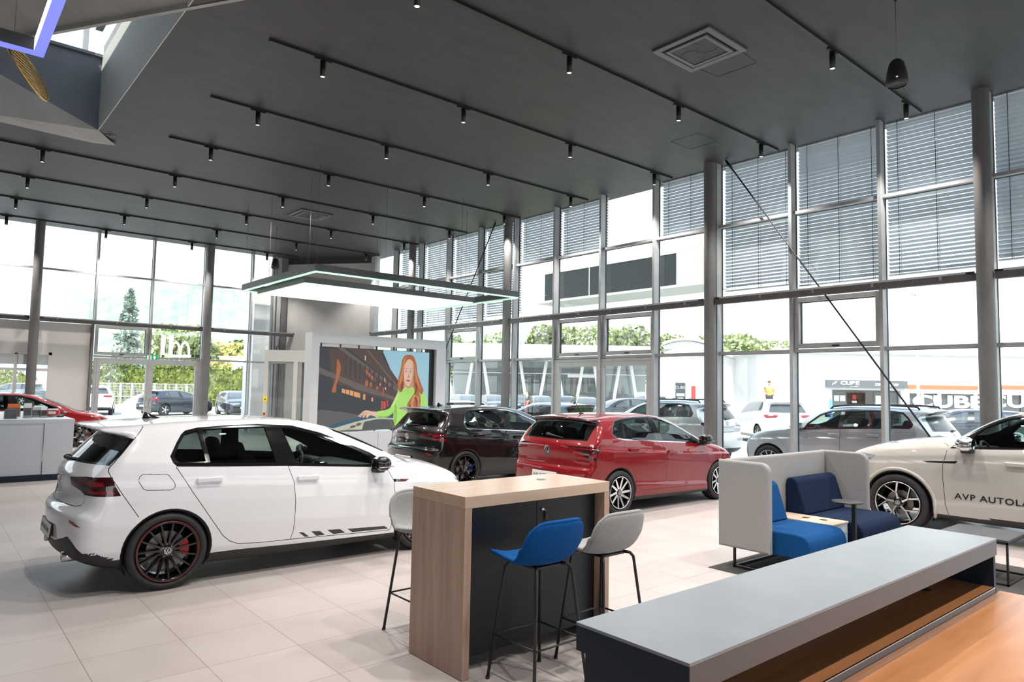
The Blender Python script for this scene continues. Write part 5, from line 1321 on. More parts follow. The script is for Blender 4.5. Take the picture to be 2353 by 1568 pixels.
def plate(root, B, x, y, z, wd, hh, lean, text, parent=None, name='number_plate', front=False):
    """plate on the rear, facing -x"""
    p = MB().use(M_PLAST); p.box((0, 0, 0), (.012, wd+.02, hh+.018), None, .004, 1); p.use(M_PLATE); p.box((-.004, 0, .002), (.012, wd, hh), None, .003, 1)
    o = p.build(name, None, root); o.location = (x, y, z); o.rotation_euler = (0, lean, 0)
    if text: 
        t = text_obj('plate_lettering', text, hh*.50, M_INK, o, (-.0108, 0, -.001), (0, -1, 0), (0, 0, 1), .0004, 1.05)
    return o
def badge(root, B, z, r, dx=.006, y=0.0):
    x = B.surfX(y, z); x2 = B.surfX(y, z+.03); lean = math.atan2(x2-x, .03)
    b = MB(); b.use(M_TRIM).lathe([(.0005, -.002), (r*.92, -.002), (r*.92, .003)], (0, 0, 0), 'Y', 30); vw_badge(b, r, M_CHROME, .004)
    o = b.build('badge', None, root); o.location = (x-dx*.3, y, z); o.rotation_euler = (-lean, 0, -PI/2); return o
def fin_antenna(root, B, x, m, s=1.0):
    z = B.surfZ(x, 0); a = MB().use(m); rows = []
    for (dx, hw, zz) in ((0, .028, 0), (.012, .022, .02), (.02, .008, .066), (.035, .003, .07)):
        pass
    prof = [(-.085, .004, .006), (-.06, .022, .060), (-.045, .024, .064), (0, .026, .045), (.05, .022, .026), (.10, .012, .010), (.118, .003, .004)]
    for (dx, hw, h) in prof:
        rows.append([a.bm.verts.new((x+dx*s*.78, -hw*s, z-.004)), a.bm.verts.new((x+dx*s*.78, -hw*s*.35, z+h*s*.8)), a.bm.verts.new((x+(dx-.004)*s*.78, 0, z+h*s)), a.bm.verts.new((x+dx*s*.78, hw*s*.35, z+h*s*.8)), a.bm.verts.new((x+dx*s*.78, hw*s, z-.004))])
    for p, q in zip(rows[:-1], rows[1:]):
        for k in range(4):
            f = a.bm.faces.new((p[k], p[k+1], q[k+1], q[k])); f.smooth = True
    a.bm.faces.new(rows[0])
    a.build('roof_antenna', None, root)
def wiper(root, B, y0, y1, z0, z1):
    w_ = MB().use(M_PLAST); pts = []
    for t in np.linspace(0, 1, 7):
        y = y0+(y1-y0)*t; z = z0+(z1-z0)*t; pts.append((B.surfX(y, z)-.022, y, z))
    w_.tube(pts, [.02, .018, .014, .011, .009, .007, .005], 8)
    x = B.surfX(y0, z0); w_.ball((x-.015, y0, z0), (.035, .035, .025), 2)
    w_.build('rear_wiper', None, root)
def exhaust(root, x, y, z, r=.045):
    e = MB().use(M_CHROME); e.lathe([(r*.8, .10), (r, 0), (r, -.09), (r*.86, -.092), (r*.84, 0)], (x, y, z), 'X', 24); e.use(M_GAP); e.lathe([(.0005, .0), (r*.85, 0)], (x, y, z), 'X', 20); e.build('exhaust_pipe', None, root)

def golf_finish(kind):
    def fin(B, root, made, pick, paint):
        tg = made.get('tailgate', [root])[0]
        badge(tg, B, .890, .055)
        fin_antenna(root, B, -.0, M_TRIM)
        wiper(tg, B, .10, -.28, 1.10, 1.115)
        x = B.surfX(.0, .50); plate(root, B, x-.008, 0, .490, .52, .115, R(6), 'AVP AUTOLAND')
        rb = made.get('rear_bumper', [root])[0]
        if kind == 'gti':
            exhaust(root, B.surfX(.46, .34)+.075, .50, .315, .045); exhaust(root, B.surfX(.46, .34)+.075, -.50, .315, .045)
            for sg in (1, -1):
                y = B.surfY(2.3, .78); text_obj('fender_lettering', 'GTI', .034, M_PLATE, root, (2.305, sg*(y+.003), .781), (-sg, 0, 0) if sg > 0 else (1, 0, 0), (0, 0, 1), .0006, 1.1)
                q = MB().use(mat('red_mark', (.5, .01, .02), .3)); y2 = B.surfY(2.39, .776); q.box((2.385, sg*(y2+.002), .777), (.075, .002, .010)); q.build('red_fender_mark', None, root)
            xg = B.surfX(0, .80); text_obj('tailgate_lettering', 'GTI', .05, M_CHROME, tg, (xg-.006, 0, .80), (0, -1, 0), (-.05, 0, 1), .003, 1.2)
        if kind == 'r':
            xg = B.surfX(0, .805); text_obj('tailgate_lettering', 'R', .052, M_CHROME, tg, (xg-.006, 0, .805), (0, -1, 0), (-.05, 0, 1), .003, 1.0, sx=1.5)
            sp = MB().use(M_TRIM); pr = []
            for y in np.linspace(-.60, .60, 17):
                x = -.56-.14*(1-(y/.62)**2)+.05; z = 1.405-.03*(abs(y)/.6)**2
                pr.append([sp.bm.verts.new((x, y, z+.018)), sp.bm.verts.new((x-.02, y, z+.010)), sp.bm.verts.new((x, y, z-.006)), sp.bm.verts.new((x+.26, y, z-.035)), sp.bm.verts.new((x+.30, y, z+.012))])
            for p, q in zip(pr[:-1], pr[1:]):
                for k in range(5):
                    f = sp.bm.faces.new((p[k], p[(k+1) % 5], q[(k+1) % 5], q[k])); f.smooth = True
            sp.bm.faces.new(pr[0]); sp.bm.faces.new(pr[-1][::-1]); sp.build('roof_spoiler', None, root)
            for y in (.56, .42, -.42, -.56): exhaust(root, B.surfX(abs(y), .34)+.085, y, .30, .045)
    return fin

def C(v): return tuple(v)
P_WHITE = paint_mat('white_car_paint', (.76, .77, .80), 0, .25)
P_BLACK = paint_mat('black_car_paint', (.003, .003, .0035), 0, .3)
P_RED = paint_mat('deep_red_metallic_paint', (.20, .0025, .007), .0, .35)
P_CREAM = paint_mat('warm_white_pearl_paint', (.50, .48, .445), .1, .28)
P_SILVER = paint_mat('silver_metallic_paint', (.58, .59, .60), .6, .34)
RING = mat('red_wheel_pinstripe', (.16, .004, .008), .35)
CAL_RED = mat('red_brake_caliper', (.45, .01, .015), .35)
CAL_BLUE = mat('blue_brake_caliper', (.02, .08, .45), .35)

g1 = dict(GOLF); g1['ops'] = golf_ops(True)
car_white = thing('hatchback_car', 'white sporty hatchback with black side stripes and red-ringed black wheels in front', 'car', (1.75, 7.50, 0), 0, 'cars on show indoors')
build_car(g1, .020, P_WHITE, car_white, dict(style=ST_GTI, ring=RING, caliper=(CAL_RED, .05), mirror_mat=P_BLACK, mirror_line=True, finish=golf_finish('gti'), rot=.12))

g2 = dict(GOLF); g2['ops'] = golf_ops(False, True)
car_black = thing('hatchback_car', 'black hatchback with large roof spoiler and blue brake calipers before the video wall', 'car', (7.66, 11.08, 0), 0, 'cars on show indoors')
build_car(g2, .026, P_BLACK, car_black, dict(style=ST_R, caliper=(CAL_BLUE, .05), mirror_mat=P_BLACK, finish=golf_finish('r'), rot=.1))

POLO = dict(
    wb=2.55, wheel_r=.318, rim_r=.243, tyre_w=.215, track=1.52, seatx=1.18, dashx=1.96, dashz=.86, mirx=1.5, seatz=.0,
    sil=[(-.52, .24), (-.66, .29), (-.705, .42), (-.715, .56), (-.70, .66), (-.665, .705), (-.655, .80), (-.668, .90), (-.660, .985), (-.610, 1.065), (-.44, 1.245), (-.355, 1.325), (-.42, 1.352), (-.445, 1.378), (-.43, 1.392), (-.36, 1.405),
         (-.15, 1.424), (.15, 1.440), (.5, 1.449), (.9, 1.449), (1.2, 1.428), (1.45, 1.378), (1.7, 1.285), (1.95, 1.170), (2.15, 1.080), (2.30, 1.020), (2.5, .980), (2.72, .935), (2.95, .870), (3.10, .80), (3.21, .70), (3.28, .57), (3.29, .45), (3.26, .3), (3.15, .19),
         (2.6, .165), (1.2, .155), (0, .17), (-.35, .2)],
    belt=([-1, 0, 2.0, 3.4], [1.14, 1.085, .968, .89]),
    sec=([-.95, -.82, -.74, -.66, -.62, -.52, -.30, -.165, -.150, -.08, 0, .03, .12, .22, .30, .36, .46], [.80, .838, .853, .858, .842, .850, .868, .872, .852, .846, .828, .818, .772, .710, .662, .612, .53]),
    plan=([-.75, -.6, -.4, -.15, .3, 1.5, 2.2, 2.6, 2.9, 3.1, 3.3], [.10, .05, .022, .006, 0, 0, 0, .012, .05, .12, .25]),
    cabin=([-.7, -.3, .3, 1.5, 2.1, 2.6], [.035, .015, 0, 0, .02, .05]),
    rb=(-.45, .35), fb=(1.1, 2.2), kf=([.2, .7, .9, 1.1, 1.45], [.22, .22, .16, .10, .08]), kr=([.3, .8, 1.1, 1.4], [.14, .15, .16, .14]),
    crown=.075, kx=([-.8, -.55, -.2, 2.4, 2.9, 3.3], [.10, .08, .05, .05, .09, .14]), kt=([-.8, -.35, 0, 2, 2.6], [.04, .06, .11, .10, .08]),
    arches=[(0, .365), (2.55, .360)], handles=[(.30, .925, .21), (1.218, .862, .21)], mirror=(2.00, 1.03))
P_RD = [(.08, 1.08), (.104, .938), (.237, .735), (.373, .484), (.464, .332), (.563, .313), (1.076, .305), (1.112, .687), (1.083, .851), (.99, 1.026), (.94, 1.43), (0, 1.43)]
P_FD = [(.99, 1.026), (1.083, .851), (1.112, .687), (1.076, .305), (2.12, .278), (2.139, .286), (2.197, .48), (2.204, .751), (2.09, .935), (1.9, 1.2), (1.45, 1.40), (.94, 1.43)]
P_DLO = [(-.11, 1.174), (-.04, 1.255), (.04, 1.330), (.09, 1.352), (.254, 1.378), (.545, 1.394), (.934, 1.400), (1.274, 1.362), (1.519, 1.280), (1.766, 1.160), (1.945, 1.065), (2.07, .972), (1.925, .968), (.979, 1.026), (.115, 1.078), (-.04, 1.110), (-.085, 1.135)]
P_QW = [(-.075, 1.175), (-.012, 1.250), (.060, 1.320), (.225, 1.355), (.105, 1.105), (-.02, 1.128)]
P_RW = [(.262, 1.358), (.545, 1.372), (.90, 1.376), (.862, 1.060), (.15, 1.100)]
P_FW = [(1.005, 1.370), (1.26, 1.338), (1.50, 1.256), (1.735, 1.140), (1.83, 1.085), (1.85, .998), (1.045, 1.046)]
def inset_ring(P, d):
    """outline strip just inside a closed polygon"""
    return list(P)+[P[0]]
def polo_ops():
    ops = [('side', P_FD, 'front_door'), ('side', P_RD, 'rear_door'),
           ('wrapr', [(-2, .712), (.10, .712), (.16, .76), (.16, .985), (.215, 1.05), (-2, 1.05)], 'tailgate', 'rear'),
           ('wrapr', [(-2, .10), (.54, .10), (.50, .60), (.34, .80), (.16, .80), (.14, .735), (.06, .709), (-2, .709)], 'rear_bumper'),
           ('top', [(2.40, -.1), (2.40, .66), (2.7, .70), (2.95, .66), (3.05, .4), (3.09, -.1)], 'bonnet'),
           ('wrapr', [(-2, 1.05), (.215, 1.05), (.34, 1.20), (.46, 1.30), (.50, 1.36), (.30, 1.42), (-2, 1.42)], 'tailgate', 'hatch'),
           ('wrapr', [(-2, 1.068), (.155, 1.068), (.275, 1.21), (.395, 1.325), (.45, 1.372), (.10, 1.40), (-2, 1.405)], 'trim', 'hatch'),
           ('rear', [(-.1, 1.080), (.60, 1.088), (.545, 1.20), (.500, 1.29), (.38, 1.315), (-.1, 1.32)], 'rear_window'),
           ('side', P_DLO, 'trim'), ('side', P_QW, 'quarter_window'), ('side', P_RW, 'rear_side_window'), ('side', P_FW, 'front_window'),
           ('top', [(1.40, -.1), (1.34, .44), (1.50, .58), (2.00, .68), (2.15, .56), (2.30, -.1)], 'trim', 'top'), ('top', [(1.45, -.1), (1.40, .42), (1.54, .53), (1.95, .63), (2.10, .52), (2.25, -.1)], 'windshield', 'top'),
           ('wrapr', [(-.28, .985), (-.24, .958), (.0, .925), (.06, .90), (.17, .800), (.36, .800), (.385, .90), (.44, .965), (.40, .985), (.1, .995)], 'tail_light'),
           ('wrapr', [(-.20, .972), (.38, .963), (.37, .948), (-.15, .958)], 'tail_light_glow'), ('wrapr', [(.18, .890), (.355, .892), (.34, .838), (.20, .838)], 'tail_light_glow'),
           ('wrapf', [(2.20, .80), (2.55, .80), (2.85, .80), (2.90, .74), (2.55, .715), (2.32, .735)], 'headlight'),
           ('wrapr', [(-2, .10), (.6, .10), (.6, .27), (.25, .29), (.05, .36), (-.2, .40), (-2, .40)], 'plast'),
           ('side', [(.29, .10), (.29, .232), (2.27, .205), (2.27, .10)], 'plast', 'sideall'), ('front', [(-.1, .30), (.60, .30), (.62, .50), (-.1, .54)], 'trim')]
    for L in ([(.112, 1.075), (.104, .938), (.237, .735), (.373, .484), (.464, .332), (.563, .313), (1.076, .305), (2.12, .278), (2.139, .286), (2.197, .48), (2.204, .751), (2.09, .935)],
              [(.985, 1.026), (1.083, .851), (1.112, .687), (1.076, .305)]): ops.append(('side', L, '~gap', 'side', .006))
    ops.append(('side', P_DLO+[P_DLO[0]], '~chromeline', 'side', .011))
    ops.append(('wrapr', [(-2, .710), (.10, .710), (.155, .755), (.16, .80)], '~gap', 'wrapr', .007)); ops.append(('wrapr', [(.16, .985), (.215, 1.05)], '~gap', 'wrapr', .006))
    ops.append(('wrapr', [(.50, .60), (.36, .80)], '~gap', 'wrapr', .005))
    return ops
def polo_finish(B, root, made, pick, paint):
    tg = made.get('tailgate', [root])[0]
    badge(tg, B, .915, .056)
    x = B.surfX(0, .82); text_obj('tailgate_lettering', 'POLO', .040, M_CHROME, tg, (x-.005, 0, .822), (0, -1, 0), (.05, 0, 1), .002, 1.55)
    wiper(tg, B, .09, -.26, 1.13, 1.095)
    x = B.surfX(0, .54); plate(root, B, x-.004, 0, .535, .52, .115, R(4), 'AVP AUTOLAND')
    z = B.surfZ(.06, 0); a = MB().use(M_PLAST); a.ball((.06, 0, z), (.055, .028, .016), 2); a.tube([(.06, 0, z), (.02, 0, z+.05), (-.10, 0, z+.20)], [.012, .008, .004], 8); a.build('roof_antenna', None, root)
p1 = dict(POLO); p1['ops'] = polo_ops()
car_red = thing('hatchback_car', 'red small hatchback with black rear window and two-tone spoked wheels', 'car', (7.87, 7.59, 0), 0, 'cars on show indoors')
build_car(p1, .024, P_RED, car_red, dict(style=ST_POLO, spoke=M_ALU, mirror_mat=P_BLACK, finish=polo_finish, rot=.25))

def T_(P, d=2.9): return [(x+d, z) for x, z in P]
TOU = dict(
    wb=2.90, wheel_r=.375, rim_r=.290, tyre_w=.28, track=1.68, seatx=1.40, dashx=2.38, dashz=1.04, mirx=1.85, seatz=.20, floor=.36, mirs=1.15,
    sil=[(-.80, .32), (-.95, .42), (-1.02, .62), (-1.01, .80), (-.98, .95), (-.97, 1.12), (-.88, 1.22), (-.70, 1.42), (-.60, 1.52), (-.72, 1.56), (-.74, 1.59), (-.60, 1.62), (-.2, 1.67), (.4, 1.705), (.9, 1.708), (1.3, 1.69), (1.6, 1.63), (1.85, 1.54),
         (2.05, 1.435), (2.22, 1.335), (2.36, 1.262), (2.55, 1.245), (2.8, 1.222), (3.05, 1.19), (3.3, 1.135), (3.52, 1.065), (3.68, .98), (3.78, .86), (3.82, .7), (3.82, .5), (3.76, .34), (3.6, .26), (2.8, .24), (1.4, .23), (-.4, .25)],
    belt=([-1, 1.49, 2.28, 3.8], [1.25, 1.19, 1.136, 1.0]),
    sec=([-1.0, -.86, -.72, -.66, -.45, -.25, -.17, -.155, -.08, -.045, 0, .03, .15, .28, .38, .48, .6], [.86, .93, .968, .955, .970, .978, .975, .962, .958, .945, .925, .915, .862, .790, .728, .65, .55]),
    plan=([-1.0, -.7, -.4, 0, 1.5, 2.6, 2.95, 3.2, 3.5, 3.7, 3.85], [.13, .05, .02, 0, 0, 0, .005, .03, .10, .19, .30]),
    cabin=([-.7, -.3, .3, 1.5, 2.1, 2.6], [.045, .02, 0, 0, .02, .05]),
    rb=(-.45, .35), fb=(1.4, 2.5), kf=([.2, .7, .95, 1.2, 1.7], [.20, .20, .15, .10, .08]), kr=([.3, .8, 1.1, 1.6], [.16, .18, .2, .2]),
    crown=.06, kx=([-1, -.7, -.2, 2.8, 3.3, 3.8], [.12, .10, .06, .06, .09, .14]), kt=([-.8, -.35, 0, 2, 2.6], [.05, .06, .11, .10, .07]),
    arches=[(0, .435), (2.9, .430)], handles=[(.62, 1.03, .24), (1.55, 1.00, .24)], mirror=(2.05, 1.215))
U_FD = [(1.30, 1.2), (1.32, .5), (1.28, .26), (2.290, .243), (2.335, .45), (2.350, .767), (2.344, .93), (2.304, 1.113), (2.05, 1.45), (1.5, 1.64), (1.22, 1.64)]
U_RD = [(.28, 1.24), (.42, .9), (.50, .6), (.62, .3), (.70, .27), (1.28, .26), (1.32, .5), (1.30, 1.2), (1.22, 1.64), (.2, 1.64), (-.05, 1.4)]
U_DLO = [(2.276, 1.142), (2.122, 1.302), (1.949, 1.440), (1.733, 1.556), (1.527, 1.601), (1.0, 1.625), (.4, 1.615), (-.05, 1.57), (-.30, 1.40), (-.36, 1.29), (-.2, 1.265), (.5, 1.225), (1.49, 1.180), (1.965, 1.152)]
U_FW = [(2.02, 1.182), (2.03, 1.30), (1.93, 1.405), (1.71, 1.520), (1.50, 1.572), (1.34, 1.582), (1.40, 1.212)]
U_RW = [(1.26, 1.585), (.55, 1.585), (.42, 1.26), (1.30, 1.215)]
U_QW = [(.48, 1.582), (.0, 1.54), (-.25, 1.39), (-.29, 1.31), (.34, 1.265)]
def tou_ops():
    ops = [('side', U_FD, 'front_door'), ('side', U_RD, 'rear_door'), ('top', [(2.36, -.1), (2.36, .70), (2.8, .76), (3.3, .70), (3.5, .4), (3.56, -.1)], 'bonnet'),
           ('side', U_DLO, 'trim'), ('side', U_FW, 'front_window'), ('side', U_RW, 'rear_side_window'), ('side', U_QW, 'quarter_window'),
           ('top', [(1.66, -.1), (1.58, .50), (1.75, .62), (2.20, .74), (2.32, .60), (2.46, -.1)], 'trim', 'top'), ('top', [(1.70, -.1), (1.63, .48), (1.78, .58), (2.16, .69), (2.28, .56), (2.40, -.1)], 'windshield', 'top'),
           ('rear', [(-.1, 1.24), (.70, 1.26), (.58, 1.48), (-.1, 1.50)], 'rear_window'),
           ('wrapr', [(-.4, 1.02), (.35, 1.0), (.40, .86), (0, .84), (-.4, .88)], 'tail_light'),
           ('wrapf', [(2.25, .98), (2.55, 1.0), (3.0, .93), (3.2, .84), (2.9, .76), (2.5, .80)], 'headlight'), ('front', [(-.1, .50), (.55, .52), (.60, .86), (-.1, .88)], 'trim'),
           ('side', [(2.59, .957), (2.175, .989), (2.204, .957), (2.529, .944)], 'trim'),
           ('side', [(.42, .10), (.42, .255), (2.46, .235), (2.46, .10)], 'plast', 'sideall')]
    for L in ([(2.304, 1.113), (2.344, .93), (2.350, .767), (2.335, .45), (2.290, .243)], [(1.31, 1.2), (1.32, .5), (1.28, .26), (.70, .27), (.62, .3), (.50, .6), (.42, .9), (.28, 1.24)]):
        ops.append(('side', L, '~gap', 'side', .007))
    ops.append(('top', [(2.30, .90), (2.42, .80), (2.8, .80), (3.3, .75), (3.52, .4), (3.58, -.1)], '~gap', 'top', .006))
    return ops
def tou_finish(B, root, made, pick, paint):
    dr = pick('front_door', 1); 
    z0 = .548; xs = [2.225-k*.008 for k in range(3)]
    y = B.surfY(1.9, z0)+.004
    # lettering runs towards the tail on the left flank
    text_obj('door_lettering', 'AVP AUTOLAND', .103, M_INK, dr or root, (2.225, y, z0), (-1, 0, 0), (0, 0, 1), .0008, 1.12, 'LEFT', sx=1.16, bold=.0015)
    ar = MB().use(paint)
    for ax in (0, 2.9):
        for sg in (1, -1):
            pts = []
            for t in np.linspace(-.3, PI+.3, 30):
                x, z = ax+.455*math.cos(t), .375+.455*math.sin(t)
                pts.append((x, sg*(B.surfY(x, max(z, .26))-.004), max(z, .24)))
            a = MB().use(paint); a.tube(pts, .020, 8); a.build('arch_trim', None, root)
    ar.bm.free()
t1 = dict(TOU); t1['ops'] = tou_ops()
car_suv = thing('suv_car', 'warm white large SUV with black door lettering, cut off by the right edge', 'car', (11.0, 3.774-2.9, 0), R(90), 'cars on show indoors')
build_car(t1, .026, P_CREAM, car_suv, dict(style=ST_TOU, spoke=M_ALU, mirror_mat=M_CHROME, mirror_line=True, finish=tou_finish, rot=.35))

TIG = dict(
    wb=2.68, wheel_r=.355, rim_r=.262, tyre_w=.235, track=1.58, seatx=1.30, dashx=2.14, dashz=1.0, mirx=1.75, seatz=.16, floor=.33, mirs=1.1,
    sil=[(-.66, .32), (-.80, .42), (-.85, .58), (-.845, .74), (-.80, .82), (-.79, .95), (-.80, 1.06), (-.74, 1.17), (-.56, 1.40), (-.49, 1.50), (-.60, 1.555), (-.63, 1.585), (-.5, 1.62), (-.1, 1.655), (.5, 1.675), (1.0, 1.668), (1.3, 1.63), (1.55, 1.56),
         (1.8, 1.455), (2.0, 1.36), (2.2, 1.262), (2.38, 1.175), (2.6, 1.135), (2.85, 1.09), (3.1, 1.02), (3.28, .94), (3.40, .84), (3.46, .7), (3.47, .52), (3.42, .36), (3.28, .28), (2.6, .25), (1.3, .235), (-.4, .26)],
    belt=([-1, 0, 2.0, 3.4], [1.27, 1.232, 1.115, 1.0]),
    sec=([-1.0, -.90, -.78, -.60, -.34, -.20, -.180, -.08, 0, .03, .15, .28, .36, .44, .55], [.82, .86, .895, .905, .915, .912, .890, .884, .870, .860, .805, .735, .685, .62, .52]),
    plan=([-.9, -.7, -.4, 0, 1.5, 2.3, 2.7, 3.0, 3.2, 3.35, 3.5], [.13, .06, .02, 0, 0, 0, .01, .04, .10, .18, .30]),
    cabin=([-.7, -.3, .3, 1.5, 2.1, 2.6], [.045, .02, 0, 0, .02, .05]),
    rb=(-.45, .35), fb=(1.2, 2.3), kf=([.2, .7, .95, 1.2, 1.7], [.20, .20, .15, .10, .08]), kr=([.3, .8, 1.1, 1.6], [.16, .18, .2, .2]),
    crown=.06, kx=([-1, -.7, -.2, 2.5, 3.0, 3.4], [.10, .09, .05, .05, .09, .14]), kt=([-.8, -.35, 0, 2, 2.6], [.04, .06, .11, .10, .07]),
    arches=[(0, .415), (2.68, .410)], handles=[(.42, 1.07, .23), (1.20, 1.04, .23)], mirror=(1.96, 1.20))
I_DLO = [(1.90, 1.10), (1.816, 1.25), (1.577, 1.455), (1.35, 1.545), (.92, 1.582), (.26, 1.590), (.07, 1.575), (-.09, 1.553), (-.21, 1.45), (-.308, 1.333), (-.30, 1.27), (-.26, 1.237), (.02, 1.227), (1.076, 1.163)]
I_FW = [(1.85, 1.135), (1.77, 1.25), (1.555, 1.43), (1.335, 1.512), (1.13, 1.535), (1.13, 1.185)]
I_RW = [(1.04, 1.545), (.93, 1.552), (.21, 1.562), (.19, 1.245), (1.04, 1.192)]
I_QW = [(.09, 1.548), (-.075, 1.525), (-.19, 1.43), (-.275, 1.328), (-.268, 1.280), (-.235, 1.262), (.07, 1.252)]
def tig_ops():
    ops = [('side', [(1.08, 1.16), (1.083, .72), (1.05, .33), (2.05, .33), (2.10, .6), (2.10, .9), (2.0, 1.1), (1.8, 1.4), (1.3, 1.6), (1.08, 1.6)], 'front_door'),
           ('side', [(.07, 1.22), (.15, .95), (.34, .7), (.42, .45), (.50, .34), (1.05, .33), (1.083, .72), (1.08, 1.16), (1.08, 1.6), (.1, 1.6)], 'rear_door'),
           ('wrapr', [(-2, .80), (.05, .80), (.05, .98), (.20, 1.12), (.26, 1.16), (.44, 1.50), (.3, 1.63), (-2, 1.63)], 'tailgate', 'hatch'), ('wrapr', [(-2, .80), (.05, .80), (.05, 1.0), (-2, 1.0)], 'tailgate', 'rear'),
           ('top', [(2.40, -.1), (2.40, .70), (2.8, .76), (3.1, .70), (3.28, .4), (3.32, -.1)], 'bonnet'),
           ('side', I_DLO, 'trim'), ('side', I_FW, 'front_window'), ('side', I_RW, 'rear_side_window'), ('side', I_QW, 'quarter_window'),
           ('top', [(1.40, -.1), (1.33, .48), (1.5, .60), (2.15, .72), (2.28, .60), (2.40, -.1)], 'windshield', 'top'),
           ('rear', [(-.1, 1.185), (.68, 1.20), (.60, 1.40), (.52, 1.49), (-.1, 1.50)], 'rear_window', 'hatch'),
           ('wrapr', [(-.36, 1.10), (-.30, 1.02), (.12, 1.0), (.30, 1.06), (.28, 1.11), (-.1, 1.13)], 'tail_light'), ('wrapr', [(-.3, 1.09), (.2, 1.09), (.2, 1.06), (-.28, 1.06)], 'tail_light_glow'),
           ('wrapf', [(2.20, .98), (2.45, 1.0), (2.85, .92), (2.9, .84), (2.55, .80), (2.3, .86)], 'headlight'), ('front', [(-.1, .78), (.50, .80), (.55, .92), (-.1, .93)], 'trim'), ('front', [(-.1, .36), (.55, .36), (.60, .58), (-.1, .60)], 'trim'),
           ('side', [(-.8, .1), (-.8, .34), (3.4, .34), (3.4, .1)], 'plast', 'sideall'), ('rear', [(-.1, .1), (1, .1), (1, .44), (-.1, .46)], 'plast')]
    for L in ([(1.08, 1.16), (1.083, .72), (1.05, .34)], [(1.9, 1.09), (2.02, .98), (2.09, .9), (2.09, .6), (2.05, .35)], [(.07, 1.22), (.15, .95), (.34, .7), (.42, .45), (.50, .35)]): ops.append(('side', L, '~gap', 'side', .008))
    return ops
def tig_finish(B, root, made, pick, paint):
    tg = made.get('tailgate', [root])[0]
    badge(tg, B, 1.10, .065); x = B.surfX(0, .93); plate(tg, B, x-.012, 0, .93, .52, .115, 0, None)
    wiper(tg, B, .0, -.3, 1.20, 1.21)
    for sg in (1, -1):
        r = MB().use(M_PLAST); pts = [(x, sg*(.60-.03*abs(x-.6)), B.surfZ(x, .60)+.05) for x in np.linspace(-.3, 1.35, 14)]
        pts = [(pts[0][0]-.05, pts[0][1], pts[0][2]-.05)]+pts+[(pts[-1][0]+.06, pts[-1][1], pts[-1][2]-.06)]
        r.tube(pts, .018, 8); r.build('roof_rail', None, root)
    sp = MB().use(M_TRIM); pr = []
    for y in np.linspace(-.56, .56, 9):
        pr.append([sp.bm.verts.new((-.66+.12*(y/.56)**2, y, 1.592-.03*(y/.56)**2)), sp.bm.verts.new((-.66+.12*(y/.56)**2, y, 1.565-.03*(y/.56)**2)), sp.bm.verts.new((-.49, y, 1.50)), sp.bm.verts.new((-.35, y, 1.615-.02*(y/.56)**2))])
    for p, q in zip(pr[:-1], pr[1:]):
        for k in range(4):
            f = sp.bm.faces.new((p[k], p[(k+1) % 4], q[(k+1) % 4], q[k])); f.smooth = True
    sp.bm.faces.new(pr[0]); sp.bm.faces.new(pr[-1][::-1]); sp.build('roof_spoiler', None, root)
i1 = dict(TIG); i1['ops'] = tig_ops()
GZ = -.08
car_tig = thing('suv_car', 'silver SUV parked side-on right outside the glass, nose to the left', 'car', (15.62, 5.56, GZ), R(90), 'cars parked outside')
build_car(i1, .032, P_SILVER, car_tig, dict(style=ST_TEN, spoke=M_ALU, finish=tig_finish, detail=False))
# ================================================================ outside
def at(px, py, d):
    v = r2*((px-1176.5)/FPX)+u2*((784-py)/FPX)+fw
    return Vector((0, 0, CAM_H))+v*d
def ground(px, d):
    p = at(px, 905, d); return (p.x, p.y, GZ)
VIEW = math.atan2(fw.y, fw.x)            # heading away from the viewer
M_ASPH = noise_mat('pale_paving', (.40, .40, .39), (.48, .48, .47), (.6, .6, .6), .9, 5)
m = MB(); m.face([(XF+.06, -60, GZ), (400, -60, GZ), (400, 400, GZ), (-200, 400, GZ), (-200, YB+.2, GZ), (XF+.06, YB+.2, GZ)]); m.face([(XF+.06, -60, GZ), (XF+.06, -8, GZ), (-200, -8.3, GZ), (-200, -60, GZ)]); struct(m.build('ground', M_ASPH))
M_GRASS = noise_mat('dry_grass', (.30, .34, .12), (.45, .45, .20), (3, 3, 3), .95, 5)
m = MB()
a, b, c, d = at(1040, 905, 30), at(1520, 905, 30), at(1520, 905, 42), at(1040, 905, 46)
m.face([(q.x, q.y, GZ+.015) for q in (a, b, c, d)]); o = m.build('grass_strip', M_GRASS); tag(o, 'strip of dry grass between the parked cars outside', 'grass', kind='stuff')
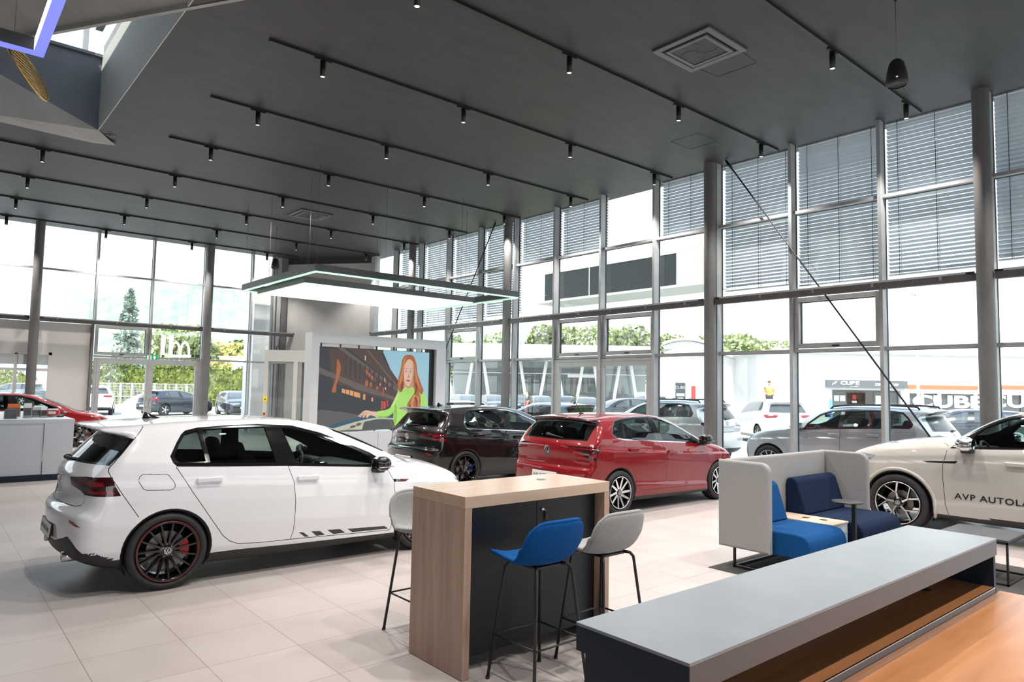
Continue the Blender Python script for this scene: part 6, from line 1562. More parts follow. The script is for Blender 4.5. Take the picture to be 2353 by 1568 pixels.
# ---- foliage
def leaf_mat(name, c1, c2):
    m = noise_mat(name, c1, c2, (1.4, 1.4, 1.4), .7, 3, lo=.3, hi=.7); N, L, b = nodes(m); b.inputs['Specular IOR Level'].default_value = .2; return m
L_HEDGE = leaf_mat('hedge_leaves', (.09, .13, .03), (.24, .27, .07)); L_TREE = leaf_mat('tree_leaves', (.12, .17, .07), (.27, .31, .13)); L_PALE = leaf_mat('pale_tree_leaves', (.30, .38, .18), (.48, .52, .28)); L_GOLD = leaf_mat('yellowing_leaves', (.50, .44, .12), (.62, .58, .22)); L_CON = leaf_mat('conifer_needles', (.20, .27, .23), (.36, .42, .34)); M_BARK = mat('bark', (.12, .09, .06), .9)
def leaves(name, P, size, mt, parent=None, rng=None, flat=.0):
    """one mesh of small leaf quads at points P"""
    n = len(P); a = rng.normal(size=(n, 3)); a /= np.linalg.norm(a, axis=1, keepdims=True); b = np.cross(a, rng.normal(size=(n, 3))); b /= np.linalg.norm(b, axis=1, keepdims=True)
    s = size*rng.uniform(.6, 1.4, (n, 1)); V = np.concatenate([P-a*s, P+b*s*.55, P+a*s, P-b*s*.55]); 
    F = np.stack([np.arange(n), np.arange(n)+n, np.arange(n)+2*n, np.arange(n)+3*n], 1)
    me = bpy.data.meshes.new(name); me.from_pydata(V.tolist(), [], F.tolist()); me.materials.append(mt); return link_mesh(name, me, parent)
def tree(px, d, top_py, wpx, mt, lab, seed, name='tree', trunk=.25, group='trees outside'):
    rng = np.random.default_rng(seed); g = ground(px, d); H_ = at(px, top_py, d).z-GZ; r = wpx*d/FPX/2
    t = thing(name, lab, 'tree', g, 0, group)
    P = []
    for k in range(16):
        c = np.array([rng.uniform(-.6, .6)*r, rng.uniform(-.6, .6)*r, H_*rng.uniform(trunk+.12, .86)]); rr = r*rng.uniform(.35, .6)
        q = rng.normal(size=(170, 3)); q /= np.linalg.norm(q, axis=1, keepdims=True); P.append(c+q*rr*rng.uniform(.75, 1.05, (170, 1))*np.array([1, 1, min(1.1, H_*.3/max(rr, .1))]))
    P = np.concatenate(P); P[:, 2] = np.clip(P[:, 2], H_*trunk*.7, H_); leaves('crown', P, max(.16, r*.10), mt, t, rng)
    b = MB(); b.tube([(0, 0, 0), (.05, 0, H_*.4), (0, .05, H_*.75)], [r*.09, r*.06, r*.02], 8); b.build('trunk', M_BARK, t)
def conifer(px, d, top_py, wpx, lab, seed):
    rng = np.random.default_rng(seed); g = ground(px, d); H_ = at(px, top_py, d).z-GZ; r = wpx*d/FPX/2
    t = thing('conifer', lab, 'tree', g, 0, 'trees outside'); P = []
    for k in range(30):
        h = H_*(.10+.89*k/29); rr = r*(1-k/29.5)**.85+.08
        for j in range(9):
            a = rng.uniform(0, 2*PI); n = 15; s = rng.uniform(.15, 1, n)
            P.append(np.stack([np.cos(a)*rr*s, np.sin(a)*rr*s, h-rr*.28*s*s+rng.normal(0, .07, n)], 1)+rng.normal(0, .06, (n, 3)))
    leaves('needles', np.concatenate(P), .15, L_CON, t, rng); b = MB(); b.tube([(0, 0, 0), (0, 0, H_*.97)], [.18, .02], 8); b.build('trunk', M_BARK, t)
conifer(287, 58, 664, 104, 'tall bluish conifer standing behind the back wall door', 3)
# hedge behind the fence
def hedge(px0, px1, d0, d1, top, lab, seed, thick=1.4):
    rng = np.random.default_rng(seed); a, b = Vector(ground(px0, d0)), Vector(ground(px1, d1)); L = (b-a).length; u = (b-a).normalized(); v = Vector((-u.y, u.x, 0))
    h = at(px0, top, d0).z-GZ; n = int(L*230); s = rng.uniform(0, L, n); side = rng.integers(0, 3, n)
    z = np.where(side == 1, h+rng.normal(0, .12, n), rng.uniform(.1, h, n)); w_ = np.where(side == 0, -thick/2, np.where(side == 2, thick/2, rng.uniform(-thick/2, thick/2, n)))+rng.normal(0, .12, n)
    z += .25*np.sin(s*.9)+.15*np.sin(s*2.3); P = np.stack([s*u.x+w_*v.x, s*u.y+w_*v.y, z], 1)
    t = thing('hedge', lab, 'hedge', a, 0); leaves('foliage', P, .15, L_HEDGE, t, rng)
    c = MB(); q = [v*(-thick*.38), u*L+v*(-thick*.38), u*L+v*(thick*.38), v*(thick*.38)]; c.prism([(k.x, k.y) for k in q], 'Z', 0, h*.93); c.build('inner_twigs', L_HEDGE, t)
hedge(205, 560, 58, 56, 842, 'long clipped green hedge behind the wire fence at the back', 5)
hedge(-60, 70, 60, 60, 858, 'short stretch of hedge seen through the window of the white wall', 6)
K_ = [(455, 80, 772, 90, L_TREE, 'green tree left of the second back column, above the hedge'), (395, 92, 748, 130, L_PALE, 'pale wooded clump behind the white golden-arch sign'), (520, 84, 790, 110, L_GOLD, 'yellowing tree right of the second back column'), (560, 100, 757, 100, L_TREE, 'green tree at the foot of the hill right of the column'),
      (610, 70, 775, 70, L_TREE, 'small tree beside the white pier'), (360, 110, 760, 90, L_TREE, 'dark tree behind the two white flags'), (495, 66, 818, 60, L_GOLD, 'low yellow shrubby tree behind the white parked car'),
      (1065, 95, 772, 100, L_TREE, 'tree above the showroom roof just right of the video wall'), (1160, 100, 768, 120, L_PALE, 'pale tree behind the column, above the showroom roof'), (1245, 90, 750, 120, L_TREE, 'tall tree group above the showroom roof left of the facade door'), (1345, 100, 752, 150, L_PALE, 'pale trees seen through the left fanlight of the facade door'), (1440, 80, 742, 140, L_TREE, 'green trees seen through the right fanlight of the facade door'),
      (1545, 120, 762, 90, L_PALE, 'pale bush-like tree over the arched hall'), (1600, 118, 770, 80, L_TREE, 'tree over the arched hall beside the column'), (1690, 92, 772, 150, L_PALE, 'yellow green tree behind the white bungalow right of the column'), (1745, 95, 786, 120, L_PALE, 'pale tree top over the white bungalow roof')]
for i, (px, d, tp, w_, mt, lab) in enumerate(K_): tree(px, d, tp, w_, mt, lab, 20+i)
# wooded hills far away, distance haze mixed into their colours
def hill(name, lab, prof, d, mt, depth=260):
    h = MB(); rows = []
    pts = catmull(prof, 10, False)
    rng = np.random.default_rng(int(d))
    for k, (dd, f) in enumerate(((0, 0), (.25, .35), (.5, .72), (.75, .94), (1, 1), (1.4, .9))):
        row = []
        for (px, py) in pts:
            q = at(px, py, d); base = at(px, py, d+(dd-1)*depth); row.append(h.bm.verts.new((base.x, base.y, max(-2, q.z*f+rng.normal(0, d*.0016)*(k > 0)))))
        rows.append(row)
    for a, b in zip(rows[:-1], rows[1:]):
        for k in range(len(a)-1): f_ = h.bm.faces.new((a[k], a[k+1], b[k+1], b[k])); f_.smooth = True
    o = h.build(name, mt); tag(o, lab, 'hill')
hill('hill', 'haze-blue wooded ridge far away on the left', [(-300, 690), (-80, 684), (30, 690), (110, 680), (165, 674), (215, 688), (300, 712), (420, 730), (600, 745)], 1500, noise_mat('haze_blue_slope', (.26, .31, .36), (.30, .35, .40), (.03, .03, .03), 1, 5), 400)
hill('hill', 'hazy green wooded hill behind the back glass wall', [(100, 745), (200, 700), (260, 688), (330, 672), (400, 658), (450, 655), (510, 668), (570, 690), (640, 705), (760, 730), (1000, 760), (1300, 775), (1700, 800), (2000, 840)], 700, noise_mat('haze_green_slope', (.20, .26, .22), (.30, .34, .28), (.06, .06, .06), 1, 6), 260)

# ---- buildings
M_BW = noise_mat('white_render', (.78, .77, .75), (.82, .81, .79), (1, 1, 1), .85, 3); M_ROOF = noise_mat('grey_roof_sheet', (.50, .50, .50), (.60, .60, .60), (1, 1, 4), .7, 3); M_BGL = mat('dark_shop_glass', (.07, .08, .085), .06, spec=.8); M_SIGNG = mat('grey_shop_sign', (.13, .14, .15), .5); M_SIGNR = mat('orange_red_sign', (.75, .17, .08), .5); M_CUBEW = mat('white_sign_letters', (.85, .85, .85), .5); M_GREYP = mat('mid_grey_panel', (.42, .43, .43), .5); M_GL2 = thin_glass('building_glass', (.78, .84, .84), 1.0)
class Front:
    """a facade facing the viewer: u metres right, z up, w away"""
    def __init__(s, name, lab, px, d, ang=0.0, cat='building'):
        g = ground(px, d); s.d = d; s.px = px; s.t = thing(name, lab, cat, g, VIEW-PI/2+ang)
    def u(s, px, d=None): return (px-s.px)*(d or s.d)/FPX
    def z(s, py, px=1700):
        hz = 894+(px-1176)*.018; return CAM_H-GZ+(hz-py)*s.d/FPX
# long white bike shop
F = Front('bike_shop', 'long white bike shop with dark fascia sign and wide windows', 1960, 44)
x0, x1 = F.u(1758), F.u(2640); ze = F.z(815, 2000)
b = MB().use(M_BW); b.b2(x0, F.u(1912), 0, 9, 0, ze); b.b2(F.u(2070), F.u(2090), 0, 9, 0, ze); b.b2(F.u(1912), F.u(2070), 0, 9, F.z(892), ze); b.b2(F.u(2090), x1, 0, 9, F.z(897), ze); b.b2(x0, x1, 1.6, 9, 0, ze-.1); b.b2(F.u(2090), x1, 0, .4, 0, .5)
for px in (2120, 2160, 2243, 2300): b.b2(F.u(px-3), F.u(px+3), 0, .3, .5, F.z(897))
b.build('wall', None, F.t)
b = MB().use(M_ROOF); b.b2(x0-.3, x1+.3, -.5, 9.4, ze, ze+.14); b.build('roof', None, F.t)
for k, px in enumerate((1800, 1880, 1960, 2040, 2130, 2180, 2230, 2320)): b = MB(); b.b2(F.u(px), F.u(px+34), -.52, -.40, ze-.02, ze+.10); b.build('roof_tile_edge', M_ROOF, F.t)
b = MB(); b.b2(F.u(1896), F.u(2080), -.30, -.02, F.z(892, 1990), F.z(875, 1990)); sg = b.build('fascia_sign', M_SIGNG, F.t)
zc = (F.z(892, 1990)+F.z(875, 1990))/2
def lettering(txt, px, z, size, sx=1.0, mt=M_CUBEW, y=-.31, par=None, sp=1.0, bold=0.0): return text_obj('sign_lettering', txt, size, mt, par or F.t, (F.u(px), y, z), (1, 0, 0), (0, 0, 1), .01, sp, sx=sx, bold=bold)
lettering('CUBE', 1948, zc+.04, .30, 1.6, par=sg, bold=.012); lettering('STORE', 1958, zc-.17, .10, 1.2, par=sg, sp=1.6); lettering('DEGGENDORF', 2032, zc-.02, .20, 1.1, par=sg, bold=.008)
lg = MB(); z_ = zc+.03; u_ = F.u(1911)
for (a, c) in ((0, 0), (.14, .07)): lg.box((u_+a, -.31, z_+c), (.16, .02, .06), Matrix.Rotation(R(-25), 3, 'Y')); lg.box((u_+a-.05, -.31, z_+c-.06), (.05, .02, .15), Matrix.Rotation(R(12), 3, 'Y'))
lg.build('sign_emblem', M_CUBEW, sg)
for (p0, p1, mt) in ((1916, 1950, M_BGL), (2012, 2068, M_BGL)): b = MB(); b.b2(F.u(p0), F.u(p1), .25, .30, 0, F.z(896)); b.build('shop_window', mt, F.t)
b = MB(); b.b2(F.u(1952), F.u(2010), 1.2, 1.25, 0, F.z(898)); b.build('dim_doorway_panel', noise_mat('dim_shop_interior', (.035, .02, .014), (.12, .06, .035), (4, 4, 4), .8, 3), F.t)  # flat panel, dimness of the shop interior put into its colour
b = MB().use(M_CUBEW); b.b2(F.u(1920), F.u(1932), .22, .249, F.z(918), F.z(905)); b.b2(F.u(1934), F.u(1946), .22, .249, F.z(918), F.z(905)); b.b2(F.u(2016), F.u(2036), .22, .249, F.z(935), F.z(904)); b.build('window_poster', None, F.t)
b = MB(); b.b2(F.u(1905), F.u(1911), -.1, .0, 0, F.z(915)); b.build('blue_display', mat('blue_panel', (.15, .35, .75), .5), F.t)
b = MB().use(mat('red_poster', (.55, .07, .05), .5)); b.b2(F.u(1979), F.u(1988), 1.15, 1.19, F.z(914), F.z(903)); b.use(M_CUBEW); b.b2(F.u(1978), F.u(1989), 1.15, 1.19, F.z(922), F.z(917)); b.build('shop_display', None, F.t)
b = MB(); b.b2(F.u(2084), F.u(2245), -.12, -.01, F.z(895, 2150), F.z(886, 2150)); b.b2(F.u(2300), x1, -.12, -.01, F.z(895, 2300), F.z(886, 2300)); b.build('sign_band', M_SIGNR, F.t)
for (p0, p1) in ((2092, 2117), (2123, 2157), (2163, 2240), (2303, 2345), (2350, 2420)): b = MB(); b.b2(F.u(p0), F.u(p1), .20, .26, .5, F.z(897)); b.build('shop_window', M_BGL, F.t)
lettering('CUBE', 2182, F.z(925, 2180), 1.05, 1.75, y=.17, bold=.04); lettering('CUBE', 2352, F.z(925, 2350), 1.05, 1.75, y=.17, bold=.04)
# white bicycle in front of it
t = thing('bicycle', 'white bicycle standing before the bike shop window', 'bicycle', ground(2218, 36), VIEW-PI/2)
for x in (-.55, .55): w_ = MB(); w_.tube([(x+.34*math.cos(a), 0, .35+.34*math.sin(a)) for a in np.linspace(0, 2*PI, 33)[:-1]], .018, 6, close=True); [w_.tube([(x, 0, .35), (x+.34*math.cos(a), 0, .35+.34*math.sin(a))], .004, 4) for a in np.linspace(0, PI*2, 13)[:-1]]; w_.build('wheel', M_GREYP, t)
w_ = MB(); [w_.tube([a, b_], .022, 6) for a, b_ in (((-.55, 0, .35), (-.08, 0, .32)), ((-.55, 0, .35), (-.22, 0, .82)), ((-.08, 0, .32), (-.24, 0, .92)), ((-.08, 0, .32), (.38, 0, .80)), ((-.2, 0, .80), (.36, 0, .88)), ((.55, 0, .35), (.36, 0, .98)))]; w_.build('frame', M_CUBEW, t)
w_ = MB(); w_.tube([(.30, -.25, 1.02), (.36, 0, 1.0), (.30, .25, 1.02)], .016, 6); w_.build('handlebar', M_BLK, t); w_ = MB(); w_.box((-.26, 0, .96), (.26, .12, .06), None, .02, 2); w_.build('saddle', M_BLK, t)
# white bungalow with a window, arched hall, low glazed showroom
F = Front('white_bungalow', 'white bungalow with a window at the right, behind the parked SUVs', 1700, 50)
b = MB().use(M_BW); b.prism([(F.u(1652), 0), (F.u(1750), 0), (F.u(1750), F.z(845)), (F.u(1652), F.z(815))], 'Y', 0, 8); b.build('wall', None, F.t)
b = MB(); b.prism([(F.u(1650), F.z(814)), (F.u(1752), F.z(844)), (F.u(1752), F.z(840)), (F.u(1650), F.z(810))], 'Y', -.4, 8.2); b.build('roof', M_BW, F.t)
b = MB().use(M_GREYP); b.b2(F.u(1702), F.u(1748), -.06, .02, F.z(901), F.z(869)); w_ = b.build('window', None, F.t); b = MB(); b.b2(F.u(1704), F.u(1709), -.08, -.061, F.z(899), F.z(871)); b.b2(F.u(1711), F.u(1728), -.08, -.061, F.z(899), F.z(871)); b.b2(F.u(1730), F.u(1747), -.08, -.061, F.z(887), F.z(871)); b.build('pane', mat('pale_window_glass', (.5, .54, .54), .1), w_)
F = Front('arched_hall', 'pale hall with an arched roof beside the middle column', 1575, 85)
P = [(F.u(1505), 0), (F.u(1648), 0)]+[(F.u(1648-143*k/12), F.z(808-22*math.sin(PI*k/12)**.8)) for k in range(13)]
b = MB(); b.prism(P, 'Y', 0, 12); b.build('wall', M_BW, F.t)
Q = [(F.u(1650-147*k/12), F.z(807-22*math.sin(PI*k/12)**.8)) for k in range(13)]; b = MB(); b.prism(Q+[(x, z+.35) for x, z in Q[::-1]], 'Y', -.6, 12.3); b.build('roof', M_ROOF, F.t)
b = MB().use(M_GREYP); b.b2(F.u(1520), F.u(1640), -.05, .02, F.z(820), F.z(806)); b.build('clerestory_band', None, F.t)
F = Front('glass_showroom', 'low glazed car showroom with white roof band and slanted posts across the street', 1260, 62)
b = MB().use(M_BW); b.b2(F.u(1020), F.u(1500), -2.0, 14, F.z(830, 1250), F.z(795, 1250)); b.build('roof', None, F.t)
b = MB().use(M_GREYP); b.b2(F.u(1022), F.u(1498), .8, 1.0, F.z(845, 1250), F.z(831, 1250)); b.b2(F.u(1022), F.u(1498), 8, 8.2, 0, F.z(831, 1250)); b.build('back_wall', None, F.t)
b = MB(); b.face([(F.u(1022), .6, 0), (F.u(1498), .6, 0), (F.u(1498), .6, F.z(831, 1250)), (F.u(1022), .6, F.z(831, 1250))]); b.build('glazing', M_GL2, F.t)
for k, px in enumerate(range(1035, 1500, 42)): b = MB(); s_ = .35 if k % 2 else -.35; b.tube([(F.u(px)-s_, -.6, 0), (F.u(px)+s_, -.6, F.z(831, 1250))], .14, 8); b.build('slanted_post', M_BW, F.t)
b = MB(); b.b2(F.u(1305), F.u(1380), .45, .55, F.z(868, 1340), F.z(859, 1340)); b.b2(F.u(1022), F.u(1498), .45, .55, F.z(858, 1250)-.06, F.z(858, 1250)); b.build('glazing_bar', M_BW, F.t)
b = MB(); b.b2(F.u(1140), F.u(1420), 6.5, 7, 0, F.z(880, 1250)); b.b2(F.u(1400), F.u(1490), 1.5, 1.6, F.z(905), F.z(842)); b.build('inner_partition', M_GREYP, F.t)
# made-up solid box for a mezzanine reflected in the glass; posts invented
BX = 30.0; t = thing('reflection_box', 'made-up dark box for a mezzanine reflection behind the upper windows left of the middle column', 'building', (BX, 26.6, 0))
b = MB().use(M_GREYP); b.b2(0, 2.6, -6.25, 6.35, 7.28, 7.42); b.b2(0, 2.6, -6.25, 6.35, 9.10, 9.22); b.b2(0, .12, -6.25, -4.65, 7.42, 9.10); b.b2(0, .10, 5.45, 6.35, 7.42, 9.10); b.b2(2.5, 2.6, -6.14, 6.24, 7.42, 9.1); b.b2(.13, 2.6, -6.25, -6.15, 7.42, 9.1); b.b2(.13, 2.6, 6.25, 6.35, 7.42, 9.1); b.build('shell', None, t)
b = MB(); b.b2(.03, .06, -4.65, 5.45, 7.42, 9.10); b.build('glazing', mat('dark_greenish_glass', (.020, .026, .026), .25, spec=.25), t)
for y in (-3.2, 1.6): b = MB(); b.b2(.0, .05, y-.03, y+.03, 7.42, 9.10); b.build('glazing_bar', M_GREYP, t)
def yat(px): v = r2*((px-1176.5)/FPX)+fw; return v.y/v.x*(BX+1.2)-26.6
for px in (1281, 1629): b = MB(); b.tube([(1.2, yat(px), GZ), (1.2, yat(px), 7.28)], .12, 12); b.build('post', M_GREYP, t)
# white pier next to the lobby, white house bits
t = thing('white_pier', 'tall white pier outside the glass left of the entrance lobby', 'wall', (10.55, YB+1.3, GZ)); b = MB(); b.b2(-.45, .75, -.4, .6, 0, 7.5); b.build('body', M_BW, t); b = MB(); b.b2(-.5, .8, -.45, .65, 7.5, 7.6); b.build('coping', M_GREYP, t)
F = Front('white_building', 'flat white building behind the hedge right of the second back column', 545, 78); b = MB().use(M_BW); b.b2(F.u(500), F.u(600), 0, 8, 0, F.z(822, 550)); b.build('wall', None, F.t); b = MB(); b.b2(F.u(498), F.u(602), -.2, 8.2, F.z(822, 550), F.z(819, 550)); b.build('roof', M_ROOF, F.t)
F = Front('small_house', 'small house with a blue grey roof among the trees right of the second back column', 511, 120); b = MB().use(M_BW); b.b2(F.u(500), F.u(522), 0, 8, 0, F.z(800, 511)); b.build('wall', None, F.t); b = MB(); b.prism([(F.u(497), F.z(802, 511)), (F.u(524), F.z(802, 511)), (F.u(518), F.z(790, 511)), (F.u(503), F.z(790, 511))], 'Y', -.5, 8.5); b.build('roof', mat('slate_blue_roof', (.16, .20, .30), .7), F.t)
# golden-arch sign (overexposed white), two flags, lamp post, shop board
F = Front('arch_sign', 'white twin-arch letter sign on a pole above the hedge at the back', 409, 78, cat='sign')
b = MB()
for s_ in (-1, 1): b.tube([(s_*.52+.50*math.cos(a), 0, F.z(817, 409)+(1.45)*max(0, math.sin(a))**.9) for a in np.linspace(0, PI, 17)], .14, 8)
b.build('arches', mat('sign_cream', (.85, .82, .62), .5), F.t); b = MB(); b.tube([(0, 0, 0), (0, 0, F.z(817, 409)+.1)], .12, 8); b.build('pole', M_GREYP, F.t); b = MB(); b.b2(-1.2, 1.2, -.15, .15, F.z(822, 409), F.z(816, 409)); b.build('plinth', M_BW, F.t)
for px, lab in ((365, 'left one of two white flags on poles behind the back wall'), (383, 'right one of two white flags on poles behind the back wall')):
    F = Front('flag', lab, px, 76, cat='flag'); b = MB(); b.tube([(0, 0, 0), (0, 0, F.z(768, px))], .05, 8); b.build('pole', M_GREYP, F.t)
    b = MB(); zt, zb = F.z(770, px), F.z(815, px); A = []
    for k in range(8): z = zt+(zb-zt)*k/7; A.append((b.bm.verts.new((.03, 0, z)), b.bm.verts.new((.42, .06*math.sin(k), z-.04)), ))
    for p_, q_ in zip(A[:-1], A[1:]): b.bm.faces.new((p_[0], p_[1], q_[1], q_[0]))
    o = b.build('cloth', M_CUBEW, F.t); md = o.modifiers.new('thickness', 'SOLIDIFY'); md.thickness = .01
F = Front('lamp_post', 'pale lamp post outside, left of the thick column at the right', 2110, 40, cat='lamp post'); b = MB(); b.tube([(0, 0, 0), (0, 0, F.z(676, 2110))], [.09, .06], 10); b.build('pole', M_BW, F.t); b = MB(); b.box((-.15, 0, F.z(674, 2110)), (.28, .2, .16), None, .03, 2); b.build('lamp_head', M_GREYP, F.t)
F = Front('shop_board', 'dark roadside board reading CUBE between the facade door and the column', 1554, 40, cat='sign'); b = MB().use(M_SIGNG); b.b2(F.u(1553), F.u(1574), 0, .12, F.z(914, 1554), F.z(880, 1554)); b.use(M_BW); b.b2(F.u(1575), F.u(1584), .02, .10, 0, F.z(880, 1554)); bd = b.build('panel', None, F.t)
text_obj('sign_lettering', 'CUBE', .22, M_CUBEW, bd, (F.u(1563), -.012, F.z(891, 1554)), (1, 0, 0), (0, 0, 1), .005, 1.0, sx=1.1); b = MB(); b.b2(F.u(1553), F.u(1556), 0, .1, 0, F.z(914)); b.b2(F.u(1571), F.u(1574), 0, .1, 0, F.z(914)); b.build('leg', M_SIGNG, F.t); b = MB(); b.b2(F.u(1554), F.u(1573), -.01, -.001, F.z(911, 1554), F.z(904, 1554)); b.build('white_strip', M_CUBEW, bd)
F = Front('sign_stele', 'slim red and white sign post right of the CUBE board', 1594, 46, cat='sign'); b = MB().use(mat('red_sign', (.65, .06, .05), .5)); b.b2(-.12, .12, 0, .15, .6, F.z(888, 1594)); b.use(M_BW); b.b2(-.12, .12, .01, .14, 0, .6); b.build('post', None, F.t)
# temporary wire fence
t = thing('wire_fence', 'white wire mesh fence with slim posts in front of the hedge', 'fence', ground(222, 46), 0)
a0, a1 = Vector(ground(222, 46)), Vector(ground(452, 50)); u = (a1-a0)/9
hF = at(300, 880, 48).z-GZ
for k in range(10): p = u*k; b = MB(); b.tube([(p.x, p.y, 0), (p.x, p.y, hF)], .045, 6); b.build('post', M_CUBEW, t)
b = MB()
for h in (.1, hF*.5, hF-.05): b.tube([(0, 0, h), (u.x*9, u.y*9, h)], .022, 4)
for k in range(72): p = u*(k/8); b.tube([(p.x, p.y, .1), (p.x, p.y, hF-.05)], .006, 4)
for k in range(9): h = .2+k*(hF-.3)/9; b.tube([(0, 0, h), (u.x*9, u.y*9, h)], .005, 4)
b.build('mesh_panel', M_CUBEW, t)
t = thing('gravel_heap', 'pale heap of gravel before the fence behind the back door', 'heap', ground(335, 44)); b = MB(); b.lathe([(1.9, 0), (1.5, .35), (1.0, .8), (.4, 1.1), (.0005, 1.18)], (0, 0, 0), 'Z', 24); b.build('heap', M_BW, t)

# ---- people outside
def person(px, d, ang, label, top, legs, base=0.0, h=1.74):
    g = ground(px, d); t = thing('person', label, 'person', (g[0], g[1], GZ+base), ang); s = h/1.74
    J = [(0, 0, .95), (0, 0, 1.15), (0, 0, 1.40), (0, 0, 1.50), (.02, 0, 1.62), (.01, 0, 1.70), (0, .10, .90), (.06, .11, .50), (.0, .11, .08), (.12, .11, .03), (0, -.10, .90), (-.08, -.11, .50), (-.16, -.11, .09), (-.06, -.11, .03),
         (0, .19, 1.40), (-.03, .24, 1.12), (.10, .24, .88), (.15, .24, .80), (0, -.19, 1.40), (-.03, -.24, 1.12), (.10, -.24, .88), (.15, -.24, .80)]
    E = [(0, 1), (1, 2), (2, 3), (3, 4), (4, 5), (0, 6), (6, 7), (7, 8), (8, 9), (0, 10), (10, 11), (11, 12), (12, 13), (2, 14), (14, 15), (15, 16), (16, 17), (2, 18), (18, 19), (19, 20), (20, 21)]
    Rr = [.14, .13, .14, .055, .095, .07, .095, .062, .042, .035, .095, .062, .042, .035, .06, .045, .036, .03, .06, .045, .036, .03]
    def skin(name, idx, rad, mt, lev=2):
        bm_ = bmesh.new(); ly = bm_.verts.layers.skin.verify(); vs = {}
        for j in idx:
            v = bm_.verts.new(tuple(c*s for c in J[j])); v[ly].radius = (Rr[j]*rad*s, Rr[j]*rad*s); v[ly].use_root = (j == idx[0]); vs[j] = v
        for a, b_ in E:
            if a in vs and b_ in vs: bm_.edges.new((vs[a], vs[b_]))
        me = bpy.data.meshes.new(name); bm_.to_mesh(me); bm_.free(); o = link_mesh(name, me, t); me.materials.append(mt)
        o.modifiers.new('skin', 'SKIN'); q = o.modifiers.new('round', 'SUBSURF'); q.levels = lev; q.render_levels = lev; return o
    skin('body', list(range(22)), 1.0, mat('skin_tone', (.55, .33, .24), .6))
    skin('trousers', [0, 6, 7, 8, 10, 11, 12] if legs[1] else [0, 6, 7, 10, 11], 1.16, legs[0]); skin('shirt', [1, 0, 2, 14, 15, 18, 19], 1.15, top)
    hm = MB(); hm.ball((-.01*s, 0, 1.70*s), (.105*s, .092*s, .085*s), 2); hm.build('hair', M_BARK, t)
    f = MB().use(M_INK); f.ball((.108*s, .032*s, 1.655*s), .010, 1); f.ball((.108*s, -.032*s, 1.655*s), .010, 1); f.build('eyes', None, t); f = MB(); f.ball((.118*s, 0, 1.625*s), (.018, .013, .02), 1); f.build('nose', mat('nose_skin', (.5, .28, .2), .6), t)
person(1212, 47, VIEW+PI*.6, 'person in red trousers and a dark top walking past the parked cars outside', mat('dark_shirt', (.05, .055, .07), .8), (mat('red_trousers', (.62, .05, .05), .8), True))
t = thing('loading_ramp', 'low white ramp block outside under the person in orange', 'ramp', ground(1768, 38), VIEW-PI/2); b = MB(); b.b2(-1.0, 1.2, -.6, 2, 0, .80); b.build('block', M_BW, t); b = MB(); b.b2(-1.0, 1.2, -.62, -.60, .72, .80); b.build('edge', M_GREYP, t)
person(1768, 37.8, VIEW+PI*.9, 'person in an orange shirt and dark shorts behind the parked SUVs', mat('orange_shirt', (.85, .38, .10), .8), (mat('dark_shorts', (.06, .06, .08), .8), False), .80)

# ---- parked cars
def repaint(o, pairs):
    for c in [o]+list(o.children_recursive):
        for sl_ in getattr(c, 'material_slots', []):
            for a, b_ in pairs:
                if sl_.material == a: sl_.link = 'OBJECT'; sl_.material = b_; break
    return o
P_DKBLUE = paint_mat('dark_grey_blue_paint', (.05, .06, .075), .4, .3); P_GBLUE = paint_mat('steel_blue_paint', (.20, .25, .31), .5, .3); P_OUTW = paint_mat('outdoor_white_paint', (.78, .78, .78), 0, .3); P_OUTR = paint_mat('outdoor_red_paint', (.55, .04, .035), .1, .3)
c = repaint(copy_tree(car_tig, None, 'silver SUV seen partly from behind with a blank plate, outside beyond the red hatchback'), []); c.location = (15.95, 10.85, GZ)
c = repaint(copy_tree(car_black, None, 'steel blue hatchback with a black rear window outside, left of the facade door'), [(P_BLACK, P_GBLUE)]); c.location = (16.1, 15.75, GZ); c.rotation_euler = (0, 0, R(90)); c['group'] = 'cars parked outside'
for ch in list(c.children_recursive):
    if ch.name.startswith('tailgate_lettering'): bpy.data.objects.remove(ch)
c = copy_tree(car_black, None, 'red hatchback with black wheels behind the white service desk'); repaint(c, [(P_BLACK, P_RED), (CAL_BLUE, CAL_RED)]); c.location = (.90, 22.98, 0)
for ch in list(c.children_recursive):
    if ch.name.startswith('tailgate_lettering'): bpy.data.objects.remove(ch)
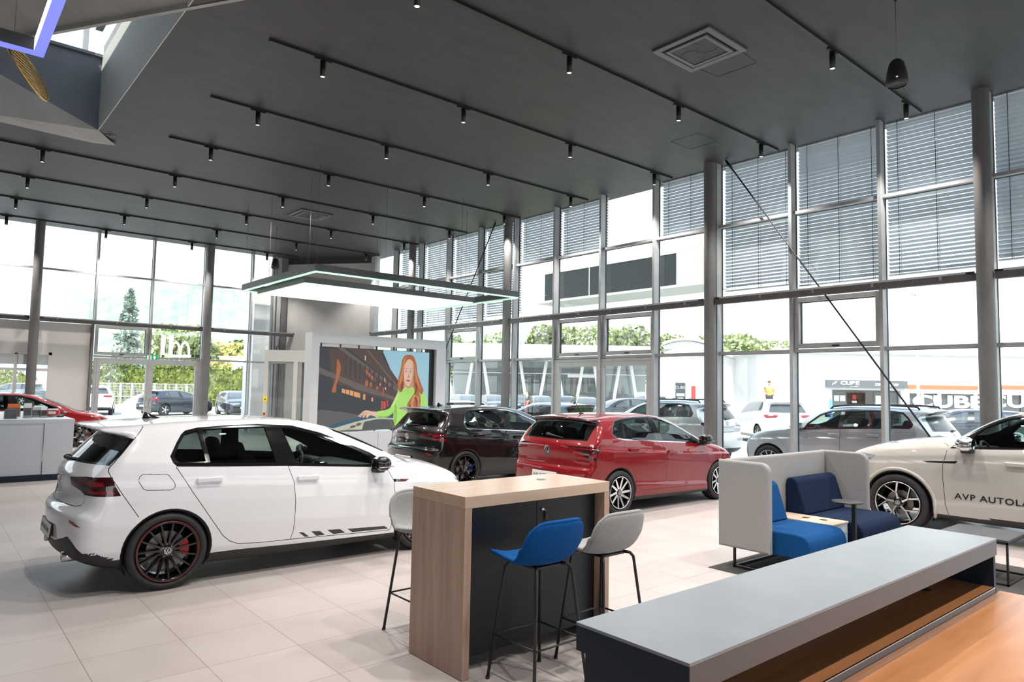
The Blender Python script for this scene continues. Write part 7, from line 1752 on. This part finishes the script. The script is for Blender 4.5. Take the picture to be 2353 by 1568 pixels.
def lite_car(spec, h, label, style):
    """distant car: body with glass, lamps and wheels"""
    t = thing('parked_car', label, 'car', (0, 0, 0), 0, 'cars parked outside'); B, V, N, T, lab = body_parts(spec, h)
    def both(mask):
        a, b_, f = sub(V, N, T[mask]); a2, b2_, f2 = mirror(a, b_, f); return np.concatenate([a, a2]), np.concatenate([b_, b2_]), np.concatenate([f, f2+len(a)])
    gl = [l for l in np.unique(lab) if l.endswith('window') or l == 'windshield']; lm_ = [l for l in np.unique(lab) if l.startswith('tail_light')]; hl = ['headlight']; dk = ['gap', 'trim', 'plast', 'stripe', 'rear_reflector']
    rest = ~np.isin(lab, gl+lm_+hl+dk)
    for nm, msk, mt in (('body_shell', rest, P_OUTW), ('glazing', np.isin(lab, gl), M_BGL), ('tail_lights', np.isin(lab, lm_), M_RED_LENS), ('headlights', np.isin(lab, hl), M_LENS), ('black_trim', np.isin(lab, dk), M_TRIM)):
        if msk.any(): link_mesh(nm, np_mesh(nm, *both(msk), [mt]), t)
    for x in (0, spec['wb']):
        for sg in (-1, 1):
            w_ = MB().use(M_TYRE); rw = spec['wheel_r']; w_.lathe([(rw*.72, -.1), (rw*.9, -.115), (rw, -.09), (rw, .1), (rw*.7, .1)], (0, 0, 0), 'Y', 24); w_.use(M_PLAST); w_.lathe([(.0005, -.06), (rw*.72, -.09)], (0, 0, 0), 'Y', 24); w_.use(M_ALU)
            for k in range(5):
                a = 2*PI*k/5; w_.box((rw*.36*math.cos(a), -.09, rw*.36*math.sin(a)), (rw*.66, .02, .05), Matrix.Rotation(-a, 3, 'Y'))
            o = w_.build('wheel', None, t); o.location = (x, sg*(spec['track']/2), rw)
            if sg > 0: o.rotation_euler = (0, 0, PI)
    p = MB(); p.b2(B.surfX(0, .56)-.01, B.surfX(0, .56)+.02, -.26, .26, .50, .61); p.build('number_plate', M_PLATE, t)
    p = MB(); p.b2(B.surfX(0, .48, False)-.02, B.surfX(0, .48, False)+.012, -.26, .26, .44, .55); p.build('number_plate', M_PLATE, t)
    return t
lg_, lt_ = None, None
def park(kind, px, d, hd, paint_, label):
    global lg_, lt_
    if kind == 'g':
        if lg_ is None: lg_ = lite_car(g2, .045, label, None); c = lg_
        else: c = copy_tree(lg_, None, label)
    else:
        if lt_ is None: lt_ = lite_car(i1, .05, label, None); c = lt_
        else: c = copy_tree(lt_, None, label)
    g = ground(px, d); ang = VIEW+R(hd); wb_ = 1.3
    c.location = (g[0]-wb_*math.cos(ang), g[1]-wb_*math.sin(ang), GZ); c.rotation_euler = (0, 0, ang)
    if paint_ is not None: repaint(c, [(P_OUTW, paint_)])
for a in (('t', 222, 40, 28, None, 'white SUV outside at the left edge of the back glass door, seen from behind'), ('g', 405, 41, -28, P_DKBLUE, 'dark hatchback outside behind the right leaf of the back glass door'), ('g', 545, 42, 214, None, 'white hatchback outside right of the second back column, nose to the viewer'),
          ('g', 682, 34, 18, None, 'white hatchback with a black roof spoiler seen through the entrance lobby'), ('t', 30, 52, 90, P_GBLUE, 'car roof seen through the window of the white wall at the left'),
          ('g', 1040, 24.5, 20, P_DKBLUE, 'dark car parked outside just right of the video wall'), ('g', 1075, 47, 200, None, 'white car in the far row, behind the glass right of the video wall'), ('g', 1135, 50, 196, P_DKBLUE, 'dark car in the far row left of the column'), 
          ('g', 1245, 48, 190, P_DKBLUE, 'dark car in the far row right of the person in red trousers'), ('g', 1300, 51, 186, None, 'white car in the far row facing the facade glass door'), ('g', 1348, 44, 182, P_OUTR, 'red car in the far row seen through the facade glass door'), ('g', 1425, 40, 110, None, 'white car outside, side on behind the right leaf of the facade door'), ('t', 1488, 47, 10, None, 'white SUV in the far row seen from behind near the right door frame'),
          ('t', 1765, 27, 0, None, 'white SUV behind the two silver ones, between their tail and nose'), ('g', 2195, 24, 70, P_SILVER, 'silver car roof behind the tail of the silver SUV at the right'), ('g', 1580, 52, 185, P_GBLUE, 'far grey blue car behind the CUBE board'), ('g', 1192, 55, 192, P_SILVER, 'far silver car behind the person in red trousers')): park(*a)
